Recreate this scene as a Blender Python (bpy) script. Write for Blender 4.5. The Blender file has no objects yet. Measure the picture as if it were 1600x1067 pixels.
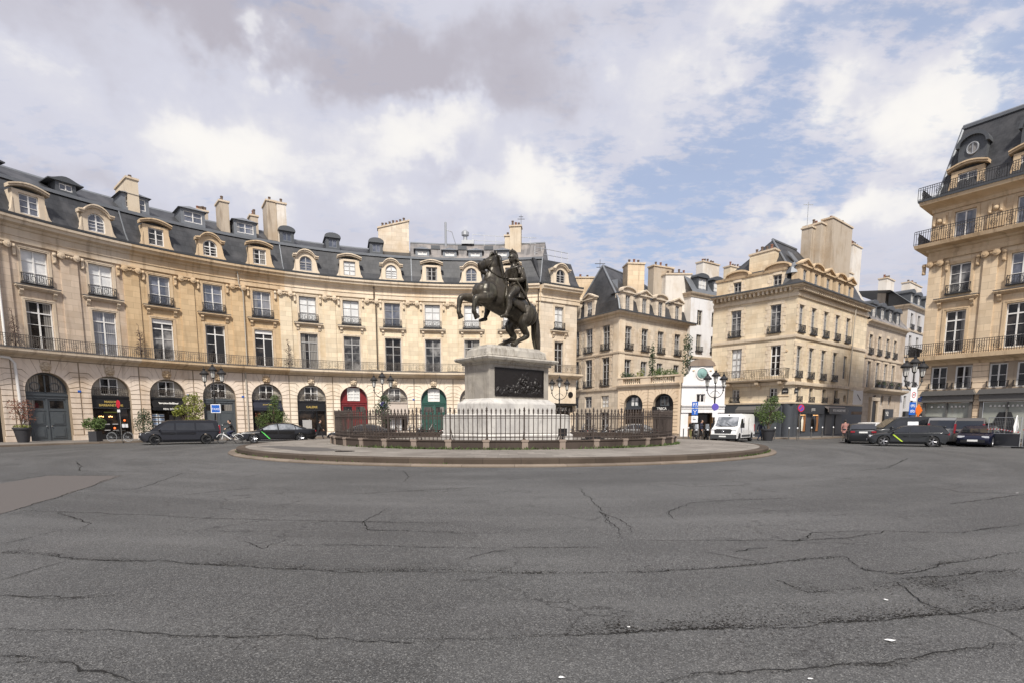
import bpy, bmesh, math, random
from math import sin, cos, pi, radians, sqrt, atan2, hypot
from mathutils import Vector, Matrix, noise as mnoise
R_ = random.Random(7)
SC = bpy.context.scene
COL = SC.collection

# ---------------------------------------------------------------- camera
CAM_H, F_PX, PITCH, HORIZON = 1.65, 853.0, 0.1245, 657.0
cd = bpy.data.cameras.new('camera'); cam = bpy.data.objects.new('camera', cd); COL.objects.link(cam)
cam.location = (0, 0, CAM_H); cam.rotation_euler = (pi/2 - PITCH, 0, 0)
cd.sensor_width = 36; cd.lens = 36*F_PX/1600
PRINC_Y = HORIZON + F_PX*math.tan(PITCH)
cd.shift_y = (PRINC_Y - 533.5)/1600
cd.clip_start = .1; cd.clip_end = 3000
SC.camera = cam

# ---------------------------------------------------------------- exposure, sun
SC.view_settings.view_transform = 'Standard'; SC.view_settings.look = 'None'
SC.view_settings.exposure = 0.76; SC.view_settings.gamma = 1
SUN_AZ, SUN_EL = radians(178), radians(48)      # azimuth clockwise from +Y: right behind the camera
sl = bpy.data.lights.new('sun', 'SUN'); sl.energy = 3.2; sl.angle = radians(7); sl.color = (1, .95, .87)
so = bpy.data.objects.new('sun', sl); COL.objects.link(so)
sd = Vector((sin(SUN_AZ)*cos(SUN_EL), cos(SUN_AZ)*cos(SUN_EL), sin(SUN_EL)))
so.rotation_euler = sd.to_track_quat('Z', 'Y').to_euler()

# ---------------------------------------------------------------- node helper
class NT:
    def __init__(s, tree): s.t = tree; s.n = tree.nodes; s.l = tree.links
    def node(s, kind, **kw):
        n = s.n.new(kind)
        for k, v in kw.items():
            if k.startswith('i_'):
                key = k[2:]; key = int(key) if key.isdigit() else key
                s.inp(n.inputs[key], v)
            else: setattr(n, k, v)
        return n
    def inp(s, sock, v):
        if hasattr(v, 'is_linked') or isinstance(v, bpy.types.NodeSocket): s.l.new(v, sock)
        else: sock.default_value = v
    def m(s, op, a, b=None, c=None, clamp=False):
        n = s.n.new('ShaderNodeMath'); n.operation = op; n.use_clamp = clamp
        for i, v in enumerate((a, b, c)):
            if v is not None: s.inp(n.inputs[i], v)
        return n.outputs[0]
    def mix(s, f, a, b, mode='MIX'):
        n = s.n.new('ShaderNodeMix'); n.data_type = 'RGBA'; n.blend_type = mode
        s.inp(n.inputs[0], f)
        for i, v in ((6, a), (7, b)):
            if isinstance(v, (tuple, list)): v = tuple(v) + ((1,) if len(v) == 3 else ())
            s.inp(n.inputs[i], v)
        return n.outputs[2]
    def noise(s, vec, scale, detail=4, rough=.55, out=0, **kw):
        n = s.n.new('ShaderNodeTexNoise'); s.inp(n.inputs['Vector'], vec)
        n.inputs['Scale'].default_value = scale; n.inputs['Detail'].default_value = detail; n.inputs['Roughness'].default_value = rough
        for k, v in kw.items(): n.inputs[k].default_value = v
        return n.outputs[out]
    def ramp(s, f, lo, hi, a=0., b=1.):
        n = s.n.new('ShaderNodeMapRange'); n.interpolation_type = 'SMOOTHSTEP'
        s.inp(n.inputs[0], f); n.inputs[1].default_value = lo; n.inputs[2].default_value = hi
        n.inputs[3].default_value = a; n.inputs[4].default_value = b
        return n.outputs[0]
    def comb(s, x, y, z):
        n = s.n.new('ShaderNodeCombineXYZ')
        for i, v in enumerate((x, y, z)): s.inp(n.inputs[i], v)
        return n.outputs[0]

# ---------------------------------------------------------------- sky
W = bpy.data.worlds.new('World'); SC.world = W; W.use_nodes = True
def build_world():
    t = NT(W.node_tree); t.n.clear()
    out = t.node('ShaderNodeOutputWorld'); bg = t.node('ShaderNodeBackground'); bg2 = t.node('ShaderNodeBackground')
    sky = t.node('ShaderNodeTexSky'); sky.sky_type = 'NISHITA'; sky.sun_disc = False
    sky.sun_elevation = SUN_EL; sky.sun_rotation = SUN_AZ; sky.dust_density = 1.5; sky.ozone_density = 1.2
    tc = t.node('ShaderNodeTexCoord'); d = tc.outputs['Generated']
    sx = t.node('ShaderNodeSeparateXYZ'); t.l.new(d, sx.inputs[0]); x, y, z = sx.outputs
    az = t.m('ARCTAN2', x, y); el = t.m('ARCSINE', z)
    zz = t.m('ADD', t.m('MAXIMUM', z, 0.0), .22)
    P = t.comb(t.m('DIVIDE', x, zz), t.m('DIVIDE', y, zz), 0.0)
    w1 = t.noise(d, 5.0, 5, .6, 1)                       # colour output: warp
    ws = t.node('ShaderNodeSeparateXYZ'); t.l.new(w1, ws.inputs[0])
    azw = t.m('ADD', az, t.m('MULTIPLY', t.m('SUBTRACT', ws.outputs[0], .5), .42))
    elw = t.m('ADD', el, t.m('MULTIPLY', t.m('SUBTRACT', ws.outputs[1], .5), .30))
    def blob(a, e, ra, re, k):
        u = t.m('DIVIDE', t.m('SUBTRACT', azw, a), ra); v = t.m('DIVIDE', t.m('SUBTRACT', elw, e), re)
        q = t.m('ADD', t.m('MULTIPLY', u, u), t.m('MULTIPLY', v, v))
        return t.m('MULTIPLY', t.m('EXPONENT', t.m('MULTIPLY', q, -1.0)), k)
    def total(L):
        s = None
        for b in L:
            o = blob(*b); s = o if s is None else t.m('ADD', s, o)
        return s
    # (azimuth, elevation, half widths, weight)
    blue = total([(.42,.40,.12,.07,.8), (.28,.36,.20,.06,.75), (.17,.30,.14,.05,.5), (.70,.44,.07,.10,1.0), (.60,.33,.10,.06,.4),
                  (-.35,.565,.07,.035,.45), (-.52,.33,.06,.04,.35), (.12,.56,.10,.05,.35), (.34,.28,.22,.04,.35), (.55,.52,.14,.03,.6),
                  (-.70,.26,.10,.05,.3), (.42,.47,.10,.05,.45),
                  (2.2,.5,.5,.25,.9), (-2.4,.6,.5,.2,.6)])
    white = total([(-.21,.42,.10,.05,.9), (-.085,.46,.09,.04,.85), (-.45,.40,.10,.055,.95), (.09,.37,.07,.045,.8), (.61,.41,.10,.07,1.1), (.50,.285,.10,.03,1.0),
                   (.30,.53,.12,.06,.75), (.24,.46,.06,.04,.4), (.69,.28,.12,.05,.7), (-.66,.40,.16,.07,.35), (-.02,.38,.10,.04,.5), (.02,.33,.2,.04,.5), (-.32,.35,.10,.03,.5), (-.36,.52,.03,.04,.7)])
    grey = total([(-.42,.58,.16,.045,1.0), (-.40,.52,.09,.03,.8), (-.22,.52,.10,.04,.95), (-.14,.53,.10,.035,.7), (0.0,.56,.16,.04,.9), (-.10,.37,.10,.025,.75),
                  (-.35,.36,.14,.02,.45), (-.68,.50,.10,.04,.6), (.10,.50,.14,.05,.5), (-.62,.44,.12,.03,.5), (-.55,.54,.14,.04,.6), (-.05,.49,.16,.03,.5), (.10,.335,.09,.02,.4), (.0,.30,.3,.03,.15), (.62,.34,.12,.025,.3), (-.60,.30,.12,.03,.35)])
    n1 = t.noise(P, 1.7, 7, .53); n1b = t.noise(P, 6.0, 8, .6)
    # altocumulus ripples in the blue
    rp = t.noise(t.comb(t.m('MULTIPLY', t.m('DIVIDE', x, zz), 1.0), t.m('MULTIPLY', t.m('DIVIDE', y, zz), 1.7), 3.1), 15.0, 5, .6)
    rip = t.ramp(rp, .36, .66)
    fine = t.m('ADD', t.m('MULTIPLY', t.m('SUBTRACT', n1, .5), 1.3), t.m('MULTIPLY', t.m('SUBTRACT', n1b, .5), .7))
    cov = t.m('SUBTRACT', t.m('ADD', .93, t.m('MULTIPLY', fine, .9)), t.m('MULTIPLY', blue, .80))
    cov = t.m('ADD', cov, t.m('MULTIPLY', white, .45)); cov = t.m('ADD', cov, t.m('MULTIPLY', grey, .2))
    cov = t.m('ADD', cov, t.m('MULTIPLY', t.m('SUBTRACT', rip, .5), .62))
    cov = t.ramp(cov, .0, .85, .36, 1.0)
    lit = t.m('ADD', .40, t.m('MULTIPLY', white, .50)); lit = t.m('SUBTRACT', lit, t.m('MULTIPLY', grey, .36))
    lit = t.m('ADD', lit, t.m('MULTIPLY', fine, t.m('ADD', .34, t.m('MULTIPLY', t.m('ADD', white, grey), .30))), None, True)
    c = t.mix(t.ramp(lit, .0, .5), (.320,.306,.345), (.428,.432,.492))
    c = t.mix(t.ramp(lit, .45, 1.0), c, (.62,.603,.583))
    puff = t.ramp(t.m('ADD', white, t.m('ADD', t.m('MULTIPLY', t.m('SUBTRACT', n1b, .5), 2.2), t.m('MULTIPLY', t.m('SUBTRACT', n1, .5), 1.0))), .42, .85)
    c = t.mix(t.m('MULTIPLY', puff, .42), c, (.61,.595,.575)); cov = t.m('MAXIMUM', cov, t.m('MULTIPLY', puff, .9))
    lp = t.m('MULTIPLY', t.ramp(el, .0, .24, 1., 0.), .5)
    c = t.mix(lp, c, (.50,.495,.51))
    # clear sky: the Sky Texture, and a thin veil over it
    t.l.new(sky.outputs[0], bg.inputs[0]); bg.inputs[1].default_value = .09
    skyb = t.node('ShaderNodeBackground'); skyb.inputs[0].default_value = (.205,.285,.45,1); skyb.inputs[1].default_value = 1.0
    ms = t.node('ShaderNodeMixShader'); ms.inputs[0].default_value = .55
    t.l.new(bg.outputs[0], ms.inputs[1]); t.l.new(skyb.outputs[0], ms.inputs[2])
    mx = t.node('ShaderNodeMixShader'); t.l.new(c, bg2.inputs[0]); bg2.inputs[1].default_value = .93
    t.l.new(cov, mx.inputs[0]); t.l.new(ms.outputs[0], mx.inputs[1]); t.l.new(bg2.outputs[0], mx.inputs[2])
    t.l.new(mx.outputs[0], out.inputs[0])
build_world()

# ---------------------------------------------------------------- materials
def _mat(name):
    m = bpy.data.materials.new(name); m.use_nodes = True
    t = NT(m.node_tree); b = m.node_tree.nodes['Principled BSDF']
    return m, t, b
def setp(b, rough=.6, metal=0, spec=.5, coat=0):
    b.inputs['Roughness'].default_value = rough; b.inputs['Metallic'].default_value = metal
    b.inputs['Specular IOR Level'].default_value = spec; b.inputs['Coat Weight'].default_value = coat
    b.inputs['Coat Roughness'].default_value = .08
def plain(name, c, rough=.6, metal=0, spec=.5, coat=0, var=.18, scale=6., bump=0):
    m, t, b = _mat(name); setp(b, rough, metal, spec, coat)
    tc = t.node('ShaderNodeTexCoord')
    n = t.noise(tc.outputs['Object'], scale, 4, .6)
    lo = tuple(max(0, k*(1-var)) for k in c); hi = tuple(min(1, k*(1+var)) for k in c)
    t.l.new(t.mix(n, lo, hi), b.inputs['Base Color'])
    if bump:
        bp = t.node('ShaderNodeBump'); bp.inputs['Strength'].default_value = bump; bp.inputs['Distance'].default_value = .02
        t.l.new(n, bp.inputs['Height']); t.l.new(bp.outputs[0], b.inputs['Normal'])
    return m
def stone(name, c, dirty=.35, bw=1.15, bh=.46, joint=.62, blockvar=.13, rough=.85):
    c = (c[0]*1.05, c[1]*1.055, c[2]*1.085)
    m, t, b = _mat(name); setp(b, rough, 0, .3)
    tc = t.node('ShaderNodeTexCoord'); uv = tc.outputs['UV']; ob = tc.outputs['Object']
    k = lambda f: tuple(x*f for x in c)
    br = t.node('ShaderNodeTexBrick'); t.l.new(uv, br.inputs['Vector'])
    br.inputs['Color1'].default_value = k(1+blockvar) + (1,); br.inputs['Color2'].default_value = k(1-blockvar) + (1,)
    br.inputs['Mortar'].default_value = k(joint) + (1,); br.inputs['Scale'].default_value = 1
    br.inputs['Brick Width'].default_value = bw; br.inputs['Row Height'].default_value = bh
    br.inputs['Mortar Size'].default_value = .012; br.inputs['Mortar Smooth'].default_value = .4; br.inputs['Bias'].default_value = 0
    col = br.outputs[0]
    n1 = t.noise(ob, .33, 6, .62); n2 = t.noise(ob, 2.3, 5, .6)
    mp = t.node('ShaderNodeMapping'); t.l.new(uv, mp.inputs[0]); mp.inputs['Scale'].default_value = (2.4, .22, 1)
    n3 = t.noise(mp.outputs[0], 1.0, 5, .6)               # run-off streaks
    col = t.mix(t.m('MULTIPLY', t.ramp(n1, .44, .70), .80), col, (c[0]*.78, c[1]*.70, c[2]*.60))
    col = t.mix(t.m('MULTIPLY', t.ramp(n2, .45, .75), .35), col, (c[0]*1.12, c[1]*1.12, c[2]*1.14))
    col = t.mix(t.m('MULTIPLY', t.ramp(n3, .50, .74), dirty*1.6), col, (c[0]*.52, c[1]*.48, c[2]*.45))
    t.l.new(col, b.inputs['Base Color'])
    bp = t.node('ShaderNodeBump'); bp.inputs['Strength'].default_value = .25; bp.inputs['Distance'].default_value = .01
    t.l.new(n2, bp.inputs['Height']); t.l.new(bp.outputs[0], b.inputs['Normal'])
    return m
def slate(name, c, row=.22, rough=.5):
    m, t, b = _mat(name); setp(b, rough, 0, .45)
    tc = t.node('ShaderNodeTexCoord'); uv = tc.outputs['UV']
    br = t.node('ShaderNodeTexBrick'); t.l.new(uv, br.inputs['Vector'])
    for q, f in (('Color1', 1.25), ('Color2', .75), ('Mortar', .55)): br.inputs[q].default_value = tuple(x*f for x in c) + (1,)
    br.inputs['Scale'].default_value = 1; br.inputs['Brick Width'].default_value = .3; br.inputs['Row Height'].default_value = row
    br.inputs['Mortar Size'].default_value = .012
    n = t.noise(tc.outputs['Object'], .6, 5, .65)
    col = t.mix(t.m('MULTIPLY', t.ramp(n, .40, .66), .8), br.outputs[0], (c[0]*2.1, c[1]*2.0, c[2]*1.9))
    t.l.new(col, b.inputs['Base Color'])
    return m
def glass(name, c, rough=.04, spec=.7, var=.5, scale=1.3, c2=None, curtain=0):
    m, t, b = _mat(name); setp(b, rough, 0, spec)
    b.inputs['IOR'].default_value = 1.5
    tc = t.node('ShaderNodeTexCoord'); gi = t.node('ShaderNodeObjectInfo')
    v = t.node('ShaderNodeVectorMath', operation='ADD'); t.l.new(tc.outputs['Object'], v.inputs[0])
    t.l.new(t.comb(t.m('MULTIPLY', gi.outputs['Random'], 37.0), t.m('MULTIPLY', gi.outputs['Random'], 11.0), 0.0), v.inputs[1])
    n = t.noise(v.outputs[0], scale, 3, .6)
    c2 = c2 or tuple(min(1, x*(1+2*var)) for x in c)
    col = t.mix(t.ramp(n, .4, .68), c, c2)
    if curtain:                                           # pale curtains drawn to the sides behind some panes
        sp = t.node('ShaderNodeSeparateXYZ'); t.l.new(tc.outputs['Object'], sp.inputs[0]); r2 = t.m('FRACT', t.m('MULTIPLY', gi.outputs['Random'], 7.31))
        ax = t.m('ADD', t.m('ABSOLUTE', t.m('ADD', sp.outputs[0], t.m('MULTIPLY', t.m('SUBTRACT', r2, .5), .5))), t.m('MULTIPLY', t.m('SUBTRACT', gi.outputs['Random'], .5), .7))
        fold_shade = t.m('ADD', .7, t.m('MULTIPLY', t.m('SINE', t.m('MULTIPLY', sp.outputs[0], 42.)), .3))  # shading of the curtain folds, painted as vertical stripes
        k = t.m('MULTIPLY', t.m('MULTIPLY', t.ramp(ax, .40, .47), fold_shade), t.ramp(r2, .35, .45))
        col = t.mix(t.m('MULTIPLY', k, curtain), col, (.34,.32,.29))
    t.l.new(col, b.inputs['Base Color'])
    bp = t.node('ShaderNodeBump'); bp.inputs['Strength'].default_value = .06; bp.inputs['Distance'].default_value = .05
    t.l.new(t.noise(v.outputs[0], .9, 2, .5), bp.inputs['Height']); t.l.new(bp.outputs[0], b.inputs['Normal'])
    return m
def emit(name, c, k):
    m, t, b = _mat(name); b.inputs['Base Color'].default_value = c + (1,)
    b.inputs['Emission Color'].default_value = c + (1,); b.inputs['Emission Strength'].default_value = k
    return m
MT = {}
MT['stone_grey']  = stone('stone_grey',  (.50,.400,.300), .40)
MT['stone_ochre'] = stone('stone_ochre', (.51,.37,.215), .36)
MT['stone_cream'] = stone('stone_cream', (.63,.528,.375), .22)
MT['stone_pale']  = stone('stone_pale',  (.60,.515,.40), .24)
MT['stone_court'] = stone('stone_court', (.55,.47,.365), .38)
MT['stone_gold']  = stone('stone_gold',  (.59,.465,.315), .34, 1.3, .5)
MT['stone_street']= stone('stone_street',(.40,.330,.255), .40)
MT['rust_grey']   = stone('rusticated_stone_grey', (.66,.555,.445), .38, 40, 40, 1)
MT['rust_cream']  = stone('rusticated_stone_cream',(.68,.59,.465), .28, 40, 40, 1)
MT['rust_pale']   = stone('rusticated_stone_pale', (.58,.480,.350), .25, 40, 40, 1)
MT['rust_gold']   = stone('rusticated_stone_gold', (.62,.49,.345), .30, 40, 40, 1)
MT['render_white']= stone('white_render', (.67,.66,.645), .16, 40, 40, 1, .02)
MT['render_pale'] = stone('pale_render', (.62,.575,.505), .28, 40, 40, 1, .02)
MT['render_grey'] = stone('grey_render', (.47,.455,.44), .25, 40, 40, 1, .02)
MT['render_chim'] = stone('chimney_render', (.54,.46,.345), .30, 40, 40, 1, .02)
MT['render_chim2']= stone('old_chimney_render', (.42,.355,.275), .55, 40, 40, 1, .02)
MT['trim']        = stone('moulded_stone', (.52,.43,.32), .45, 40, 40, 1)
MT['trim_ochre']  = stone('moulded_stone_ochre', (.51,.385,.245), .5, 40, 40, 1)
MT['trim_cream']  = stone('moulded_stone_cream', (.59,.495,.37), .34, 40, 40, 1)
MT['slate']       = slate('slate', (.030,.031,.034))
MT['slate_old']   = slate('old_slate', (.15,.14,.135))
MT['zinc']        = plain('zinc', (.17,.18,.195), .5, .3, .5, var=.3, scale=1.5)
MT['lead']        = plain('lead', (.075,.08,.087), .5, .2, .5, var=.3)
MT['glass_dark']  = glass('dark_window_glass', (.006,.006,.007), c2=(.040,.034,.030), spec=.4, curtain=.8)
MT['glass_blue']  = glass('painted_sky_glass', (.060,.070,.095), spec=1.0, c2=(.16,.17,.21), curtain=.5)  # sky reflection painted into the blue-grey base colour
MT['glass_white'] = glass('curtain_and_sky_glass', (.60,.60,.59), c2=(.76,.75,.73), spec=.5)  # white curtains, with pale reflection painted into the same base colour
MT['glass_mid']   = glass('half_curtained_glass', (.020,.020,.022), c2=(.26,.25,.24), spec=.5, scale=.8)
MT['glass_shop']  = glass('shop_glass', (.010,.009,.009), c2=(.05,.034,.024), spec=.35)
MT['glass_room']  = glass('painted_showroom_glass', (.30,.31,.27), c2=(.36,.37,.33), spec=.3)  # brightness of the showroom painted as a pale pane colour
MT['white_paint'] = plain('white_paint', (.70,.68,.65), .45, var=.05)
MT['grey_paint']  = plain('grey_paint', (.36,.35,.34), .5, var=.08)
MT['greige_paint']= plain('worn_paint', (.40,.36,.30), .6, var=.1)
MT['iron']        = plain('wrought_iron', (.018,.017,.018), .5, .0, .5, var=.3)
MT['iron_rust']   = plain('weathered_iron', (.060,.046,.039), .7, .0, .4, var=.35, scale=9)
MT['iron_light']  = plain('distant_balcony_iron', (.085,.072,.062), .6, .0, .4, var=.3)
MT['door_grey']   = plain('grey_door_paint', (.075,.085,.092), .45, var=.1)
MT['shop_black']  = plain('black_shopfront_paint', (.010,.010,.011), .4, var=.2)
MT['shop_navy']   = plain('navy_awning', (.012,.014,.026), .8, var=.2)
MT['shop_slate']  = plain('slate_blue_shopfront', (.048,.053,.062), .5, var=.15)
MT['fascia_grey'] = plain('grey_fascia', (.11,.105,.10), .55, var=.1)
MT['red_paint']   = plain('dark_red_paint', (.17,.012,.014), .45, var=.12)
MT['green_paint'] = plain('dark_green_paint', (.018,.075,.058), .45, var=.12)
MT['awning_beige']= plain('beige_awning', (.36,.31,.27), .85, var=.06)
MT['lettering']   = plain('pale_lettering', (.72,.70,.66), .5, var=.02)
MT['gold']        = plain('gold_lettering', (.55,.40,.12), .4, .3, var=.05)
MT['text_dark']   = plain('dark_lettering', (.03,.03,.035), .5, var=.02)
MT['paper']       = plain('paper', (.75,.76,.78), .7, var=.12, scale=14)
MT['paper_blue']  = plain('printed_paper', (.28,.42,.62), .7, var=.5, scale=9)
MT['warm_lamp']   = emit('warm_lamp', (1., .52, .18), 2.2)
MT['red_lamp']    = emit('red_lamp', (1., .16, .03), .8)
MT['orange_wall'] = plain('orange_display', (.26,.11,.035), .7, var=.3, scale=2)
MT['wood']        = plain('varnished_wood', (.33,.20,.10), .5, var=.25, scale=4)
MT['terracotta']  = plain('terracotta', (.19,.085,.055), .8, var=.2)
MT['pot_brown']   = plain('brown_chimney_pot', (.12,.085,.065), .85, var=.3)
MT['planter']     = plain('anthracite_planter', (.030,.030,.034), .6, var=.15)
MT['bark']        = plain('bark', (.09,.065,.045), .9, var=.3, scale=14)
MT['leaf_green']  = plain('green_leaves', (.060,.095,.020), .6, var=.55, scale=2.3)
MT['leaf_dark']   = plain('dark_green_leaves', (.022,.045,.014), .6, var=.5, scale=2.3)
MT['leaf_yellow'] = plain('yellow_green_leaves', (.150,.165,.022), .6, var=.5, scale=2.3)
MT['leaf_red']    = plain('russet_leaves', (.16,.055,.030), .7, var=.5, scale=2.3)
MT['twig']        = plain('dry_brown_twigs', (.085,.055,.045), .9, var=.4)
MT['rubber']      = plain('tyre_rubber', (.014,.014,.015), .8, var=.1)
MT['alloy']       = plain('alloy', (.55,.55,.57), .3, .9, var=.05)
MT['rim_dark']    = plain('dark_rim', (.025,.025,.028), .35, .5, var=.05)
MT['chrome']      = plain('chrome', (.75,.75,.76), .15, 1.0, var=.02)
MT['car_black']   = plain('black_car_paint', (.006,.006,.007), .22, 0, .4, .45, var=.05)
MT['van_black']   = plain('dark_van_paint', (.009,.009,.012), .28, 0, .4, .4, var=.05)
MT['car_grey']    = plain('grey_car_paint', (.026,.028,.031), .3, .2, .4, .3, var=.05)
MT['car_silver']  = plain('silver_car_paint', (.30,.295,.285), .3, .4, .5, .8, var=.05)
MT['car_taupe']   = plain('taupe_car_paint', (.17,.155,.14), .3, .4, .5, .8, var=.05)
MT['car_blue']    = plain('dark_blue_car_paint', (.006,.008,.024), .25, .1, .4, .4, var=.05)
MT['car_white']   = plain('white_car_paint', (.78,.77,.75), .35, 0, .5, .6, var=.03)
MT['plastic']     = plain('grey_plastic', (.05,.052,.055), .6, var=.1)
MT['black_plastic']=plain('black_plastic', (.012,.012,.013), .5, var=.1)
MT['car_glass']   = glass('tinted_car_glass', (.010,.011,.013), .02, 1.0, c2=(.018,.019,.022))
MT['car_glass_l'] = glass('pale_car_glass', (.10,.11,.12), spec=.9, c2=(.30,.31,.33))
MT['headlight']   = plain('headlight_lens', (.62,.63,.66), .15, .2, .8, var=.1)
MT['tail_red']    = plain('tail_light_lens', (.25,.010,.018), .2, 0, .7, var=.1)
MT['plate']       = plain('number_plate', (.70,.70,.68), .5, var=.03)
MT['green_stripe']= plain('green_livery_stripe', (.10,.55,.10), .5, var=.05)
MT['lime_stripe'] = plain('lime_livery_stripe', (.45,.62,.05), .5, var=.05)
MT['sign_blue']   = plain('sign_blue', (.015,.10,.42), .5, var=.05)
MT['sign_white']  = plain('sign_white', (.75,.75,.76), .5, var=.04)
MT['sign_red']    = plain('sign_red', (.52,.02,.04), .5, var=.05)
MT['sign_violet'] = plain('faded_sign_blue', (.10,.07,.36), .5, var=.1)
MT['orange_sign'] = plain('orange_sign', (.70,.16,.02), .5, var=.1)
MT['galv']        = plain('galvanised_steel', (.40,.41,.42), .45, .6, var=.1)
MT['hoard']       = plain('grey_hoarding_panel', (.060,.062,.068), .5, var=.1)
MT['tape_red']    = plain('red_tape', (.60,.06,.05), .5, var=.05)
MT['patina']      = plain('green_bronze_medallion', (.20,.33,.31), .7, .1, var=.3, scale=5)
MT['lantern']     = glass('lantern_glass', (.50,.49,.46), spec=.5, c2=(.66,.64,.60))
MT['skin']        = plain('skin', (.50,.30,.21), .6, var=.06)
MT['hair']        = plain('dark_hair', (.02,.015,.012), .7, var=.2)
MT['cloth_black'] = plain('black_cloth', (.012,.012,.014), .85, var=.2)
MT['cloth_navy']  = plain('navy_cloth', (.018,.022,.05), .85, var=.2)
MT['cloth_denim'] = plain('denim', (.10,.14,.22), .85, var=.2)
MT['cloth_rose']  = plain('dusty_rose_coat', (.30,.15,.13), .9, var=.15)
MT['cloth_sand']  = plain('sand_trousers', (.46,.38,.29), .9, var=.1)
MT['cloth_khaki'] = plain('khaki_cloth', (.20,.18,.07), .9, var=.2)
MT['cloth_cream'] = plain('cream_cloth', (.62,.58,.48), .9, var=.1)
MT['shoe']        = plain('dark_shoe', (.02,.014,.010), .6, var=.1)
MT['litter']      = plain('white_litter', (.75,.74,.72), .8, var=.1)

def bronze():
    m, t, b = _mat('patinated_bronze'); setp(b, .36, .35, .5)
    tc = t.node('ShaderNodeTexCoord'); ob = tc.outputs['Object']
    n = t.noise(ob, .9, 6, .6); n2 = t.noise(ob, 5., 5, .65)
    mp = t.node('ShaderNodeMapping'); t.l.new(ob, mp.inputs[0]); mp.inputs['Scale'].default_value = (3, 3, .35)
    n3 = t.noise(mp.outputs[0], 1.6, 4, .6)
    c = t.mix(t.ramp(n, .35, .7), (.024,.020,.015), (.078,.064,.046))
    c = t.mix(t.m('MULTIPLY', t.ramp(n3, .52, .72), .55), c, (.150,.142,.100))
    c = t.mix(t.m('MULTIPLY', t.ramp(n2, .55, .8), .4), c, (.012,.010,.009))
    t.l.new(c, b.inputs['Base Color'])
    bp = t.node('ShaderNodeBump'); bp.inputs['Strength'].default_value = .35; bp.inputs['Distance'].default_value = .05
    t.l.new(t.m('ADD', n2, t.m('MULTIPLY', t.noise(ob, 17., 3, .6), .4)), bp.inputs['Height']); t.l.new(bp.outputs[0], b.inputs['Normal'])
    return m
MT['bronze'] = bronze()
def relief_bronze():
    m, t, b = _mat('bronze_relief'); setp(b, .45, .3, .5)
    b.inputs['Base Color'].default_value = (.017,.014,.013,1)
    return m
MT['relief'] = relief_bronze()
def marble(name, c, dirt):
    m, t, b = _mat(name); setp(b, .7, 0, .35)
    tc = t.node('ShaderNodeTexCoord'); ob = tc.outputs['Object']
    v = t.noise(ob, .55, 7, .65, Distortion=1.6); n = t.noise(ob, 1.1, 6, .65); n4 = t.noise(ob, 6, 5, .7)
    mp = t.node('ShaderNodeMapping'); t.l.new(ob, mp.inputs[0]); mp.inputs['Scale'].default_value = (2.5, 2.5, .3)
    n3 = t.noise(mp.outputs[0], 1.5, 5, .65)
    k = lambda f, g=1, h=1: (c[0]*f, c[1]*f*g, c[2]*f*h)
    col = t.mix(t.ramp(v, .40, .62), k(.84, 1, 1.02), k(1.08))
    col = t.mix(t.m('MULTIPLY', t.ramp(n3, .48, .75), dirt), col, k(.42, .93, .85))
    col = t.mix(t.m('MULTIPLY', t.m('MULTIPLY', t.ramp(n, .5, .72), t.ramp(n4, .42, .62)), dirt), col, k(.25, .95, .9))
    t.l.new(col, b.inputs['Base Color'])
    return m
MT['marble_white'] = marble('white_marble', (.52,.50,.465), .5)
MT['marble_grey']  = marble('grey_marble', (.345,.315,.27), .5)
MT['marble_cap']   = marble('lichen_marble', (.40,.37,.32), 1.0)

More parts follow.
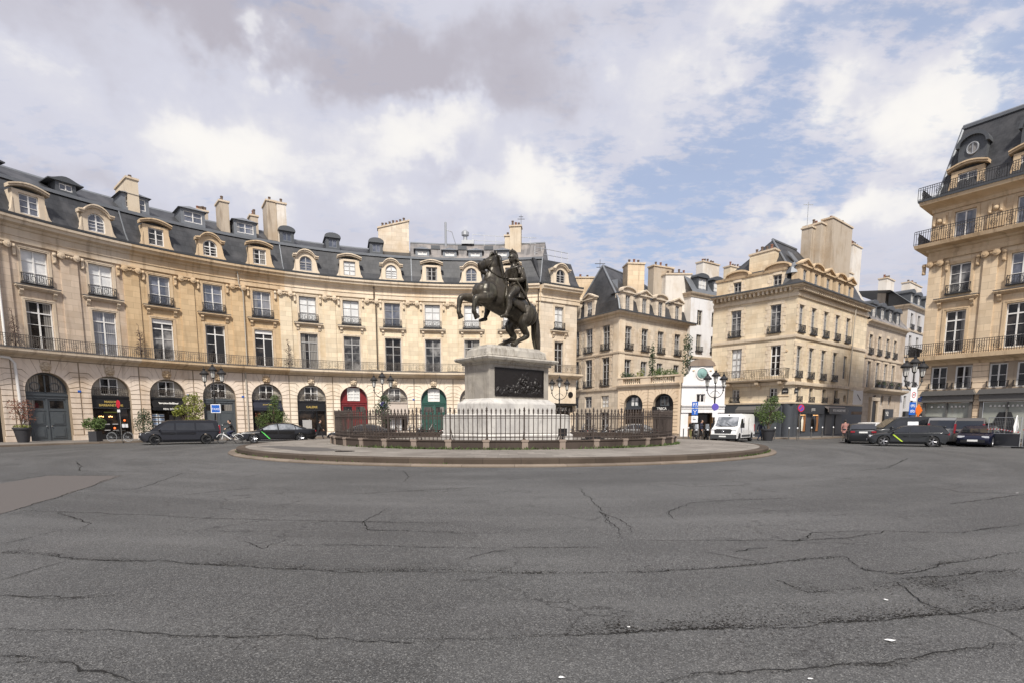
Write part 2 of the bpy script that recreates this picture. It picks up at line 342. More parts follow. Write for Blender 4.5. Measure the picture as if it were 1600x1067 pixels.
def asphalt():
    m, t, b = _mat('worn_asphalt'); setp(b, .68, 0, .4)
    tc = t.node('ShaderNodeTexCoord'); ob = tc.outputs['Object']
    big = t.noise(ob, .13, 6, .6); mid = t.noise(ob, .9, 5, .6)
    agg = t.node('ShaderNodeTexVoronoi'); t.l.new(ob, agg.inputs['Vector']); agg.inputs['Scale'].default_value = 115.
    ac = t.node('ShaderNodeSeparateColor'); t.l.new(agg.outputs['Color'], ac.inputs[0])
    g2 = t.noise(ob, 60., 3, .7); a2 = t.node('ShaderNodeTexVoronoi'); t.l.new(ob, a2.inputs['Vector']); a2.inputs['Scale'].default_value = 34.; a3 = t.node('ShaderNodeSeparateColor'); t.l.new(a2.outputs['Color'], a3.inputs[0])
    col = t.mix(t.ramp(big, .40, .60), (.059,.0590,.0590), (.100,.0995,.0985))
    col = t.mix(t.m('MULTIPLY', t.ramp(mid, .5, .72), .30), col, (.125,.121,.115))
    col = t.mix(t.m('MULTIPLY', t.ramp(ac.outputs[0], .66, .96), .66), col, (.27,.266,.255)); col = t.mix(t.m('MULTIPLY', t.ramp(a3.outputs[0], .55, 1.), .25), col, (.16,.157,.149)); col = t.mix(t.m('MULTIPLY', t.ramp(a3.outputs[1], .5, 1.), .30), col, (.045,.043,.040))
    col = t.mix(t.m('MULTIPLY', t.ramp(ac.outputs[1], .50, .92), .92), col, (.024,.023,.022))
    col = t.mix(t.m('MULTIPLY', t.ramp(g2, .50, .72), .5), col, (.045,.042,.040))
    # tyre-worn lanes round the island, stains, and fine crazing in patches
    s2 = t.node('ShaderNodeSeparateXYZ'); t.l.new(ob, s2.inputs[0]); dx = t.m('ADD', s2.outputs[0], .5); dy = t.m('SUBTRACT', s2.outputs[1], 35.2)
    rr = t.m('SQRT', t.m('ADD', t.m('MULTIPLY', dx, dx), t.m('MULTIPLY', dy, dy)))
    lane = t.noise(t.comb(t.m('MULTIPLY', rr, .75), t.m('MULTIPLY', t.m('ARCTAN2', dx, dy), 2.2), 0.0), 1.0, 4, .55)
    col = t.mix(t.m('MULTIPLY', t.ramp(lane, .46, .66), .22), col, (.155,.153,.150)); col = t.mix(t.m('MULTIPLY', t.ramp(lane, .50, .34), .22), col, (.045,.044,.043))
    st = t.noise(ob, .42, 6, .7); col = t.mix(t.m('MULTIPLY', t.ramp(st, .60, .72), .38), col, (.040,.038,.036))
    wv = t.node('ShaderNodeVectorMath', operation='ADD'); t.l.new(ob, wv.inputs[0]); wn = t.node('ShaderNodeVectorMath', operation='SCALE'); t.l.new(t.noise(ob, 1.3, 6, .7, 1), wn.inputs[0]); wn.inputs['Scale'].default_value = .9; t.l.new(wn.outputs[0], wv.inputs[1])
    vo = t.node('ShaderNodeTexVoronoi', feature='DISTANCE_TO_EDGE'); t.l.new(wv.outputs[0], vo.inputs['Vector']); vo.inputs['Scale'].default_value = .8
    cm = t.m('MULTIPLY', t.ramp(vo.outputs['Distance'], .004, .016, 1., 0.), t.ramp(t.noise(ob, .30, 4, .65), .50, .58))
    col = t.mix(t.m('MULTIPLY', cm, .75), col, (.022,.021,.020))
    # coarse, open-textured band across the near lane
    sx = t.node('ShaderNodeSeparateXYZ'); t.l.new(ob, sx.inputs[0])
    band = t.m('MULTIPLY', t.ramp(t.m('ADD', sx.outputs[1], t.m('MULTIPLY', mid, .5)), 3.75, 4.05), t.ramp(t.m('ADD', sx.outputs[1], t.m('MULTIPLY', mid, 1.2)), 6.3, 4.6))
    pit = t.ramp(t.noise(ob, 24., 3, .75), .50, .62)
    col = t.mix(t.m('MULTIPLY', t.m('MULTIPLY', band, pit), t.ramp(t.noise(ob, .55, 3, .6), .38, .62, .1, .85)), col, (.022,.020,.019))
    t.l.new(col, b.inputs['Base Color'])
    bp = t.node('ShaderNodeBump'); bp.inputs['Strength'].default_value = .55; bp.inputs['Distance'].default_value = .012
    t.l.new(agg.outputs['Distance'], bp.inputs['Height']); t.l.new(bp.outputs[0], b.inputs['Normal'])
    return m
MT['asphalt'] = asphalt()
MT['patch'] = plain('reddish_patch_asphalt', (.088,.077,.071), .85, var=.3, scale=30, bump=.3)
MT['oldpatch'] = plain('dark_patch_asphalt', (.085,.078,.072), .85, var=.3, scale=30, bump=.3)
def crackmat():
    m, t, b = _mat('asphalt_crack'); setp(b, .95, 0, .1)
    b.inputs['Base Color'].default_value = (.022,.021,.020,1)
    tc = t.node('ShaderNodeTexCoord')
    n = t.noise(tc.outputs['Object'], 9., 4, .7); n2 = t.noise(tc.outputs['Object'], 1.1, 3, .6)
    a = t.ramp(t.m('ADD', n, t.m('MULTIPLY', t.m('SUBTRACT', n2, .5), .45)), .30, .50)
    t.l.new(a, b.inputs['Alpha'])
    return m
MT['crack'] = crackmat()
def ravel():
    m, t, b = _mat('ravelled_asphalt'); setp(b, .95, 0, .1)
    b.inputs['Base Color'].default_value = (.024,.022,.020,1)
    tc = t.node('ShaderNodeTexCoord'); sp = t.node('ShaderNodeSeparateXYZ'); t.l.new(tc.outputs['UV'], sp.inputs[0])
    n = t.noise(tc.outputs['Object'], 42., 4, .75); n2 = t.noise(tc.outputs['Object'], 1.3, 3, .6)
    q = t.m('SUBTRACT', t.m('ADD', n, t.m('MULTIPLY', t.m('SUBTRACT', n2, .5), .35)), t.m('MULTIPLY', t.m('ABSOLUTE', sp.outputs[1]), .20))
    t.l.new(t.ramp(q, .51, .59, 0., .62), b.inputs['Alpha'])
    return m
MT['ravel'] = ravel()
def paving(name, c, bw, bh):
    m, t, b = _mat(name); setp(b, .8, 0, .35)
    tc = t.node('ShaderNodeTexCoord'); ob = tc.outputs['Object']
    br = t.node('ShaderNodeTexBrick'); t.l.new(tc.outputs['UV'], br.inputs['Vector'])
    for q, f in (('Color1', 1.15), ('Color2', .85), ('Mortar', .5)): br.inputs[q].default_value = tuple(x*f for x in c) + (1,)
    br.inputs['Scale'].default_value = 1; br.inputs['Brick Width'].default_value = bw; br.inputs['Row Height'].default_value = bh; br.inputs['Mortar Size'].default_value = .012
    n = t.noise(ob, .45, 6, .65); n2 = t.noise(ob, 3.5, 5, .7)
    col = t.mix(t.m('MULTIPLY', t.ramp(n, .42, .66), .6), br.outputs[0], (c[0]*.5, c[1]*.47, c[2]*.45))
    col = t.mix(t.m('MULTIPLY', t.ramp(n2, .5, .75), .4), col, (c[0]*.62, c[1]*.6, c[2]*.57))
    t.l.new(col, b.inputs['Base Color'])
    return m
MT['paving'] = paving('stone_paving', (.225,.203,.178), .9, .6)
MT['kerb'] = paving('granite_kerb', (.185,.148,.115), 1.9, 3)
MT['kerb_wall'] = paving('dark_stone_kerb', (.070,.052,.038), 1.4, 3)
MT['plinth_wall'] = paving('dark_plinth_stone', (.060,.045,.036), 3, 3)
MT['sidewalk'] = paving('asphalt_sidewalk', (.17,.155,.14), 4, 4)
MT['pier_stone'] = stone('pier_stone', (.22,.175,.14), .5, 40, 40, 1)
MT['grass'] = plain('weeds_green', (.055,.085,.018), .8, var=.6, scale=8)
# ---------------------------------------------------------------- mesh helpers
class MB:
    """collects geometry in one coordinate frame; build() links it as ONE mesh object"""
    def __init__(s): s.v = []; s.f = []; s.uv = []; s.mi = []; s.cur = 0
    def add(s, vs, fs, uvs=None):
        o = len(s.v); s.v += [tuple(p) for p in vs]
        for f in fs:
            s.f.append([i + o for i in f]); s.mi.append(s.cur)
            s.uv.append([uvs[i] for i in f] if uvs else None)
        return s
    def box(s, x0, x1, y0, y1, z0, z1):
        v = [(x, y, z) for z in (z0, z1) for y in (y0, y1) for x in (x0, x1)]
        return s.add(v, [(0,2,3,1), (4,5,7,6), (0,1,5,4), (2,6,7,3), (0,4,6,2), (1,3,7,5)])
    def obox(s, c, a, b, cc):
        """box from centre and three half-axis vectors"""
        c, a, b, cc = map(Vector, (c, a, b, cc))
        v = [c + a*i + b*j + cc*k for k in (-1, 1) for j in (-1, 1) for i in (-1, 1)]
        return s.add(v, [(0,2,3,1), (4,5,7,6), (0,1,5,4), (2,6,7,3), (0,4,6,2), (1,3,7,5)])
    def prism(s, poly, y0, y1, fn=None):
        """polygon in (x,z), counter-clockwise seen from -y, extruded from y0 (front) to y1"""
        fn = fn or (lambda x, y, z: (x, y, z)); n = len(poly)
        v = [fn(x, y0, z) for x, z in poly] + [fn(x, y1, z) for x, z in poly]
        fs = [tuple(range(n)), tuple(reversed(range(n, 2*n)))] + [(i, i+n, (i+1) % n + n, (i+1) % n) for i in range(n)]
        return s.add(v, fs)
    def tube(s, pts, r, n=6, closed=False, caps=True):
        pts = [Vector(p) for p in pts]; m = len(pts)
        rs = r if isinstance(r, (list, tuple)) else [r]*m
        o = len(s.v); prev = None
        for i, p in enumerate(pts):
            t = (pts[(i+1) % m] - pts[i-1]) if closed else (pts[min(i+1, m-1)] - pts[max(i-1, 0)])
            if t.length < 1e-9: t = Vector((0, 0, 1))
            t.normalize()
            if prev is None:
                a = t.orthogonal().normalized()
            else:
                a = (prev - t*prev.dot(t)); a = a.normalized() if a.length > 1e-6 else t.orthogonal().normalized()
            prev = a; b = t.cross(a)
            for k in range(n):
                q = 2*pi*k/n; s.v.append(tuple(p + (a*cos(q) + b*sin(q))*rs[i]))
        for i in range(m if closed else m-1):
            j = (i+1) % m
            for k in range(n):
                l = (k+1) % n
                s.f.append([o+i*n+k, o+i*n+l, o+j*n+l, o+j*n+k]); s.mi.append(s.cur); s.uv.append(None)
        if caps and not closed:
            s.f.append([o+k for k in reversed(range(n))]); s.f.append([o+(m-1)*n+k for k in range(n)]); s.mi += [s.cur]*2; s.uv += [None]*2
        return s
    def lathe(s, prof, n=12, c=(0, 0, 0), ax='z', a0=0., cap=True):
        """prof: (radius, height)"""
        o = len(s.v); m = len(prof)
        for r, h in prof:
            for k in range(n):
                q = a0 + 2*pi*k/n; x, y = r*cos(q), r*sin(q)
                p = (x, y, h) if ax == 'z' else ((x, h, y) if ax == 'y' else (h, x, y))
                s.v.append((p[0]+c[0], p[1]+c[1], p[2]+c[2]))
        flip = ax == 'y'
        def ad(f): s.f.append(list(reversed(f)) if flip else f); s.mi.append(s.cur); s.uv.append(None)
        for i in range(m-1):
            for k in range(n):
                l = (k+1) % n; ad([o+i*n+k, o+i*n+l, o+(i+1)*n+l, o+(i+1)*n+k])
        if cap: ad([o+k for k in reversed(range(n))]); ad([o+(m-1)*n+k for k in range(n)])
        return s
    def loft(s, secs, n=16):
        """secs: (centre, A, B) with A, B half-axis vectors of an ellipse"""
        o = len(s.v); m = len(secs)
        for c, A, B in secs:
            c, A, B = Vector(c), Vector(A), Vector(B)
            for k in range(n):
                q = 2*pi*k/n; s.v.append(tuple(c + A*cos(q) + B*sin(q)))
        for i in range(m-1):
            for k in range(n):
                l = (k+1) % n; s.f.append([o+i*n+k, o+i*n+l, o+(i+1)*n+l, o+(i+1)*n+k]); s.mi.append(s.cur); s.uv.append(None)
        s.f.append([o+k for k in reversed(range(n))]); s.f.append([o+(m-1)*n+k for k in range(n)]); s.mi += [s.cur]*2; s.uv += [None]*2
        return s
    def ball(s, c, r, n=10, sx=1, sy=1, sz=1):
        m = max(4, n//2)
        prof = [(max(1e-4, sin(pi*i/m))*r, -cos(pi*i/m)*r) for i in range(m+1)]
        o = len(s.v); s.lathe(prof, n)
        for i in range(o, len(s.v)):
            x, y, z = s.v[i]; s.v[i] = (c[0]+x*sx, c[1]+y*sy, c[2]+z*sz)
        return s
    def xf(s, M, start=0):
        for i in range(start, len(s.v)): s.v[i] = tuple(M @ Vector(s.v[i]))
        return s
    def mesh(s, name, mats, smooth=None, org=(0, 0, 0)):
        me = bpy.data.meshes.new(name)
        ox, oy, oz = org
        me.from_pydata([(a-ox, b-oy, c-oz) for a, b, c in s.v], [], s.f)
        mats = mats if isinstance(mats, (list, tuple)) else [mats]
        for q in mats: me.materials.append(MT[q] if isinstance(q, str) else q)
        if len(mats) > 1: me.polygons.foreach_set('material_index', s.mi)
        uvl = me.uv_layers.new(name='UVMap').data
        for p, uvs in zip(me.polygons, s.uv):
            if uvs is None:
                nx, ny, nz = p.normal
                h = hypot(nx, ny)
                if h < .55:
                    for li, vi in zip(p.loop_indices, p.vertices):
                        c = me.vertices[vi].co; uvl[li].uv = (c.x + ox, c.y + oy)
                else:
                    tx, ty = -ny/h, nx/h; k = 1/max(.35, h)
                    for li, vi in zip(p.loop_indices, p.vertices):
                        c = me.vertices[vi].co; uvl[li].uv = ((c.x+ox)*tx + (c.y+oy)*ty, (c.z+oz)*k)
            else:
                for li, q in zip(p.loop_indices, uvs): uvl[li].uv = q
        if smooth is not None:
            me.shade_smooth(); me.set_sharp_from_angle(angle=radians(smooth))
        me.update()
        return me
    def build(s, name, mats, parent=None, smooth=None, loc=None, world=True):
        """world=True: vertices are world coordinates and are stored relative to the parent's place"""
        org = (0, 0, 0)
        if parent is not None and world: org = wloc(parent)
        me = s.mesh(name, mats, smooth, org)
        o = bpy.data.objects.new(name, me); COL.objects.link(o)
        if parent is not None: o.parent = parent
        if loc is not None: o.location = loc
        return o
def wloc(o):
    p = Vector(o.location)
    if o.parent is not None: p = Vector(wloc(o.parent)) + p
    return tuple(p)
def thing(name, label, cat, loc=(0, 0, 0), rz=0, group=None):
    o = bpy.data.objects.new(name, None); COL.objects.link(o); o.empty_display_size = .3
    o.location = loc; o.rotation_euler = (0, 0, rz); o['label'] = label; o['category'] = cat
    if group: o['group'] = group
    return o
def tag(o, label, cat, group=None):
    o['label'] = label; o['category'] = cat
    if group: o['group'] = group
    return o
def struct(o, kind='structure'): o['kind'] = kind; return o
def inst(name, me, parent, M=None):
    o = bpy.data.objects.new(name, me); COL.objects.link(o); o.parent = parent
    if M is not None: o.matrix_local = M
    return o
def copy_tree(o, parent=None):
    c = o.copy(); COL.objects.link(c)
    if parent is not None: c.parent = parent
    for ch in list(o.children): copy_tree(ch, c)
    return c
_cache = {}
def cached(key, fn):
    if key not in _cache: _cache[key] = fn()
    return _cache[key]
def ground(px, py, z=0.):
    """the point of the plane at height z under a pixel of the photograph"""
    a = (px-800)/F_PX; b = (PRINC_Y-py)/F_PX; c, s = cos(PITCH), sin(PITCH)
    d = (a, c + b*s, -s + b*c); t = (z-CAM_H)/d[2]
    return Vector((d[0]*t, d[1]*t, z))
def along(px, Y, py=660):
    """plan position on the sight line of a pixel column at depth Y"""
    a = (px-800)/F_PX; b = (PRINC_Y-py)/F_PX; c, s = cos(PITCH), sin(PITCH)
    return Vector((a*Y/(c+b*s), Y, 0))

# ---------------------------------------------------------------- facades
class Flat:
    def __init__(s, p, q):
        s.p = Vector((p[0], p[1], 0)); e = Vector((q[0], q[1], 0)) - s.p; s.L = e.length; s.d = e/s.L; s.i = Vector((-s.d.y, s.d.x, 0))
        s.step = 1e9
    def at(s, u, v, w=0): return s.p + s.d*u - s.i*w + Vector((0, 0, v))
    def frame(s, u): return s.d, s.i
class Arc:
    step = .72
    def __init__(s, c, R, a0): s.c = Vector((c[0], c[1], 0)); s.R = R; s.a0 = a0
    def at(s, u, v, w=0):
        a = s.a0 + u/s.R; r = s.R - w
        return Vector((s.c.x + r*sin(a), s.c.y + r*cos(a), v))
    def frame(s, u):
        a = s.a0 + u/s.R; return Vector((cos(a), -sin(a), 0)), Vector((sin(a), cos(a), 0))
def mat_at(face, u, v, w, root):
    d, i = face.frame(u); p = face.at(u, v, w) - Vector(wloc(root))
    return Matrix(((d.x, i.x, 0, p.x), (d.y, i.y, 0, p.y), (0, 0, 1, p.z), (0, 0, 0, 1)))
def put(name, me, root, face, u, v=0., w=0.):
    o = inst(name, me, root, mat_at(face, u, v, w, root))
    if name == 'window_hood':
        x = max(p.co.x for p in me.vertices); y = min(p.co.y for p in me.vertices)
        inst('hood_flashing', cached(('hf', round(x, 2), round(y, 2)), lambda: MB().box(-x-.02, x+.02, y-.02, .01, .003, .05).mesh('hood_flashing', 'lead')), o)
    return o
def usteps(face, u0, u1):
    n = max(1, int(math.ceil((u1-u0)/face.step))) if face.step < 1e6 else 1
    return [u0 + (u1-u0)*k/n for k in range(n+1)]
def sweep(mb, face, u0, u1, prof, pre=0., post=0.):
    """moulding: profile (w, v) points swept along the facade, closed"""
    us = usteps(face, u0, u1); n = len(prof); vs = []; uvs = []
    for u in us:
        for w, v in prof: vs.append(face.at(u, v, w)); uvs.append((u, v + w))
    fs = []
    for k in range(len(us)-1):
        for j in range(n):
            l = (j+1) % n; fs.append((k*n+j, k*n+l, (k+1)*n+l, (k+1)*n+j))
    fs.append(tuple(range(n-1, -1, -1))); fs.append(tuple((len(us)-1)*n + j for j in range(n)))
    mb.add(vs, fs, uvs)
def miter_sweep(mb, pts, prof, close=True):
    """the same along a plan polyline (points left to right as seen from outside), mitred at its corners"""
    P = [Vector((p[0], p[1], 0)) for p in pts]; n = len(prof); vs = []; uvs = []; run = 0
    for k, p in enumerate(P):
        ds = []
        if k > 0: ds.append((P[k]-P[k-1]).normalized())
        if k < len(P)-1: ds.append((P[k+1]-P[k]).normalized())
        ns = [Vector((d.y, -d.x, 0)) for d in ds]
        if len(ns) == 1: o = ns[0]
        else:
            o = (ns[0]+ns[1]); o = o/ (o.length_squared/2) if o.length > 1e-6 else ns[0]
        if k > 0: run += (P[k]-P[k-1]).length
        for w, v in prof: vs.append(p + o*w + Vector((0, 0, v))); uvs.append((run, v+w))
    fs = []
    for k in range(len(P)-1):
        for j in range(n):
            l = (j+1) % n; fs.append((k*n+j, k*n+l, (k+1)*n+l, (k+1)*n+j))
    fs.append(tuple(range(n-1, -1, -1))); fs.append(tuple((len(P)-1)*n + j for j in range(n)))
    mb.add(vs, fs, uvs)
def wall(mb, face, u0, u1, v0, v1, ops, depth=.25, w=0.):
    """wall sheet with real openings (uL, uR, vB, vT, arched) and their reveals"""
    us = {u0, u1}; vs = {v0, v1}
    for a, b, c, d, ar in ops:
        us |= {a, b}; vs |= {max(c, v0), d}
        if ar: vs.add(d-(b-a)/2)
    us |= set(usteps(face, u0, u1)[1:-1]) if face.step < 1e6 else set()
    us = sorted(us); vs = sorted(vs)
    us = [u for k, u in enumerate(us) if k == 0 or u-us[k-1] > 1e-5]
    def inside(u, v): return any(a < u < b and c < v < d for a, b, c, d, _ in ops)
    def quad(p, uv): mb.add(p, [(0, 1, 2, 3)], uv)
    for i in range(len(us)-1):
        for j in range(len(vs)-1):
            a, b, c, d = us[i], us[i+1], vs[j], vs[j+1]
            if d-c < 1e-6 or inside((a+b)/2, (c+d)/2): continue
            quad([face.at(a, c, w), face.at(b, c, w), face.at(b, d, w), face.at(a, d, w)], [(a, c), (b, c), (b, d), (a, d)])
    for a, b, c, d, ar in ops:
        r = (b-a)/2; m = (a+b)/2; top = d-r if ar else d; W2 = w-depth
        for u, sgn in ((a, 1), (b, -1)):
            p = [face.at(u, c, w), face.at(u, c, W2), face.at(u, top, W2), face.at(u, top, w)]
            uv = [(u, c), (u+depth, c), (u+depth, top), (u, top)]
            quad(p if sgn > 0 else p[::-1], uv if sgn > 0 else uv[::-1])
        if c > v0 + 1e-4:
            quad([face.at(a, c, w), face.at(b, c, w), face.at(b, c, W2), face.at(a, c, W2)], [(a, c), (b, c), (b, c-depth), (a, c-depth)])
        if not ar:
            quad([face.at(a, d, W2), face.at(b, d, W2), face.at(b, d, w), face.at(a, d, w)], [(a, d), (b, d), (b, d+depth), (a, d+depth)])
        else:
            N = 20; pts = [(m - r*cos(pi*k/N), top + r*sin(pi*k/N)) for k in range(N+1)]
            for k in range(N):
                (ua, va), (ub, vb) = pts[k], pts[k+1]
                quad([face.at(ua, va, w), face.at(ub, vb, w), face.at(ub, d, w), face.at(ua, d, w)], [(ua, va), (ub, vb), (ub, d), (ua, d)])
                quad([face.at(ua, va, W2), face.at(ub, vb, W2), face.at(ub, vb, w), face.at(ua, va, w)], [(ua, va), (ub, vb), (ub, vb+depth), (ua, va+depth)])
def cbox(mb, face, u0, u1, v0, v1, w0, w1): sweep(mb, face, u0, u1, [(w0, v0), (w1, v0), (w1, v1), (w0, v1)][::-1] if False else [(w1, v0), (w1, v1), (w0, v1), (w0, v0)])

# ---------------------------------------------------------------- facade parts (local frame: x right, y into the wall, z up)
def win_frame(w, h, rows=3, transom=0., arched=False, fr=.075, bar=.035, cols=2):
    """casement: outer frame, middle stile, glazing bars; x centred, z from 0"""
    b = MB(); x = w/2; y0, y1 = -.03, .05
    top = h - x if arched else h
    b.box(-x, -x+fr, y0, y1, 0, top); b.box(x-fr, x, y0, y1, 0, top); b.box(-x+fr, x-fr, y0, y1, 0, fr*1.2)
    if arched:
        N = 14
        for k in range(N):
            a, c = pi*k/N, pi*(k+1)/N
            q = [(-x*cos(a), top+x*sin(a)), ((-x+fr)*cos(a), top+(x-fr)*sin(a)), ((-x+fr)*cos(c), top+(x-fr)*sin(c)), (-x*cos(c), top+x*sin(c))]
            b.prism(q, y0, y1)
    else: b.box(-x+fr, x-fr, y0, y1, h-fr, h)
    b.box(-fr*.62, fr*.62, y0-.015, y1-.01, fr*1.2, (h-fr) if not arched else h-fr*.7)
    lim = (transom or top)
    if transom: b.box(-x+fr, x-fr, y0-.012, y1-.012, transom-fr*.6, transom+fr*.6)
    if arched: b.box(-x+fr, x-fr, y0-.012, y1-.012, top-fr*.5, top+fr*.5)
    for k in range(1, rows):
        z = fr + (lim-fr)*k/rows
        b.box(-x+fr, x-fr, y0+.006, y1-.012, z-bar/2, z+bar/2)
    if cols == 4:
        for sx in (-1, 1): b.box(sx*x/2-bar/2, sx*x/2+bar/2, y0+.008, y1-.014, fr, top)
    return b
def win_pane(w, h, arched=False):
    b = MB(); x = w/2 - .03; y = .02
    if arched:
        top = h - w/2; N = 14
        b.add([(-x, y, .03), (x, y, .03)] + [(x*cos(pi*k/N), y, top + x*sin(pi*k/N)) for k in range(N+1)], [tuple(range(N+3))])
    else: b.add([(-x, y, .03), (x, y, .03), (x, y, h-.03), (-x, y, h-.03)], [(0, 1, 2, 3)])
    return b
def window(root, face, u, v, w, wd, h, frame='white_paint', pane='glass_dark', rows=3, transom=0., arched=False, name='window', cols=2):
    k = ('wf', wd, h, rows, transom, arched, frame, cols)
    me = cached(k, lambda: win_frame(wd, h, rows, transom, arched, cols=cols).mesh('window_frame', frame))
    pm = cached(('wp', wd, h, arched, pane), lambda: win_pane(wd, h, arched).mesh('window_pane', pane))
    o = put(name, me, root, face, u, v, w)
    inst('pane', pm, o)
    return o
def rail_mesh(L, h, gap=.15, mat='iron', fancy=True, bar=.013, scroll=.0):
    def mk():
        b = MB(); x = L/2
        b.box(-x, x, -.022, .022, h-.035, h); b.box(-x, x, -.016, .016, .07, .10)
        if fancy: b.box(-x, x, -.014, .014, h-.20, h-.175)
        n = max(2, int(round(L/gap)))
        for k in range(n+1):
            q = -x + L*k/n; b.box(q-bar, q+bar, -bar, bar, .0, h-.035)
        if fancy:
            m = max(1, int(round(L/.85)))
            for k in range(m):
                cx = -x + L*(k+.5)/m
                for rr in (.20, .10):
                    b.tube([(cx + rr*cos(2*pi*j/10), -.01, h*.46 + rr*1.15*sin(2*pi*j/10)) for j in range(10)], .016, 4, True)
        return b.mesh('railing', mat)
    return cached(('rail', L, h, gap, mat, fancy, bar), mk)
def guard_mesh(w, h=.62, mat='iron', proj=.18):
    def mk():
        b = MB(); x = w/2
        for z in (.05, h): b.box(-x, x, -proj-.02, -proj+.02, z-.02, z+.02)
        for sx in (-1, 1):
            b.box(sx*x-.02, sx*x+.02, -proj, .02, h-.02, h+.02); b.box(sx*x-.02, sx*x+.02, -proj, .02, .03, .07)
            b.box(sx*x-.022, sx*x+.022, -proj-.022, -proj+.022, 0, h+.05)
        n = int(w/.13)
        for k in range(1, n): q = -x + w*k/n; b.box(q-.012, q+.012, -proj-.012, -proj+.012, .05, h)
        m = max(2, int(round(w/.45)))
        for k in range(m):
            cx = -x + w*(k+.5)/m
            b.tube([(cx + .15*cos(2*pi*j/10), -proj-.01, h*.5 + .19*sin(2*pi*j/10)) for j in range(10)], .017, 4, True)
        b.box(-x-.06, x+.06, -proj-.05, .05, -.09, -.003)
        return b.mesh('window_guard', mat)
    return cached(('guard', w, h, mat, proj), mk)
def ledge_mesh(w, mat, proj=.34, con=.62):
    """window hood: moulded shelf on two scroll consoles; z=0 at its top"""
    def mk():
        b = MB(); x = w/2
        b.prism([(-x, -.10), (x, -.10), (x, 0), (-x, 0)], -proj, .02)
        b.prism([(-x+.06, -.19), (x-.06, -.19), (x-.06, -.103), (-x+.06, -.103)], -proj+.08, .02)
        b.prism([(-x+.12, -.26), (x-.12, -.26), (x-.12, -.193), (-x+.12, -.193)], -proj+.16, .02)
        for sx in (-1, 1):
            c = sx*(x-.34)
            pr = [(0, -.263), (-.24, -.263), (-.26, -.36), (-.20, -.46), (-.12, -.52), (-.11, -.66), (-.05, -.75), (0, -.77)]
            v = [(c-.12, y, z) for y, z in pr] + [(c+.12, y, z) for y, z in pr]; n = len(pr)
            b.add(v, [tuple(range(n)), tuple(reversed(range(n, 2*n)))] + [(i, i+n, (i+1) % n+n, (i+1) % n) for i in range(n)])
        return b.mesh('window_hood', mat, 40)
    return cached(('ledge', w, mat, proj), mk)
def surround_mesh(w, h, mat, t=.2, proud=.06, ears=True, arched=False):
    def mk():
        b = MB(); x = w/2
        if arched:
            top = h-x; N = 14
            for k in range(N):
                a, c = pi*k/N, pi*(k+1)/N; r0, r1 = x, x+t
                b.prism([(-r1*cos(a), top+r1*sin(a)), (-r0*cos(a), top+r0*sin(a)), (-r0*cos(c), top+r0*sin(c)), (-r1*cos(c), top+r1*sin(c))], -proud, .02)
        else:
            top = h; b.box(-x-t, x+t, -proud, .02, h, h+t)
            b.box(-x-t*.45, x+t*.45, -proud-.025, -proud+.01, h+t*.5, h+t-.02)
        for sx in (-1, 1): b.box(min(sx*x, sx*(x+t)), max(sx*x, sx*(x+t)), -proud, .02, 0, top-.003)
        return b.mesh('window_surround', mat)
    return cached(('sur', w, h, mat, t, proud, arched), mk)
def quoin_mesh(w, h, mat, t=.30, t2=.46, rows=None, proud=.035):
    """toothed stone chain round a window"""
    def mk():
        b = MB(); x = w/2; n = rows or max(3, int(round((h+.35)/.36))); k = (h+.35)/n
        for i in range(n):
            tt = t if i % 2 else t2; top = (i+1)*k-.03
            for sx in (-1, 1):
                if i*k < h: b.box(min(sx*x, sx*(x+tt)), max(sx*x, sx*(x+tt)), -proud, .02, i*k, min(top, h+.3))
        b.box(-x+.003, x-.003, -proud-.01, .02, h, h+.30)
        return b.mesh('window_chain', mat)
    return cached(('quoin', w, h, mat, t, t2), mk)
def capital_mesh(w, mat):
    def mk():
        b = MB(); x = w/2
        b.box(-x-.10, x+.10, -.30, .02, -.12, 0); b.box(-x+.04, x-.04, -.22, .02, -.40, -.123)
        for sx in (-1, 1):
            b.lathe([(.02, -.36), (.15, -.36), (.23, -.33), (.23, -.10), (.10, -.10)], 14, (sx*(x-.08), 0, -.30), 'y')
            b.lathe([(.02, -.40), (.09, -.40), (.10, -.35), (.02, -.35)], 10, (sx*(x-.08), 0, -.30), 'y')
            b.box(sx*(x+.34)-.10, sx*(x+.34)+.10, -.16, .02, -.95, -.15)
            b.ball((sx*(x+.34), -.14, -.86), .12, 8, 1, .7, 1.1); b.ball((sx*(x+.34), -.16, -.30), .15, 8, 1, .7, 1)
        for i in range(5): b.ball((-.30+.15*i, -.24, -.28 - .05*(i % 2)), .085, 8)
        return b.mesh('capital', mat, 45)
    return cached(('cap', w, mat), mk)
def pilaster(root, face, u, v0, v1, w, mat, capmat, half=0):
    def mk():
        b = MB(); x = w/2; h = v1-v0
        b.box(-x, x, -.11, .02, .34, h-.003); b.box(-x-.06, x+.06, -.16, .02, 0, .30); b.box(-x-.03, x+.03, -.135, .02, .303, .36)
        return b.mesh('pilaster', mat)
    o = put('pilaster', cached(('pil', w, v1-v0, mat), mk), root, face, u, v0)
    c = inst('capital', capital_mesh(w, capmat), o, Matrix.Translation((0, 0, v1-v0)))
    return o
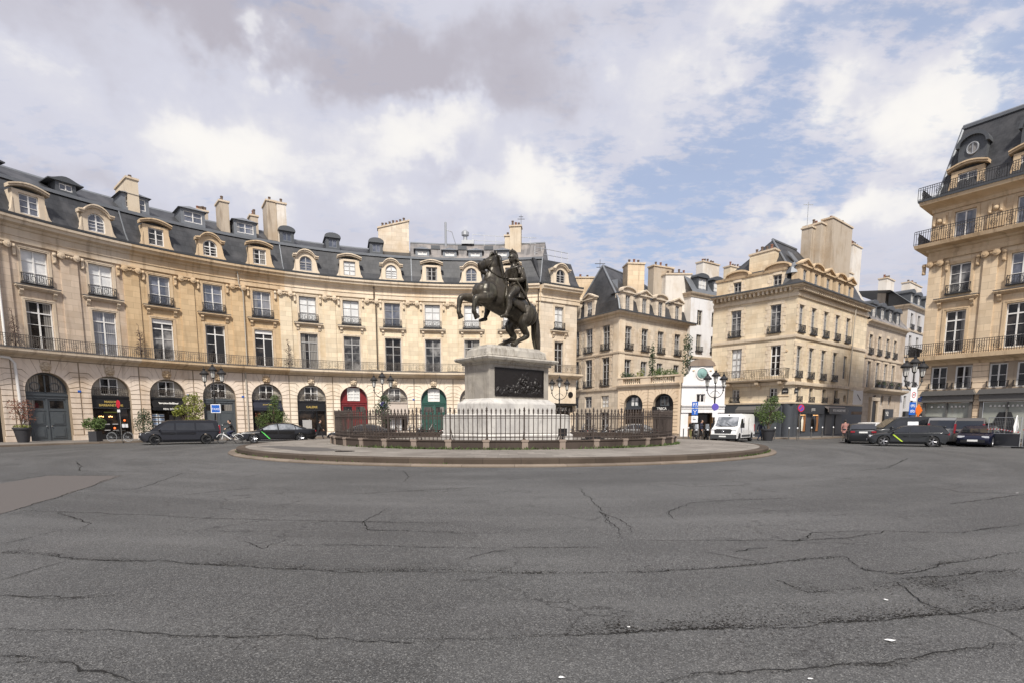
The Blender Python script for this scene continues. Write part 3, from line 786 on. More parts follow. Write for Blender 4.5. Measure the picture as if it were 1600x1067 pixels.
def mask_mesh(mat):
    def mk():
        b = MB(); b.ball((0, -.10, 0), .26, 12, .82, .62, 1.1); b.ball((0, -.27, -.03), .07, 8, .8, 1, 1.4)
        for sx in (-1, 1):
            b.ball((sx*.11, -.22, .07), .06, 8); b.ball((sx*.21, -.10, .06), .13, 8); b.ball((sx*.20, -.08, -.16), .11, 8)
        b.ball((0, -.13, .24), .16, 10, 1.3, .8, .7); b.ball((0, -.20, -.19), .09, 8, 1.2, .7, .8)
        b.lathe([(.02, -.03), (.36, -.03), (.40, .02), (.02, .02)], 18, (0, 0, 0), 'y')
        return b.mesh('keystone_mask', mat, 60)
    return cached(('mask', mat), mk)
def volute_dormer(root, face, u, v, w, kind, stone_m, pane, frame='white_paint', wd=1.95, name='dormer'):
    """stone-fronted attic window; kind 'round' or 'flat'; front at w, body running back into the roof"""
    H = 1.90; ww = 1.18; hh = 1.40
    def mk():
        b = MB(); x = wd/2; fl = Flat((-x, 0), (x, 0))
        op = [(x-ww/2, x+ww/2, .30, .30+hh, kind == 'round')]
        o = len(b.v); wall(b, fl, 0, 2*x, 0, H, op, .22)
        b.box(-x, -x+.003, .0, 1.55, 0, H-.01); b.box(x-.003, x, .0, 1.55, 0, H-.01)
        # scrolled feet
        for sx in (-1, 1):
            pl = [(sx*x, 0), (sx*(x+.36), .0), (sx*(x+.34), .16), (sx*(x+.14), .5), (sx*(x+.05), 1.0), (sx*x, 1.3)]
            if sx < 0: pl = pl[::-1]
            b.prism(pl, -.04, .35)
        # curved cornice
        rise = .30 if kind == 'flat' else .0
        if kind == 'flat':
            arc = [(-x-.24 + (2*x+.48)*k/12, H + rise*sin(pi*k/12)) for k in range(13)]
        else:
            rr = ww/2+.36; cz = .30+hh-ww/2
            arc = [(-x-.24, H-.36), (-rr-.02, H-.36)] + [(-rr*cos(pi*k/14), max(H-.36, cz+.02+rr*1.02*sin(pi*k/14))) for k in range(2, 13)] + [(rr+.02, H-.36), (x+.24, H-.36)]
        for t0, t1, pj in ((.0, .10, .30), (.103, .24, .20)):
            for (xa, za), (xb, zb) in zip(arc[:-1], arc[1:]):
                if abs(xb-xa) < 1e-4: continue
                b.prism([(xa, za-t1+.24), (xb, zb-t1+.24), (xb, zb-t0+.24), (xa, za-t0+.24)], -pj, .4)
        if kind == 'round':
            seg = [p for p in arc if abs(p[0]) <= ww/2+.4]
            for (xa, za), (xb, zb) in zip(seg[:-1], seg[1:]):
                if max(za, zb) > H: b.prism([(xa, H+.001), (xb, H+.001), (xb, max(zb, H+.01)), (xa, max(za, H+.01))], -.01, .5)
        return b.mesh('dormer', stone_m, 35)
    def mk2():
        b = MB(); x = wd/2 - .02
        prof = [(-x, H-.03), (x, H-.03), (x*.7, H+.22), (0, H+.42), (-x*.7, H+.22)]
        b.prism(prof, .38, 2.1)
        b.box(-x, x, .3, 1.5, .02, H-.035)
        return b.mesh('dormer_roof', 'lead')
    o = put(name, cached(('vd', kind, stone_m, wd), mk), root, face, u, v, w)
    inst('dormer_roof', cached(('vdr', kind), mk2), o)
    fm = cached(('wfd', kind, frame), lambda: win_frame(ww, hh, 3, 0, kind == 'round').mesh('window_frame', frame))
    f = inst('dormer_window', fm, o, Matrix.Translation((0, .16, .30)))
    pm = cached(('wpd', kind, pane), lambda: win_pane(ww, hh, kind == 'round').mesh('pane', pane))
    inst('pane', pm, o, Matrix.Translation((0, .16, .30)))
    return o
def zinc_dormer(root, face, u, v, w, style, wd=1.75, h=1.05, frame='white_paint', pane='glass_blue', depth=2.2):
    """small lead-clad roof dormer: 'hip', 'arch' or 'brow'"""
    def mk():
        b = MB(); x = wd/2; ww = wd-.5; wh = h-.3
        b.box(-x, -ww/2, 0, depth, -.3, h); b.box(ww/2, x, 0, depth, -.3, h); b.box(-ww/2, ww/2, 0, depth, -.3, .12); b.box(-ww/2, ww/2, 0, depth, .12+wh, h-.002)
        b.box(-ww/2, ww/2, .2, depth, .12, .12+wh-.002)
        if style == 'hip':
            v = [(-x-.2, -.2, h), (x+.2, -.2, h), (x+.2, depth, h), (-x-.2, depth, h), (0, .75, h+.52), (0, depth, h+.52)]
            b.add(v, [(0,1,4), (1,2,5,4), (3,0,4,5), (0,3,2,1), (2,3,5)])
        else:
            rise = .42 if style == 'arch' else .34; ov = .14 if style == 'arch' else .5
            N = 10; top = [((x+ov)*cos(pi*k/N), h + rise*sin(pi*k/N)) for k in range(N+1)]
            if style == 'brow': top = [((x+ov)*(1-2*k/N), h + rise*(.5-.5*cos(2*pi*k/N))) for k in range(N+1)]
            b.prism([(p[0], p[1]+.002) for p in top] + [(-(x+ov), h-.08), (x+ov, h-.08)], -.16, depth)
        return b.mesh('roof_dormer', 'zinc' if style == 'hip' else 'lead', 30)
    ww = wd-.5; wh = h-.3
    o = put('roof_dormer', cached(('zd', style, wd, h, depth), mk), root, face, u, v, w)
    fm = cached(('wfz', ww, wh, frame), lambda: win_frame(ww, wh, 2 if wh > .9 else 1, 0, False, .06).mesh('window_frame', frame))
    inst('dormer_window', fm, o, Matrix.Translation((0, .10, .12)))
    inst('pane', cached(('wpz', ww, wh, pane), lambda: win_pane(ww, wh).mesh('pane', pane)), o, Matrix.Translation((0, .10, .12)))
    return o
def chimney(root, c, ax, half_a, half_b, z0, z1, mat='render_chim', pots=4, potmat='pot_brown', slope=0., cap=True, name='chimney', pot_h=.48):
    """slab chimney: centre c (x,y), long axis ax (unit), half lengths along and across, slope raises one end of the top"""
    a = Vector((ax[0], ax[1], 0)).normalized(); n = Vector((-a.y, a.x, 0)); C = Vector((c[0], c[1], 0))
    b = MB()
    def P(i, j, z): return C + a*half_a*i + n*half_b*j + Vector((0, 0, z))
    zt = lambda i: z1 + slope*i
    v = [P(-1,-1,z0), P(1,-1,z0), P(1,1,z0), P(-1,1,z0), P(-1,-1,zt(-1)), P(1,-1,zt(1)), P(1,1,zt(1)), P(-1,1,zt(-1))]
    fs = [(0,1,5,4), (1,2,6,5), (2,3,7,6), (3,0,4,7), (4,5,6,7)]
    b.add(v, fs); o = b.build(name, mat, root)
    if cap:
        e = 1 + .09/half_a; g = 1 + .09/half_b; q = MB()
        lo = [P(-e,-g,zt(-e)), P(e,-g,zt(e)), P(e,g,zt(e)), P(-e,g,zt(-e))]; up = Vector((0, 0, .16)); dn = Vector((0, 0, .003))
        q.add([x+dn for x in lo] + [x+up for x in lo], [(3,2,1,0), (0,1,5,4), (1,2,6,5), (2,3,7,6), (3,0,4,7), (4,5,6,7)])
        q.build('chimney_cap', 'trim', o)
    for k in range(pots):
        i = -.82 + 1.64*(k+.5)/pots; q = MB(); hz = pot_h*(.75+.5*R_.random()); p = P(i, R_.uniform(-.2, .2), zt(i)+.15)
        q.lathe([(.13, 0), (.11, hz*.8), (.14, hz*.82), (.14, hz), (.08, hz)], 8, tuple(p))
        q.build('chimney_pot', potmat if (k*7+pots) % 5 else 'terracotta', o, 40)
    return o
def text_mesh(body, size, mat, depth=.012, sx=1., bold=0.):
    """lettering as a mesh, centred, facing -y"""
    c = bpy.data.curves.new('lettering', 'FONT'); c.body = body; c.size = size; c.extrude = depth; c.align_x = 'CENTER'; c.align_y = 'CENTER'; c.offset = bold; c.resolution_u = 2
    o = bpy.data.objects.new('tmp', c); COL.objects.link(o)
    bpy.context.view_layer.update()
    me = bpy.data.meshes.new_from_object(o.evaluated_get(bpy.context.evaluated_depsgraph_get()))
    bpy.data.objects.remove(o); bpy.data.curves.remove(c)
    for v in me.vertices: v.co = (v.co.x*sx, -v.co.z, v.co.y)
    me.materials.clear(); me.materials.append(MT[mat]); me.name = 'lettering'
    return me
def foliage(n, shape, size, seed, flat=.35):
    """n small leaf faces scattered through lumps: shape = list of (centre, radii, weight)"""
    r = random.Random(seed); b = MB(); tot = sum(s[2] for s in shape)
    for _ in range(n):
        k = r.uniform(0, tot)
        for c, rad, wt in shape:
            k -= wt
            if k <= 0: break
        while True:
            p = Vector((r.uniform(-1, 1), r.uniform(-1, 1), r.uniform(-1, 1)))
            if .25 < p.length < 1: break
        p = Vector((c[0] + p.x*rad[0], c[1] + p.y*rad[1], c[2] + p.z*rad[2]))
        s = size*r.uniform(.6, 1.3); a = Vector((r.gauss(0, 1), r.gauss(0, 1), r.gauss(0, .5))).normalized(); q = a.orthogonal().normalized()
        q.rotate(Matrix.Rotation(r.uniform(0, 6.28), 3, a)); w = a.cross(q)
        b.add([p - q*s, p + w*s*flat, p + q*s, p - w*s*flat], [(0, 1, 2, 3)])
    return b
MT['joint'] = stone('masonry_joint', (.30,.24,.175), .4, 40, 40, 1)
# ---------------------------------------------------------------- ground
def sheet(name, pts, z, mat, kind='structure'):
    b = MB(); b.add([(p[0], p[1], z) for p in pts], [tuple(range(len(pts)))])
    return struct(b.build(name, mat), kind)
sheet('road', [(-400,-60), (400,-60), (400,500), (-400,500)], 0, 'asphalt')
def strip(name, pts, z, mat):
    return sheet(name, [ground(*p) for p in pts], z, mat)
strip('road_patch', [(-60,826), (0,803), (110,770), (190,742.5), (75,742.5), (-60,765)], .004, 'patch')
def cracks():
    L = [[(900,760),(930,780),(945,805),(965,825),(980,842)], [(955,822),(938,800),(975,815),(985,832)],
     [(800,855),(935,855)], [(975,843),(1080,844),(1240,845),(1330,840),(1385,830),(1500,832),(1600,818)],
     [(800,895),(1000,894),(1150,885),(1250,875),(1315,870),(1350,890),(1400,895),(1500,875),(1600,862)],
     [(800,997),(950,990),(1150,980),(1250,975),(1400,966),(1500,957),(1640,948)],
     [(1380,900),(1425,925),(1490,960),(1550,980),(1600,1010)],
     [(1030,1068),(1100,1052),(1235,1050),(1300,1037),(1400,1040),(1460,1025),(1550,1007),(1590,1007)],
     [(1080,785),(1040,800),(1052,813)], [(1080,785),(1150,781),(1240,777)], [(1045,755),(1080,760),(1175,757)], [(1340,735),(1390,730),(1420,715)],
     [(1455,760),(1500,768),(1600,771)], [(1485,787),(1600,772)], [(1245,845),(1270,832),(1375,830)], [(1100,862),(1200,880)],
     [(35,797),(175,802),(375,811),(560,815),(700,817)], [(0,803),(110,770),(190,742)], [(0,752),(75,742),(190,742)],
     [(0,863),(75,867),(115,874),(225,877),(300,881),(425,887),(550,892),(700,890),(800,895)], [(0,907),(50,892),(105,877)],
     [(0,983),(175,990),(320,995),(430,996),(550,999),(700,997),(800,997)], [(0,1038),(60,1031),(125,1035),(175,1052),(215,1067)],
     [(110,770),(215,763),(290,737)], [(270,775),(340,767),(400,762)], [(440,852),(600,852),(750,856)],
     [(607,793),(565,815),(570,828),(600,828),(780,832)], [(725,875),(770,862),(800,858)], [(0,850),(100,827)], [(0,1025),(60,1030)], [(90,800),(140,818),(130,826)],
     [(380,845),(410,857),(450,842)], [(630,735),(640,745),(632,752)], [(120,720),(125,735),(240,737)], [(380,745),(410,740)], [(1400,905),(1600,890)], [(1150,862),(1200,855)],
     [(540,772),(760,760)], [(0,930),(90,936),(180,930)], [(1210,905),(1260,925),(1300,921)]]
    b = MB(); r = random.Random(3)
    for pts in L:
        q = [ground(*p) for p in pts]
        path = []
        for a, c in zip(q[:-1], q[1:]):
            n = max(2, int((c-a).length/.045))
            for k in range(n): path.append(a.lerp(c, k/n))
        path.append(q[-1])
        off = [0.]
        for _ in path[1:]: off.append(off[-1]*.93 + r.gauss(0, .013))
        N = len(path); lastL = None
        for i in range(N):
            t = (path[min(i+1, N-1)] - path[max(i-1, 0)]); t.normalize() if t.length else None
            nrm = Vector((-t.y, t.x, 0)); dist = path[i].length
            w = (.0038 + .00038*dist)*(.55 + 1.3*mnoise.noise(path[i]*3.) ** 2 + .5*r.random())*min(1, .25 + 4*min(i, N-1-i)/N)
            c = path[i] + nrm*off[i]; cur = (c - nrm*w, c + nrm*w)
            if lastL: b.add([(p.x, p.y, .0075) for p in (lastL[0], cur[0], cur[1], lastL[1])], [(0, 1, 2, 3)])
            lastL = cur
            if r.random() < .045 and dist < 12:            # short side cracks
                d2 = (t*r.uniform(-1, 1) + nrm*r.choice((-1, 1))); d2.normalize(); p = c
                for _ in range(r.randint(2, 6)):
                    d2 = (d2 + Vector((r.gauss(0, .5), r.gauss(0, .5), 0))).normalized(); e = p + d2*.06; m = Vector((-d2.y, d2.x, 0))*w*.45
                    b.add([(x.x, x.y, .0085) for x in (p-m, p+m, e+m*.7, e-m*.7)], [(0, 1, 2, 3)]); p = e
    struct(b.build('road_cracks', 'crack'))
    b = MB()
    def fringe(pts, wf, wn, z):
        q = [ground(*p) for p in pts]; path = []
        for a, c in zip(q[:-1], q[1:]): n = max(1, int((c-a).length/.4)); path += [a.lerp(c, k/n) for k in range(n)]
        path.append(q[-1]); prev = None
        for i, p in enumerate(path):
            d = p.length; f, g = Vector((0, 1, 0))*wf*(1+.05*d), Vector((0, -1, 0))*wn*(1+.05*d)
            cur = [(p+f, 1.), (p, .0), (p+g, -1.)]
            if prev:
                for (pa, va), (pb, vb), (ca, wa), (cb, wb) in zip(prev[:-1], prev[1:], cur[:-1], cur[1:]):
                    b.add([(v.x, v.y, z) for v in (pa, ca, cb, pb)], [(0, 1, 2, 3)], [(0, va), (1, wa), (1, wb), (0, vb)])
            prev = cur
    for i, pts in enumerate(L): fringe(pts, .075, .055, .0055 + .0001*(i % 9))
    for pts in (L[5], L[19]): fringe(pts, .42, .03, .0045)
    fringe(L[4], .16, .08, .0050); fringe(L[5][1:], 1.1, .03, .0040); fringe([(1250,925),(1400,915),(1600,895)], .5, .5, .0042)
    struct(b.build('road_ravelling', 'ravel'))
cracks()
# ---------------------------------------------------------------- geometry of the square
FC, FR, A0, BAY = (-3.79, 25.96), 35.41, -1.097, 4.249
ARC = Arc(FC, FR, A0)
def arc_pts(k0, k1, w=0., n=None):
    n = n or max(2, int((k1-k0)*6)); return [ARC.at(BAY*(k0+(k1-k0)*i/n), 0, w) for i in range(n+1)]
E0 = ARC.at(BAY*10.76, 0); E1 = Vector((7.3, 63.3, 0))
B2far, B2c, WINGr = (7.2, 65.8), (11.3, 59.0), (16.45, 54.0)
B3l, B3r = (16.68, 54.45), (21.0, 54.6)
B5l, B5c, B5r = (20.9, 58.4), (26.4, 52.2), (39.8, 63.0)
B6r = (50.0, 71.2); B7r = (61.0, 80.1)
B8c = (32.83, 44.75); B8d = Vector((.569, -.822, 0))
def walk(name, pts, wd):
    b = MB(); miter_sweep(b, pts, [(0, .0), (wd-.3, .0), (wd-.3, .138), (0, .138)]); struct(b.build(name, 'sidewalk'))
    b = MB(); miter_sweep(b, pts, [(wd-.3, .0), (wd, .0), (wd, .13), (wd-.02, .145), (wd-.3, .145)]); struct(b.build('kerb', 'kerb'))
walk('sidewalk', arc_pts(-3, 10.76) + [E1], 5.6)
walk('sidewalk', [B2far, B2c, WINGr, (21.0, 54.0), B5c, B5r, B6r, B7r], 2.6)
e8 = Vector((B8c[0], B8c[1], 0))
walk('sidewalk', [e8 + Vector((.78, .62, 0))*16, e8, e8 + B8d*22], 3.2)

# ---------------------------------------------------------------- the curved terrace
def rustication(root, k, mat, lo=.55, r=1.4, spring=3.88, top=6.22, face=ARC, half=2.1, uc=None, name='rusticated_stonework'):
    """arcade stone blocks with open joints round one arch"""
    b = MB(); uc = BAY*k if uc is None else uc; pr = .045; gap = .026
    def poly(pts):
        cx = sum(p[0] for p in pts)/len(pts); cz = sum(p[1] for p in pts)/len(pts)
        q = []
        for x, z in pts:
            dx, dz = x-cx, z-cz
            q.append((x - (gap if dx > 0 else -gap)*min(1, abs(dx)/.06), z - (gap if dz > 0 else -gap)*min(1, abs(dz)/.06)))
        n = len(q)
        fr = [face.at(uc+x, z, pr) for x, z in q]; bk = [face.at(uc+x, z, 0) for x, z in q]; uv = [(uc+x, z) for x, z in q]
        b.add(fr + bk, [tuple(range(n))] + [(i, i+n, (i+1) % n+n, (i+1) % n) for i in range(n)], uv+uv)
    n = 8; hgt = (spring-lo)/n
    for s in (-1, 1):
        def P(pts): poly([(s*x, z) for x, z in (pts if s > 0 else pts[::-1])])
        for i in range(n): P([(r, lo+i*hgt), (half, lo+i*hgt), (half, lo+(i+1)*hgt), (r, lo+(i+1)*hgt)])
        th = [0, .20, .40, .60, .80, 1.0, 1.2, 1.42]; rr = r+.72
        def joint(t):
            x, z = rr*cos(t), spring + rr*sin(t)
            if t < .95 and z < top-.1:
                return [(x, z), (half, z)] if x < half else [(half, spring + r*sin(t) + (half-r*cos(t))*math.tan(t))]
            L = (top-spring)/sin(t); return [(min(half, L*cos(t)), top)]
        for t0, t1 in zip(th[:-1], th[1:]):
            a = [(r*cos(t0), spring+r*sin(t0))] + joint(t0); c = joint(t1)[::-1] + [(r*cos(t1), spring+r*sin(t1))]
            if a[-1][0] >= half-1e-6 and c[0][1] >= top-1e-6 and c[0][0] < half-1e-6: c = [(half, top)] + c
            P(a + c)
    tk = 1.42
    poly([(-r*cos(tk), spring+r*sin(tk)), (r*cos(tk), spring+r*sin(tk)), ((top-spring)/sin(tk)*cos(tk), top), (-(top-spring)/sin(tk)*cos(tk), top)])
    return b.build(name, mat, root)
def half_disc(r, z0, n=18): return [(r*cos(pi*i/n), z0 + r*sin(pi*i/n)) for i in range(n+1)]
def arch_fill(root, k, kind, paint, lun='greige_paint', lunpane='glass_dark', lw='white_paint', face=ARC, uc=None, r=1.4, spring=3.88, text=None, tm='lettering', lun_cols=2):
    uc = BAY*k if uc is None else uc; D = -.42; sill = 3.72
    # lunette
    b = MB(); b.prism([(-r, sill), (r, sill)] + half_disc(r, spring), 0, .08)
    q = put('lunette_panel', b.mesh('lunette_panel', lun), root, face, uc, 0, D)
    if kind == 'carriage':
        b = MB(); b.add([(x*.86, -.01, sill+.12+(z-sill)*.84) for x, z in [(-r, sill), (r, sill)] + half_disc(r, spring)], [tuple(range(21))])
        inst('fanlight', b.mesh('fanlight', 'glass_dark'), q)
        b = MB(); b.box(-.05, .05, -.06, -.012, sill+.1, spring+1.2)
        for sx in (-1, 1): b.tube([(sx*.62 + .3*cos(2*pi*i/12), -.04, 4.25 + .3*sin(2*pi*i/12)) for i in range(12)], .03, 4, True)
        inst('fanlight_ironwork', b.mesh('fanlight_ironwork', 'door_grey'), q)
    else:
        w = window(root, face, uc, sill+.06, D+.06, 1.28, 1.36, lw, lunpane, 2 if lun_cols == 2 else 4, name='lunette_window', cols=lun_cols)
        if lun == 'greige_paint':
            me = rail_mesh(2.5, .62, .16, 'iron_light', True, .012)
            put('lunette_railing', me, root, face, uc, sill+.02, D+.20)
    # lintel
    b = MB(); b.box(-r+.01, r-.01, -.16, .1, sill-.16, sill); b.box(-r+.01, r-.01, -.10, .1, sill-.34, sill-.163)
    put('lintel', b.mesh('lintel', paint), root, face, uc, 0, D)
    top = sill-.34; lo = .14
    if kind in ('carriage', 'door'):
        b = MB(); b.box(-r+.01, -r+.16, -.08, .06, lo, top-.003); b.box(r-.16, r-.01, -.08, .06, lo, top-.003); b.box(-.06, .06, -.075, .06, lo, top-.003)
        fr = put('door_frame', b.mesh('door_frame', paint), root, face, uc, 0, D)
        for sx in (-1, 1):
            b = MB(); x0, x1 = sorted((sx*.065, sx*(r-.165))); xm0, xm1 = x0+.14, x1-.14
            b.box(x0, x1, -.02, .05, lo, top-.006)
            for z0, z1 in ((lo+.2, 1.15), (1.32, 2.35)):
                b.box(xm0, xm1, -.055, -.018, z0, z1); b.box(xm0+.12, xm1-.12, -.085, -.05, z0+.12, z1-.12)
            b.box(x0+.003, x1-.003, -.05, -.018, 2.42, 2.52)
            lf = put('door_leaf', b.mesh('door_leaf', paint), root, face, uc, 0, D)
            b = MB(); b.box(xm0, xm1, -.035, -.018, 2.62, top-.18); inst('door_pane', b.mesh('door_pane', 'glass_dark'), lf)
            b = MB(); b.ball((sx*.16, -.10, 1.25), .05, 8); inst('door_knob', b.mesh('door_knob', 'chrome'), lf)
    else:
        b = MB(); b.box(-r+.01, r-.01, -.20, .06, top-.62, top-.003); b.box(-r+.01, r-.01, -.24, -.1, top-.68, top-.623)
        fa = put('fascia', b.mesh('fascia', paint), root, face, uc, 0, D)
        if text:
            for i, ln in enumerate(text):
                inst('lettering', cached(('tx', ln, tm), lambda: text_mesh(ln, .30 if len(text) == 1 else .25, tm, .01, 1.0, .006)), fa,
                     Matrix.Translation((0, -.215, top-.31 + (.14 - .28*i if len(text) > 1 else 0))))
        t2 = top-.68
        b = MB(); 
        for x in (-r+.07, r-.07): b.box(x-.06, x+.06, -.12, .05, lo, t2-.003)
        b.box(r-.95, r-.88, -.10, .05, lo, t2-.003); b.box(-r+.13, r-.13, -.10, .05, lo, lo+.42)
        fr = put('shop_frame', b.mesh('shop_frame', paint), root, face, uc, 0, D)
        b = MB(); b.add([(-r+.13, .02, lo+.42), (r-.13, .02, lo+.42), (r-.13, .02, t2), (-r+.13, .02, t2)], [(0, 1, 2, 3)])
        inst('shop_window', b.mesh('shop_window', 'glass_shop'), fr)
        return fr, t2
    return None, top
def awning(root, face, uc, w2, v_top, v_bot, w_in, w_out, mat, text=None, tm='lettering', size=.3, name='awning'):
    def f(x, y, z): return (x, y, z)
    b = MB(); v = [(-w2, -w_in, v_top), (w2, -w_in, v_top), (w2, -w_out, v_bot), (-w2, -w_out, v_bot)]
    b.add(v + [(x, y, z-.04) for x, y, z in v], [(0,1,2,3), (7,6,5,4), (0,4,5,1), (1,5,6,2), (2,6,7,3), (3,7,4,0)])
    b.box(-w2, w2, -w_out-.02, -w_out+.02, v_bot-.28, v_bot-.043)
    o = put(name, b.mesh('awning', mat), root, face, uc)
    if text:
        for i, (ln, sz) in enumerate(text):
            me = cached(('aw', ln, sz, tm), lambda: text_mesh(ln, sz, tm, .008, 1., .006))
            sl = atan2(v_top-v_bot, w_out-w_in)
            if i == 0:
                M = Matrix.Translation((0, -(w_in+w_out)/2 - .02*sin(sl), (v_top+v_bot)/2 + .02)) @ Matrix.Rotation(-(pi/2-sl), 4, 'X')
            else: M = Matrix.Translation((0, -w_out-.035, v_bot-.16))
            inst('lettering', me, o, M)
    return o
ENT = [(-.1,14.36),(.14,14.36),(.14,14.74),(.20,14.77),(.20,14.85),(.09,14.88),(.09,15.28),(.20,15.33),(.26,15.50),(.60,15.60),(.64,15.78),(.76,15.85),(.78,16.03),(-.1,16.03)]
BALC = [(-.05,6.26),(.10,6.26),(.13,6.36),(.34,6.43),(.80,6.52),(.86,6.60),(.93,6.64),(.95,6.84),(-.05,6.84)]
def terrace(label, k0, k1, bays, wallm, rustm, trimm, frames, roof2, roofm, kw):
    """one house of the curved terrace, from bay line k0 to k1"""
    root = thing('terraced_house', label, 'house', tuple(ARC.at(BAY*(k0+k1)/2, 0)), 0, 'curved terrace houses round the square')
    u0, u1 = BAY*k0, BAY*k1
    b = MB(); wall(b, ARC, u0, u1, 0, 6.30, [(BAY*k-1.4, BAY*k+1.4, .02, 5.28, True) for k in bays], .5); b.build('ground_floor_wall', 'joint', root)
    b = MB(); sweep(b, ARC, u0, u1, [(.07, .0), (.07, .5), (.0, .53), (-.1, .53), (-.1, 0)]) if False else None
    ops = []
    for k in bays: ops += [(BAY*k-.84, BAY*k+.84, 6.95, 10.40, False), (BAY*k-.82, BAY*k+.82, 11.62, 14.02, False)]
    b = MB(); wall(b, ARC, u0, u1, 6.30, 14.5, ops, .26); b.build('upper_wall', wallm, root)
    b = MB(); sweep(b, ARC, u0, u1, ENT); b.build('entablature', trimm, root, 30)
    b = MB(); sweep(b, ARC, u0, u1, [(.42,16.03),(.80,16.05),(.84,16.20),(.40,16.20)]); b.build('gutter', 'lead', root, 30); b = MB(); sweep(b, ARC, u0, u1, [(.003,6.845),(.975,6.845),(.975,6.895),(.003,6.86)]); b.build('balcony_flashing', 'lead', root, 30)
    b = MB(); sweep(b, ARC, u0, u1, BALC); b.build('balcony_slab', trimm, root, 30)
    b = MB(); sweep(b, ARC, u0, u1, [(.30,16.12),(-.35,17.0),(-1.5,19.2),(-1.9,19.2),(-1.9,16.12)]); b.build('mansard_roof', roofm, root)
    b = MB(); (bw, bv, rw, rv) = roof2
    sweep(b, ARC, u0, u1, [(-1.5,19.24),(rw,rv),(rw-4.5,19.24)]); b.build('upper_roof', kw.get('upper', roofm), root)
    b = MB(); sweep(b, ARC, u0, u1, [(-1.30,19.06),(-1.28,19.30),(-1.6,19.36),(-1.7,19.2)]); sweep(b, ARC, u0, u1, [(rw+.12,rv-.06),(rw,rv+.10),(rw-.12,rv-.06)]); b.build('roof_flashing', 'zinc', root)
    for kk in (k0, k1):
        b = MB(); b.tube([ARC.at(BAY*kk, 16.2, .28), ARC.at(BAY*kk, 17.0, -.33), ARC.at(BAY*kk, 19.3, -1.48)], .06, 4)
        if kk == k1: b.build('roof_seam', 'zinc', root)
    for k in bays:
        rustication(root, k, rustm)
        b = MB(); u = BAY*k
        for s in (-1, 1): b = MB(); cbox(b, ARC, u+min(s*1.36, s*2.122), u+max(s*1.36, s*2.122), .0, .52, 0, .07); b.build('pier_base', rustm, root)
        put('keystone_mask', mask_mesh(trimm), root, ARC, u, 5.70, .04)
        fr = frames.get(k, {})
        window(root, ARC, u, 6.95, -.2, 1.66, 3.44, fr.get('f', 'white_paint'), fr.get('lo', 'glass_dark'), 3, 2.62)
        window(root, ARC, u, 11.62, -.2, 1.62, 2.39, fr.get('f', 'white_paint'), fr.get('up', 'glass_mid'), 3)
        if fr.get('open'):
            b = MB(); b.box(-.38, .38, -.02, .02, .1, 2.5); 
            for z in (.95, 1.75): b.box(-.36, .36, -.026, -.021, z-.02, z+.02)
        put('window_surround', surround_mesh(1.68, 3.45, trimm, .20), root, ARC, u, 6.95, 0)
        put('window_surround', surround_mesh(1.64, 2.40, trimm, .20), root, ARC, u, 11.62, 0)
        put('window_hood', ledge_mesh(2.75, trimm), root, ARC, u, 11.42, 0)
        put('window_guard', guard_mesh(1.86), root, ARC, u, 11.66, 0)
        if fr.get('blind'):
            b = MB(); b.box(-.8, .8, -.05, .0, 3.06, 3.44); put('roller_blind', b.mesh('roller_blind', 'white_paint'), root, ARC, u, 6.95, -.16)
        put('balcony_railing', rail_mesh(4.14, .92, .15, 'iron_light', True), root, ARC, u, 6.86, .84)
    for k in sorted({k-.5 for k in bays} | {max(bays)+.5}):
        if k0-.01 <= k < k1-.01 or (k >= k1-.01 and kw.get('last_pilaster')): pilaster(root, ARC, BAY*k, 6.85, 14.36, 1.12, wallm, trimm)
    for k in bays:
        fr = frames.get(k, {})
        volute_dormer(root, ARC, BAY*k, 16.2, .12, 'round' if k % 2 else 'flat', trimm, fr.get('dp', 'glass_blue'), fr.get('df', 'white_paint'))
    return root
def fr(f='white_paint', lo='glass_dark', up='glass_mid', dp='glass_blue', df='white_paint', **k): return dict(f=f, lo=lo, up=up, dp=dp, df=df, **k)

HA = terrace('greyish stone house at the left end of the curved terrace, with grey carriage door', -2.5, 1.5, (-2, -1, 0, 1), 'stone_grey', 'rust_grey', 'trim',
    {-1: fr(), 0: fr(up='glass_white'), 1: fr(lo='glass_blue', up='glass_white')}, (-1.5, 19.2, -5.2, 21.2), 'slate', {})
HB = terrace('ochre stone house of the curved terrace with two open windows, behind the black van', 1.5, 4.5, (2, 3, 4), 'stone_ochre', 'rust_grey', 'trim_ochre',
    {2: fr(up='glass_blue', lo='glass_mid', blind=1, dp='glass_mid'), 3: fr(up='glass_blue', open=1, dp='glass_dark'), 4: fr(up='glass_blue', blind=1, open=1, dp='glass_dark')}, (-1.5, 19.2, -5.2, 21.2), 'slate', {})
HC = terrace('cream stone house of the curved terrace with the dark red doorway and dark downpipe', 4.5, 7.5, (5, 6, 7), 'stone_cream', 'rust_cream', 'trim_cream',
    {5: fr('grey_paint', 'glass_dark', 'glass_white', 'glass_blue', 'grey_paint'), 6: fr('grey_paint', 'glass_mid', 'glass_white', 'glass_white', 'grey_paint'), 7: fr('grey_paint', 'glass_dark', 'glass_blue', 'glass_white', 'grey_paint')}, (-1.5, 19.2, -4.4, 20.6), 'slate', {})
HD = terrace('cream stone end house of the curved terrace with tall grey roof, right behind the statue', 7.5, 10.76, (8, 9, 10), 'stone_cream', 'rust_cream', 'trim_cream',
    {8: fr('grey_paint', 'glass_mid', 'glass_white', 'glass_dark', 'grey_paint'), 9: fr('grey_paint', 'glass_dark', 'glass_white', 'glass_blue', 'grey_paint'), 10: fr('grey_paint', 'glass_mid', 'glass_white', 'glass_dark', 'grey_paint')}, (-1.5, 19.2, -3.6, 21.4), 'slate', {'upper': 'slate_old', 'last_pilaster': 0})
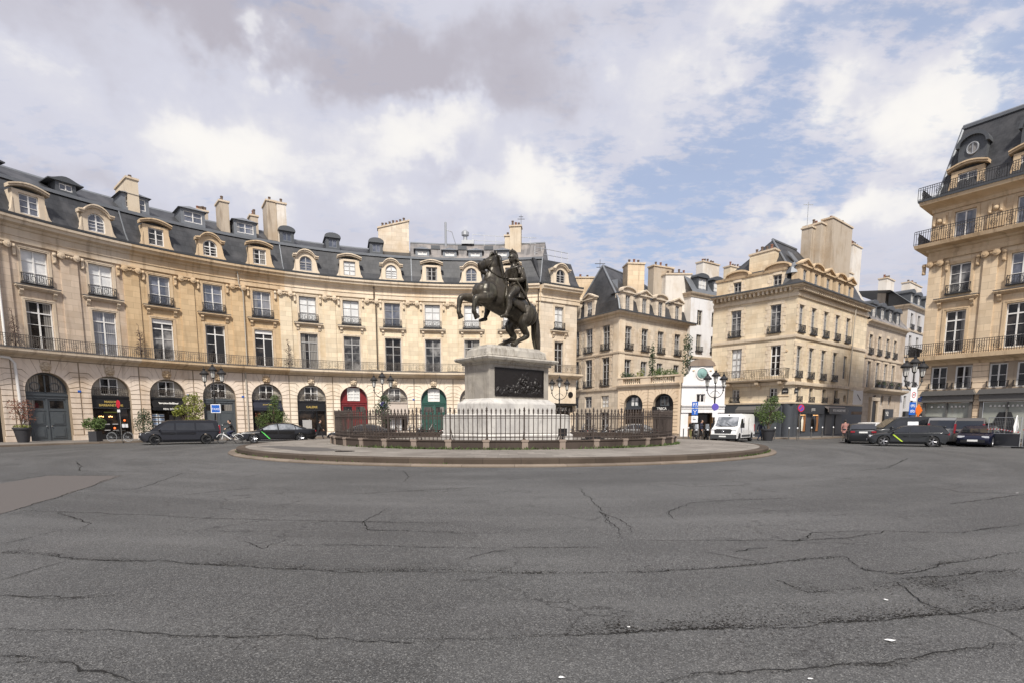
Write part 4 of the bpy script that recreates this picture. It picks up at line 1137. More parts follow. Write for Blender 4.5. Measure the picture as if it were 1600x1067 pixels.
# end face of the terrace, turned into the side street
EF = Flat((E0.x, E0.y), (E1.x, E1.y))
def end_face():
    b = MB(); wall(b, EF, 0, EF.L, 0, 6.3, [(1.0, 4.2, .05, 3.3, False)], .3); b.build('ground_floor_wall', 'rust_cream', HD)
    b = MB(); wall(b, EF, 0, EF.L, 6.3, 14.5, [(1.9, 3.1, 6.95, 10.3, False), (1.9, 3.1, 11.62, 14.0, False)], .26); b.build('upper_wall', 'stone_pale', HD)
    for p, n, m in ((ENT, 'entablature', 'trim_cream'), (BALC, 'balcony_slab', 'trim_cream')):
        b = MB(); sweep(b, EF, -.0, EF.L+.3, p); b.build(n, m, HD, 30)
    b = MB(); sweep(b, EF, 0, EF.L+.3, [(.42,16.03),(.80,16.05),(.84,16.20),(.40,16.20)]); b.build('gutter', 'lead', HD)
    b = MB(); sweep(b, EF, 0, EF.L+.2, [(.30,16.12),(-.35,17.0),(-1.5,19.2),(-6,19.2),(-6,16.12)]); b.build('mansard_roof', 'slate', HD)
    window(HD, EF, 2.5, 6.95, -.2, 1.18, 3.33, 'grey_paint', 'glass_dark', 3, 2.5); window(HD, EF, 2.5, 11.62, -.2, 1.18, 2.36, 'grey_paint', 'glass_white', 3)
    put('window_hood', ledge_mesh(2.3, 'trim_cream'), HD, EF, 2.5, 11.42); put('window_guard', guard_mesh(1.4), HD, EF, 2.5, 11.66)
    for v, h in ((6.95, 3.35), (11.62, 2.38)): put('window_surround', surround_mesh(1.2, h, 'trim_cream', .2), HD, EF, 2.5, v)
    put('balcony_railing', rail_mesh(EF.L, .92, .15, 'iron_light'), HD, EF, EF.L/2, 6.86, .84)
    volute_dormer(HD, EF, 2.6, 16.2, .12, 'round', 'trim_cream', 'glass_dark', 'grey_paint')
    b = MB(); b.box(-1.6, 1.6, -.02, .1, .14, 3.25); s = put('shop_window', b.mesh('shop_window', 'glass_shop'), HD, EF, 2.6, 0, -.15)
    b = MB(); b.box(-2.2, 2.2, -.5, .02, 3.35, 3.6); f = put('awning', b.mesh('awning', 'shop_black'), HD, EF, 2.6)
    b = MB(); b.box(-1.9, 1.9, -.06, .0, 2.65, 3.3); f2 = put('fascia', b.mesh('fascia', 'shop_black'), HD, EF, 2.6)
    inst('lettering', text_mesh('BOUTIQUE', .42, 'lettering', .012, 1, .01), f2, Matrix.Translation((0, -.075, 2.98)))
    b = MB(); b.lathe([(.02,-.02),(.34,-.02),(.34,.02),(.02,.02)], 16, (0,0,0), 'y'); put('wall_plaque', b.mesh('wall_plaque', 'relief'), HD, EF, 4.2, 4.6, .03)
end_face()
# what stands in each arch
arch_fill(HA, -1, 'door', 'shop_black', lunpane='glass_dark'); arch_fill(HA, -2, 'door', 'shop_black')
arch_fill(HA, 0, 'carriage', 'door_grey', lun='door_grey')
f1, t1 = arch_fill(HA, 1, 'shop', 'shop_black', text=('MAISON', 'BARBANETCHE'), tm='gold')
f2, t2 = arch_fill(HB, 2, 'shop', 'shop_black', lunpane='glass_dark'); awning(HB, ARC, BAY*2, 1.33, 3.52, 2.85, -.30, .45, 'shop_black', [('Immobilier', .36), ('REAL ESTATE', .2)])
arch_fill(HB, 3, 'door', 'door_grey')
f4, t4 = arch_fill(HB, 4, 'shop', 'shop_navy'); awning(HB, ARC, BAY*4, 1.33, 3.50, 2.95, -.30, .45, 'shop_navy', [('JOAILLIER', .2)], 'gold')
f5, t5 = arch_fill(HC, 5, 'shop', 'shop_black', text=('GALERIE',), tm='gold')
arch_fill(HC, 6, 'door', 'red_paint', lun='red_paint', lunpane='glass_white', lun_cols=4)
f7, t7 = arch_fill(HC, 7, 'shop', 'awning_beige', lunpane='glass_mid'); awning(HC, ARC, BAY*7, 1.35, 3.45, 2.55, -.28, .62, 'awning_beige')
arch_fill(HD, 8, 'door', 'green_paint', lun='green_paint', lunpane='glass_white', lun_cols=4)
arch_fill(HD, 9, 'shop', 'shop_slate'); arch_fill(HD, 10, 'shop', 'shop_black')
def shop_extras():
    for x, z in ((-.85, 2.02), (-.72, 2.03), (-.58, 2.0), (-.15, 2.0), (-.05, 2.03), (.05, 2.0)):
        b = MB(); b.ball((x, -.02, z), .05, 8); inst('lamp_bulb', b.mesh('lamp_bulb', 'warm_lamp'), f1)
    for x, z in ((.95, 1.7), (.18, 1.05)):
        b = MB(); b.ball((x, -.02, z), .09, 8); inst('lamp_bulb', b.mesh('lamp_bulb', 'red_lamp'), f1)
    for x in (.78, 1.02):
        b = MB(); b.box(x-.10, x+.10, -.16, -.14, 1.1, 1.4); inst('menu_sheet', b.mesh('menu_sheet', 'paper'), f1)
    for x in (-.35, .25):
        for z in (.85, 1.35):
            b = MB(); b.box(x-.2, x+.2, -.03, .0, z, z+.08); inst('parasol', b.mesh('parasol', 'grey_paint'), f1)
    b = MB(); b.box(-.5, .5, -.04, .0, 2.32, 2.42); inst('garland', b.mesh('garland', 'leaf_yellow'), f1)
    for i in range(2):
        for j in range(5):
            x = -1.05 + i*.52; z = .55 + j*.36
            b = MB(); b.box(x-.22, x+.22, -.05, -.03, z, z+.27); s = inst('property_sheet', b.mesh('property_sheet', 'paper'), f2)
            b = MB(); b.box(x-.19, x+.19, -.06, -.052, z+.08, z+.2); inst('photo', b.mesh('photo', 'paper_blue'), s)
    b = MB(); b.box(.1, 1.0, -.05, -.02, 1.7, 2.2); inst('name_board', b.mesh('name_board', 'fascia_grey'), f2)
    b = MB(); b.box(-.95, -.05, -.06, -.02, .6, 1.75); b.box(-.3, -.2, -.08, -.02, .3, 1.8); inst('display_board', b.mesh('display_board', 'grey_paint'), f5)
    for x, m in ((-.35, 'white_paint'), (-.05, 'paper'), (.3, 'grey_paint'), (.55, 'paper')):
        b = MB(); b.loft([((x, -.05, .6), (.11, 0, 0), (0, .03, 0)), ((x, -.05, 1.3), (.16, 0, 0), (0, .05, 0)), ((x, -.05, 1.9), (.15, 0, 0), (0, .05, 0)), ((x, -.05, 2.0), (.05, 0, 0), (0, .03, 0))], 8); inst('dress', b.mesh('dress', m, 60), f7)
shop_extras()
def open_leaf(root, k):
    b = MB(); b.box(0, .045, .0, .72, .06, 2.56); 
    o = put('open_casement', b.mesh('open_casement', 'white_paint'), root, ARC, BAY*k + .72, 6.95, -.28)
    b = MB(); b.box(-.008, .053, .10, .62, .16, .85); b.box(-.008, .053, .10, .62, .92, 1.65); b.box(-.008, .053, .10, .62, 1.72, 2.46); inst('pane', b.mesh('pane', 'glass_mid'), o)
    b = MB(); b.add([(-.0, -.0, .1), (.70, 0, .1), (.70, 0, 2.55), (0, 0, 2.55)], [(0, 1, 2, 3)]); put('dark_room_sheet', b.mesh('dark_room_sheet', 'black_plastic'), root, ARC, BAY*k+.03, 6.95, -.17)  # flat black sheet painting the darkness of the room behind the open window
for k in (3, 4): open_leaf(HB, k)
# small dormers in the upper slopes
for k in (-1.0, .05, .98)[0:]: zinc_dormer(HA, ARC, BAY*(k-.42 if k < .5 else k-.25), 19.50, -1.75, 'brow', 1.35, .80)
for k in (2, 3, 4): zinc_dormer(HB, ARC, BAY*(k-.18), 19.55, -1.75, 'hip', 2.0, 1.25)
for k in (5, 6, 7): zinc_dormer(HC, ARC, BAY*(k-.32), 19.5, -1.75, 'arch', 1.35, 1.15, 'zinc')
for k in (7.78, 8.45, 9.08, 9.75): zinc_dormer(HD, ARC, BAY*k, 19.50, -1.75, 'hip', 1.5, .72, 'white_paint', 'glass_white', 1.0)
def radial(k): return ARC.frame(BAY*k)[1]
def along_arc(k): return ARC.frame(BAY*k)[0]
def stack(root, k, w, ax, ha, hb, z0, z1, **kw): p = ARC.at(BAY*k, 0, w); return chimney(root, (p.x, p.y), radial(k) if ax == 'r' else along_arc(k), ha, hb, z0, z1, **kw)
stack(HA, 1.78, -3.1, 'r', 1.5, .42, 18.9, 21.9, mat='render_chim', pots=3, slope=-.1)
stack(HB, 3.22, -6.5, 'u', .5, .4, 19, 22.3, mat='render_chim2', pots=5)
stack(HB, 3.45, -3.0, 'r', .85, .40, 19, 22.3, mat='render_chim2', pots=2)
stack(HB, 4.10, -4.4, 'r', .6, .36, 19, 22.1, mat='render_chim2', pots=3)
stack(HB, 4.40, -3.4, 'r', 1.2, .45, 19, 23.3, mat='render_chim2', pots=3)
stack(HB, 4.60, -2.9, 'r', .9, .44, 19, 23.2, mat='render_pale', pots=2)
stack(HC, 7.12, -4.4, 'u', 1.68, .45, 18.8, 23.3, mat='stone_pale', pots=7, slope=.5, pot_h=.4)
stack(HD, 10.06, -2.9, 'u', .62, .5, 19, 22.9, mat='render_chim', pots=3)
stack(HD, 9.86, -3.1, 'u', .3, .4, 19, 22.0, mat='render_chim', pots=1)
def roof_bits():
    P = lambda k, v, w: ARC.at(BAY*k, v, w)
    b = MB(); b.tube([P(8.35, 21.0, -3.4), P(8.35, 23.7, -3.4)], .13, 8); b.tube([P(8.35, 22.9, -3.4), P(8.5, 22.7, -3.4), P(8.6, 21.2, -3.4)], .04, 5); b.build('flue_pipe', 'galv', HD)
    p = P(8.82, 21.4, -3.6); b = MB(); b.lathe([(.32, 0), (.32, .5), (.22, .6), (.22, .9), (.42, 1.0), (.42, 1.35), (.12, 1.6)], 10, tuple(p)); b.box(p.x-.4, p.x+1.0, p.y-.4, p.y+.4, p.z, p.z+.4); b.build('roof_ventilator', 'galv', HD)
    b = MB()
    for v in (21.9, 22.5): b.tube([P(9.0 + .14*i, v - .05*i, -3.5) for i in range(12)], .035, 4)
    for i in range(0, 12, 2): b.tube([P(9.0+.14*i, 21.2, -3.5), P(9.0+.14*i, 22.55-.05*i, -3.5)], .03, 4)
    b.build('roof_guard_rail', 'galv', HD)
    b = MB()
    for i in range(6):
        q = EF.at(.6+i*.9, 19.2, -2); b.tube([q, q + Vector((0, 0, 1.4))], .035, 4)
    for v in (19.9, 20.5): b.tube([EF.at(.6, v, -2), EF.at(5.1, v, -2)], .035, 4)
    b.build('roof_scaffold', 'galv', HD)
    for k in (8.1, 8.75, 9.4):
        b = MB(); b.box(-.5, .5, -.06, .05, 0, .4); put('roof_vent', b.mesh('roof_vent', 'lead'), HD, ARC, BAY*k, 20.6, -2.75)
    p = P(10.15, 22.9, -4.6); b = MB(); b.tube([p, p + Vector((0, 0, 2.0))], .03, 4); b.box(p.x-.4, p.x+.4, p.y-.02, p.y+.02, p.z+1.5, p.z+1.55); b.box(p.x-.25, p.x+.25, p.y-.02, p.y+.02, p.z+1.75, p.z+1.8); b.build('aerial', 'iron', HD)
    # downpipes
    b = MB(); b.tube([P(-.56, 16, .25), P(-.56, 6.9, .25)], .08, 8); b.tube([P(-.68, 6.2, .14), P(-.52, 6.15, .2), P(-.45, 5.8, .14), P(-.42, .2, .14)], .10, 8); b.build('downpipe', 'white_paint', HA, 60)
    b = MB(); b.tube([P(3.50, 15.9, .3), P(3.52, 14.4, .3), P(3.60, 13.7, .2), P(3.60, 7., .2)], .055, 8); b.tube([P(3.56, 6.3, .12), P(3.56, .2, .12)], .08, 8); b.build('downpipe', 'greige_paint', HB, 60)
    b = MB(); b.tube([P(6.56, 15.9, .3), P(6.56, 14.2, .3), P(6.60, 13.9, .2), P(6.60, 7.2, .2)], .07, 8); b.build('downpipe', 'bark', HC, 60)
    b = MB(); b.tube([P(10.72, 15.9, .3), P(10.72, 7, .2)], .06, 8); b.build('downpipe', 'bark', HD, 60)
    for k, rt in ((.55, HA), (2.45, HB), (3.55, HB), (7.55, HD)):
        b = MB(); b.box(-.11, .11, -.03, .0, 0, .15); put('house_number_plate', b.mesh('house_number_plate', 'sign_blue'), rt, ARC, BAY*(k-.07), 3.9, .04)
roof_bits()
def climber(k, label):
    p = ARC.at(BAY*k, 6.9, .5); r = random.Random(int(k*10)+40); b = MB(); root = thing('dry_climber', label, 'plant', tuple(p), 0, 'dry climbing plants on the balcony')
    for _ in range(26):
        z = r.uniform(.3, 2.7); q = p + Vector((r.gauss(0, .08), r.gauss(0, .08), z)); e = q + Vector((r.gauss(0, .30), r.gauss(0, .2), r.uniform(-.1, .35)))*(1.2-z*.28)
        b.tube([q, (q+e)/2 + Vector((0, 0, .06)), e], [.022, .016, .006], 4)
    b.tube([p, p + Vector((.05, 0, 1.2)), p + Vector((-.04, 0, 2.7))], [.05, .04, .012], 5)
    b.build('stem', 'twig', root)
    f = foliage(160, [((p.x, p.y, p.z+1.3), (.30, .25, 1.2), 1), ((p.x, p.y, p.z+.6), (.5, .3, .4), .6)], .07, int(k*10)); f.build('dry_leaves', 'twig', root)
climber(-.45, 'dry brown climber on the balcony rail at far left, beside the white downpipe')
climber(1.53, 'dry brown climber on the balcony rail above the black van\'s nose')
climber(4.5, 'thin dark climber on the balcony rail where ochre stone turns to cream')
# ---------------------------------------------------------------- the other houses
def facade(root, p, q, v0, v1, wins, mat, name='wall', extra=(), depth=.24):
    f = Flat(p, q); b = MB()
    wall(b, f, 0, f.L, v0, v1, [(w['u']-w['w']/2, w['u']+w['w']/2, w['v'], w['v']+w['h'], w.get('ar', False)) for w in wins] + list(extra), depth)
    b.build(name, mat, root)
    for w in wins:
        if w.get('blank'): continue
        window(root, f, w['u'], w['v'], -depth+.06, w['w']-.02, w['h']-.01, w.get('f', 'grey_paint'), w.get('p', 'glass_mid'), w.get('rows', 3), w.get('t', 0), w.get('ar', False))
        if w.get('chain'): put('window_chain', quoin_mesh(w['w']+.02, w['h'], w['chain']), root, f, w['u'], w['v'])
        if w.get('sur'): put('window_surround', surround_mesh(w['w']+.02, w['h'], w['sur'], .16, .05), root, f, w['u'], w['v'])
        if w.get('guard'): put('window_guard', guard_mesh(w['w']+.16, w['guard']), root, f, w['u'], w['v']+.04)
    return f
def row(us, v, w, h, **k): return [dict(u=u, v=v, w=w, h=h, **k) for u in us]
def band(root, pts, prof, name, mat, sm=30): b = MB(); miter_sweep(b, pts, prof); return b.build(name, mat, root, sm)
def roof_mesh(root, name, mat, vs, fs): b = MB(); b.add(vs, fs); return b.build(name, mat, root)
STR = lambda v, d=.10, h=.2: [(-.05, v), (d, v), (d+.04, v+h*.6), (d+.04, v+h), (-.05, v+h)]
def cornice(v, pr=.5): return [(-.05, v-.5), (.08, v-.5), (.12, v-.3), (.25, v-.22), (pr-.06, v-.16), (pr, v), (-.05, v)]
V3 = lambda p, z: Vector((p[0], p[1], z))

def stone_dormer(root, face, u, v, w, wd, h, ped, mat, pane='glass_mid', ww=.8, wh=1.4, back=1.6):
    """straight stone dormer with a triangular or segmental pediment"""
    def mk():
        b = MB(); x = wd/2; fl = Flat((-x, 0), (x, 0)); wall(b, fl, 0, 2*x, 0, h, [(x-ww/2, x+ww/2, .12, .12+wh, False)], .2)
        b.box(-x, -x+.01, 0, back, 0, h); b.box(x-.01, x, 0, back, 0, h)
        b.box(-x-.12, x+.12, -.16, .3, h+.003, h+.13)
        N = 10
        if ped == 'tri': tp = [(-x-.2, h+.13), (0, h+.13+wd*.26), (x+.2, h+.13)]
        else: tp = [(-(x+.2)*cos(pi*i/N), h+.13 + wd*.24*sin(pi*i/N)) for i in range(N+1)]
        for (xa, za), (xb, zb) in zip(tp[:-1], tp[1:]): b.prism([(xa, za), (xb, zb), (xb, zb+.14), (xa, za+.14)], -.24, .4)
        b.prism([(-x, h+.132)] + [(x, h+.132)] + [p for p in reversed(tp[1:-1])], -.03, .3)
        return b.mesh('dormer', mat, 35)
    o = put('dormer', cached(('sd', wd, h, ped, mat, ww, wh, back), mk), root, face, u, v, w)
    def mk2():
        b = MB(); x = wd/2-.02
        b.prism([(-x, h+.1), (x, h+.1), (0, h+.1+wd*.24)], .4, back+.8); b.box(-x, x, .28, back, .01, h+.09); return b.mesh('dormer_roof', 'slate')
    inst('dormer_roof', cached(('sdr', wd, h, back), mk2), o)
    inst('dormer_window', cached(('wfs', ww, wh), lambda: win_frame(ww-.01, wh-.01, 3).mesh('window_frame', 'grey_paint')), o, Matrix.Translation((0, .14, .12)))
    inst('pane', cached(('wps', ww, wh, pane), lambda: win_pane(ww-.01, wh-.01).mesh('pane', pane)), o, Matrix.Translation((0, .14, .12)))
    return o

# -- courtyard house with the hipped slate roof
def court_house():
    root = thing('courtyard_house', 'stone house with steep hipped slate roof and pedimented dormers, behind the terrace of shrubs', 'house', (B2c[0], B2c[1], 0))
    R = (21.6, 67.3); Bk = (17.0, 74.0)
    LL = Flat(B2far, B2c).L
    us = [LL-2.1, LL-5.0, LL-7.4]
    c = 'stone_court'
    wl = row(us, 5.45, 1.18, 3.05, chain='trim', t=2.3, guard=.6, p='glass_dark') + row(us, 9.25, 1.18, 2.6, chain='trim', t=1.9, guard=.6, p='glass_mid')
    wl += [dict(u=us[0], v=3.1, w=1.25, h=1.3, p='glass_white', f='greige_paint'), dict(u=us[1], v=3.1, w=1.25, h=1.3, p='glass_mid'), dict(u=us[2], v=3.1, w=1.2, h=1.3, p='glass_mid')]
    wl += row(us, .4, 1.3, 2.2, p='glass_dark')
    fl = facade(root, B2far, B2c, 0, 12.45, wl, c)
    ur = [1.45, 4.25, 7.1, 10.3]
    wr = row(ur, 9.2, 1.12, 2.4, chain='trim', t=1.75, guard=.6, p='glass_mid') + row(ur[:1], 5.3, 1.12, 2.9, chain='trim', t=2.1) + row([4.25, 7.1, 10.3], 6.2, 1.1, 1.95)
    f2 = facade(root, B2c, R, 0, 12.45, wr, c)
    facade(root, R, Bk, 0, 12.45, [], c); facade(root, Bk, B2far, 0, 12.45, [], c)
    path = [B2far, B2c, R]
    band(root, path, cornice(12.95, .55), 'cornice', 'trim'); band(root, path, STR(8.75), 'string_course', 'trim'); band(root, path, STR(4.95, .12, .28), 'string_course', 'trim')
    for i in range(30):
        pass
    b = MB(); miter_sweep(b, path, [(.35, 12.95), (.62, 12.95), (.62, 13.08), (.35, 13.08)]); b.build('gutter', 'lead', root)
    # corner strips
    for fc, u in ((fl, fl.L-.45), (f2, .45)):
        b = MB(); b.box(-.44, .44, -.05, .02, 5.3, 12.4); put('corner_strip', b.mesh('corner_strip', 'trim_cream'), root, fc, u)
    # hipped roof: ridge peak near the corner, bell-cast foot
    a, bq, cq = V3(B2far, 13.05), V3(B2c, 13.05), V3(R, 13.05); dk = V3(Bk, 13.05)
    pk1 = V3((10.2, 64.0), 18.9); pk2 = V3((15.4, 70.0), 18.9)
    def mid(p, k, t=.09, s=.22): m = p.lerp(k, t); m.z = p.z + (k.z-p.z)*s; return m
    am, bm, cm = mid(a, pk1), mid(bq, pk1), mid(cq, pk2)
    roof_mesh(root, 'hipped_roof', 'slate', [a, bq, cq, dk, am, bm, cm, pk1, pk2], [(0,1,5,4), (1,2,6,5), (4,5,7), (5,6,8,7), (3,0,4,7,8), (2,3,8,6)])
    b = MB(); b.tube([bq, bm, pk1], .12, 6); b.tube([am, pk1], .10, 6); b.tube([pk1, pk2], .12, 6); b.build('roof_ridge', 'zinc', root)
    stone_dormer(root, fl, LL-5.0, 12.98, .05, 1.8, 2.0, 'tri', 'stone_court', 'glass_white', .9, 1.7, 1.0)
    stone_dormer(root, fl, LL-7.6, 12.98, .05, 1.8, 2.0, 'seg', 'stone_court', 'glass_mid', .9, 1.7, 1.0)
    for u, pd in zip(ur, ('seg', 'tri', 'seg', 'tri')): stone_dormer(root, f2, u-.25, 12.98, .05, 1.75, 1.95, pd, 'stone_court', 'glass_mid', .8, 1.65, 1.0)
    for p, ang in (((11.2, 62.1), -.6), ((13.4, 63.0), .7)):
        b = MB(); b.obox((p[0], p[1], 16.4), (.35*cos(ang), .35*sin(ang), 0), (0, .1, .5), (.05, -.05, .02)); b.build('skylight', 'zinc', root)
    chimney(root, (13.6, 63.6), (1, .1), .95, .9, 13, 18.7, 'stone_gold', 3, cap=True)
    chimney(root, (17.6, 67.2), (1, .5), 1.5, .5, 14, 19.4, 'render_chim2', 3)
    chimney(root, (19.4, 67.2), (1, .45), 1.9, .5, 12.9, 18.6, 'render_pale', 4, slope=.2)
    chimney(root, (8.0, 66.6), (1, 0), 1.55, .7, 12, 18.0, 'stone_gold', 3); chimney(root, (9.6, 67.2), (1, 0), .6, .5, 12, 17.6, 'stone_gold', 2)
    p = Vector((15.9, 66.0, 0)); b = MB(); b.box(14.9, 17.1, 65.2, 67.5, 13.1, 15.4); b.build('lift_tower', 'slate', root)
    b = MB(); b.box(14.5, 17.6, 64.9, 67.6, 15.4, 15.7); b.build('tower_roof', 'lead', root)
    b = MB(); q = Vector((10.2, 66, 16.5)); b.tube([q, q + Vector((0, 0, 3.6))], .03, 4); b.box(9.6, 10.8, 65.98, 66.02, 19.6, 19.66); b.box(9.8, 10.6, 65.98, 66.02, 19.2, 19.26); b.build('aerial', 'iron', root)
court_house()
# -- arcade with roof terrace in front of it
def arcade():
    root = thing('shop_arcade', 'low stone arcade with two dark arched shops under a balustraded terrace', 'arcade', (B2c[0], B2c[1], 0))
    p, q = Vector((11.36, 58.93, 0)), Vector((WINGr[0], WINGr[1], 0)); f = Flat(p, q); L = f.L
    b = MB(); wall(b, f, 0, L, 0, 5.2, [(.7, 2.9, .02, 4.35, True), (4.15, 6.35, .02, 4.35, True)], .45); b.build('wall', 'joint', root)
    for u, h in ((1.8, 1.75), (5.25, 1.75)): rustication(root, 0, 'rust_gold', .4, 1.1, 3.25, 4.95, f, 1.70, u)
    for u in (.05, L-.12): 
        b = MB(); b.box(-.12, .12, -.035, .02, .4, 4.95); put('quoin', b.mesh('quoin', 'rust_gold'), root, f, u)
    b = MB(); sweep(b, f, -.1, L, cornice(5.35, .35)); b.build('cornice', 'trim', root)
    # dark shops in the arches
    for u, txt in ((1.8, None), (5.25, 'TRECA')):
        b = MB(); b.prism([(-1.1, 3.05), (1.1, 3.05)] + half_disc(1.1, 3.25), 0, .1); o = put('lunette_panel', b.mesh('lunette_panel', 'shop_slate' if not txt else 'shop_black'), root, f, u, 0, -.38)
        window(root, f, u, 3.15, -.33, .95, .98, 'door_grey', 'glass_white' if not txt else 'glass_mid', 2, name='lunette_window')
        b = MB(); b.box(-1.09, 1.09, -.12, .05, 2.45 if txt else 2.85, 3.1); fa = put('fascia', b.mesh('fascia', 'shop_black' if txt else 'shop_slate'), root, f, u, 0, -.36 if not txt else .12)
        b = MB(); b.box(-1.09, 1.09, 0, .04, .02, 3.1); put('shop_window', b.mesh('shop_window', 'glass_shop'), root, f, u, 0, -.38)
        if txt:
            inst('lettering', text_mesh('TRECA', .34, 'lettering', .012, 1, .008), fa, Matrix.Translation((0, -.135, 2.86)))
            inst('lettering', text_mesh('PARIS', .13, 'lettering', .012, 1, .004), fa, Matrix.Translation((0, -.135, 2.6)))
    # terrace floor and balustrade
    roof_mesh(root, 'terrace_floor', 'lead', [V3(B2c, 5.3), V3(WINGr, 5.3), V3((21.4, 66.9), 5.3)], [(0, 1, 2)])
    facade(root, WINGr, (21.4, 66.9), 0, 5.3, [], 'stone_court', 'side_wall')
    def baluster():
        b = MB(); b.lathe([(.07, 0), (.07, .06), (.05, .09), (.095, .24), (.05, .44), (.07, .48), (.07, .52)], 8); return b.mesh('baluster', 'trim_cream', 50)
    bm = baluster()
    for a, c in ((-.1, .5), (2.6, 3.75), (L-.65, L)):
        b = MB(); cbox(b, f, a, c, 5.36, 6.02, -.45, .05); b.build('balustrade_pier', 'trim', root)
    b = MB(); cbox(b, f, -.15, L, 6.023, 6.18, -.5, .10); b.build('balustrade_rail', 'trim', root)
    for a, c in ((.5, 2.6), (3.75, L-.65)):
        n = int((c-a)/.22)
        for i in range(n): put('baluster', bm, root, f, a+.11+i*.22*(c-a)/(n*.22), 5.47, -.2)
        b = MB(); cbox(b, f, a, c, 5.36, 5.47, -.4, .02); b.build('balustrade_base', 'trim', root)
    return f
AF = arcade()
def shrub(name, label, pos, shape, n, leaf, mat, seed, group=None, stem=True, cat='shrub', rt=.03):
    root = thing(name, label, cat, pos, 0, group); p = Vector(pos)
    sh = [((p.x+c[0], p.y+c[1], p.z+c[2]), r, w) for c, r, w in shape]
    foliage(n, sh, leaf, seed).build('foliage', mat, root)
    if stem:
        b = MB(); r = random.Random(seed)
        for c, rd, w in shape:
            b.tube([p + Vector((r.gauss(0, .03), r.gauss(0, .03), 0)), p + Vector((c[0]*.5 + r.gauss(0, .05), c[1]*.5, c[2]*.55)), p + Vector(c) + Vector((0, 0, rd[2]*.4))], [rt, rt*.8, rt*.3], 5)
        b.build('stem', 'bark', root)
    return root
for i, (u, w, sh, n, m, lab) in enumerate([
    (.35, -.8, [((0, 0, .85), (.75, .5, .75), 1), ((.6, 0, .8), (.6, .4, .6), .6)], 560, 'leaf_dark', 'dark rounded shrub at the left end of the balustraded terrace'),
    (1.9, -.9, [((0, 0, .7), (.45, .4, .8), 1), ((.3, 0, 1.3), (.3, .3, .5), .4)], 260, 'leaf_yellow', 'pale green shrub second from the left on the balustraded terrace'),
    (3.3, -1.0, [((0, 0, .9), (.40, .35, .9), 1), ((0, 0, 2.2), (.36, .32, 1.0), 1), ((0, 0, 3.4), (.24, .22, .9), .6)], 620, 'leaf_dark', 'tall slim cypress in the middle of the balustraded terrace'),
    (4.9, -.7, [((-.5, 0, 1.05), (.8, .4, .6), 1), ((.6, 0, 1.0), (.8, .4, .6), 1)], 650, 'leaf_green', 'clipped green hedge behind the right-hand balusters'),
    (6.3, -.7, [((-.2, 0, .6), (.6, .4, .55), 1)], 300, 'leaf_green', 'small green bush next to the white gabled shop'),
    (7.0, -1.3, [((0, 0, 1.2), (.55, .5, 1.2), 1), ((0, 0, 2.6), (.6, .5, 1.2), 1), ((0, 0, 3.9), (.45, .4, .9), .7)], 800, 'leaf_dark', 'tall dark ivy-like column at the right end of the balustraded terrace')]):
    p = AF.at(u, 5.32, w); shrub('terrace_shrub', lab, tuple(p), sh, n, .11, m, 60+i, 'shrubs on the terrace over the arches')

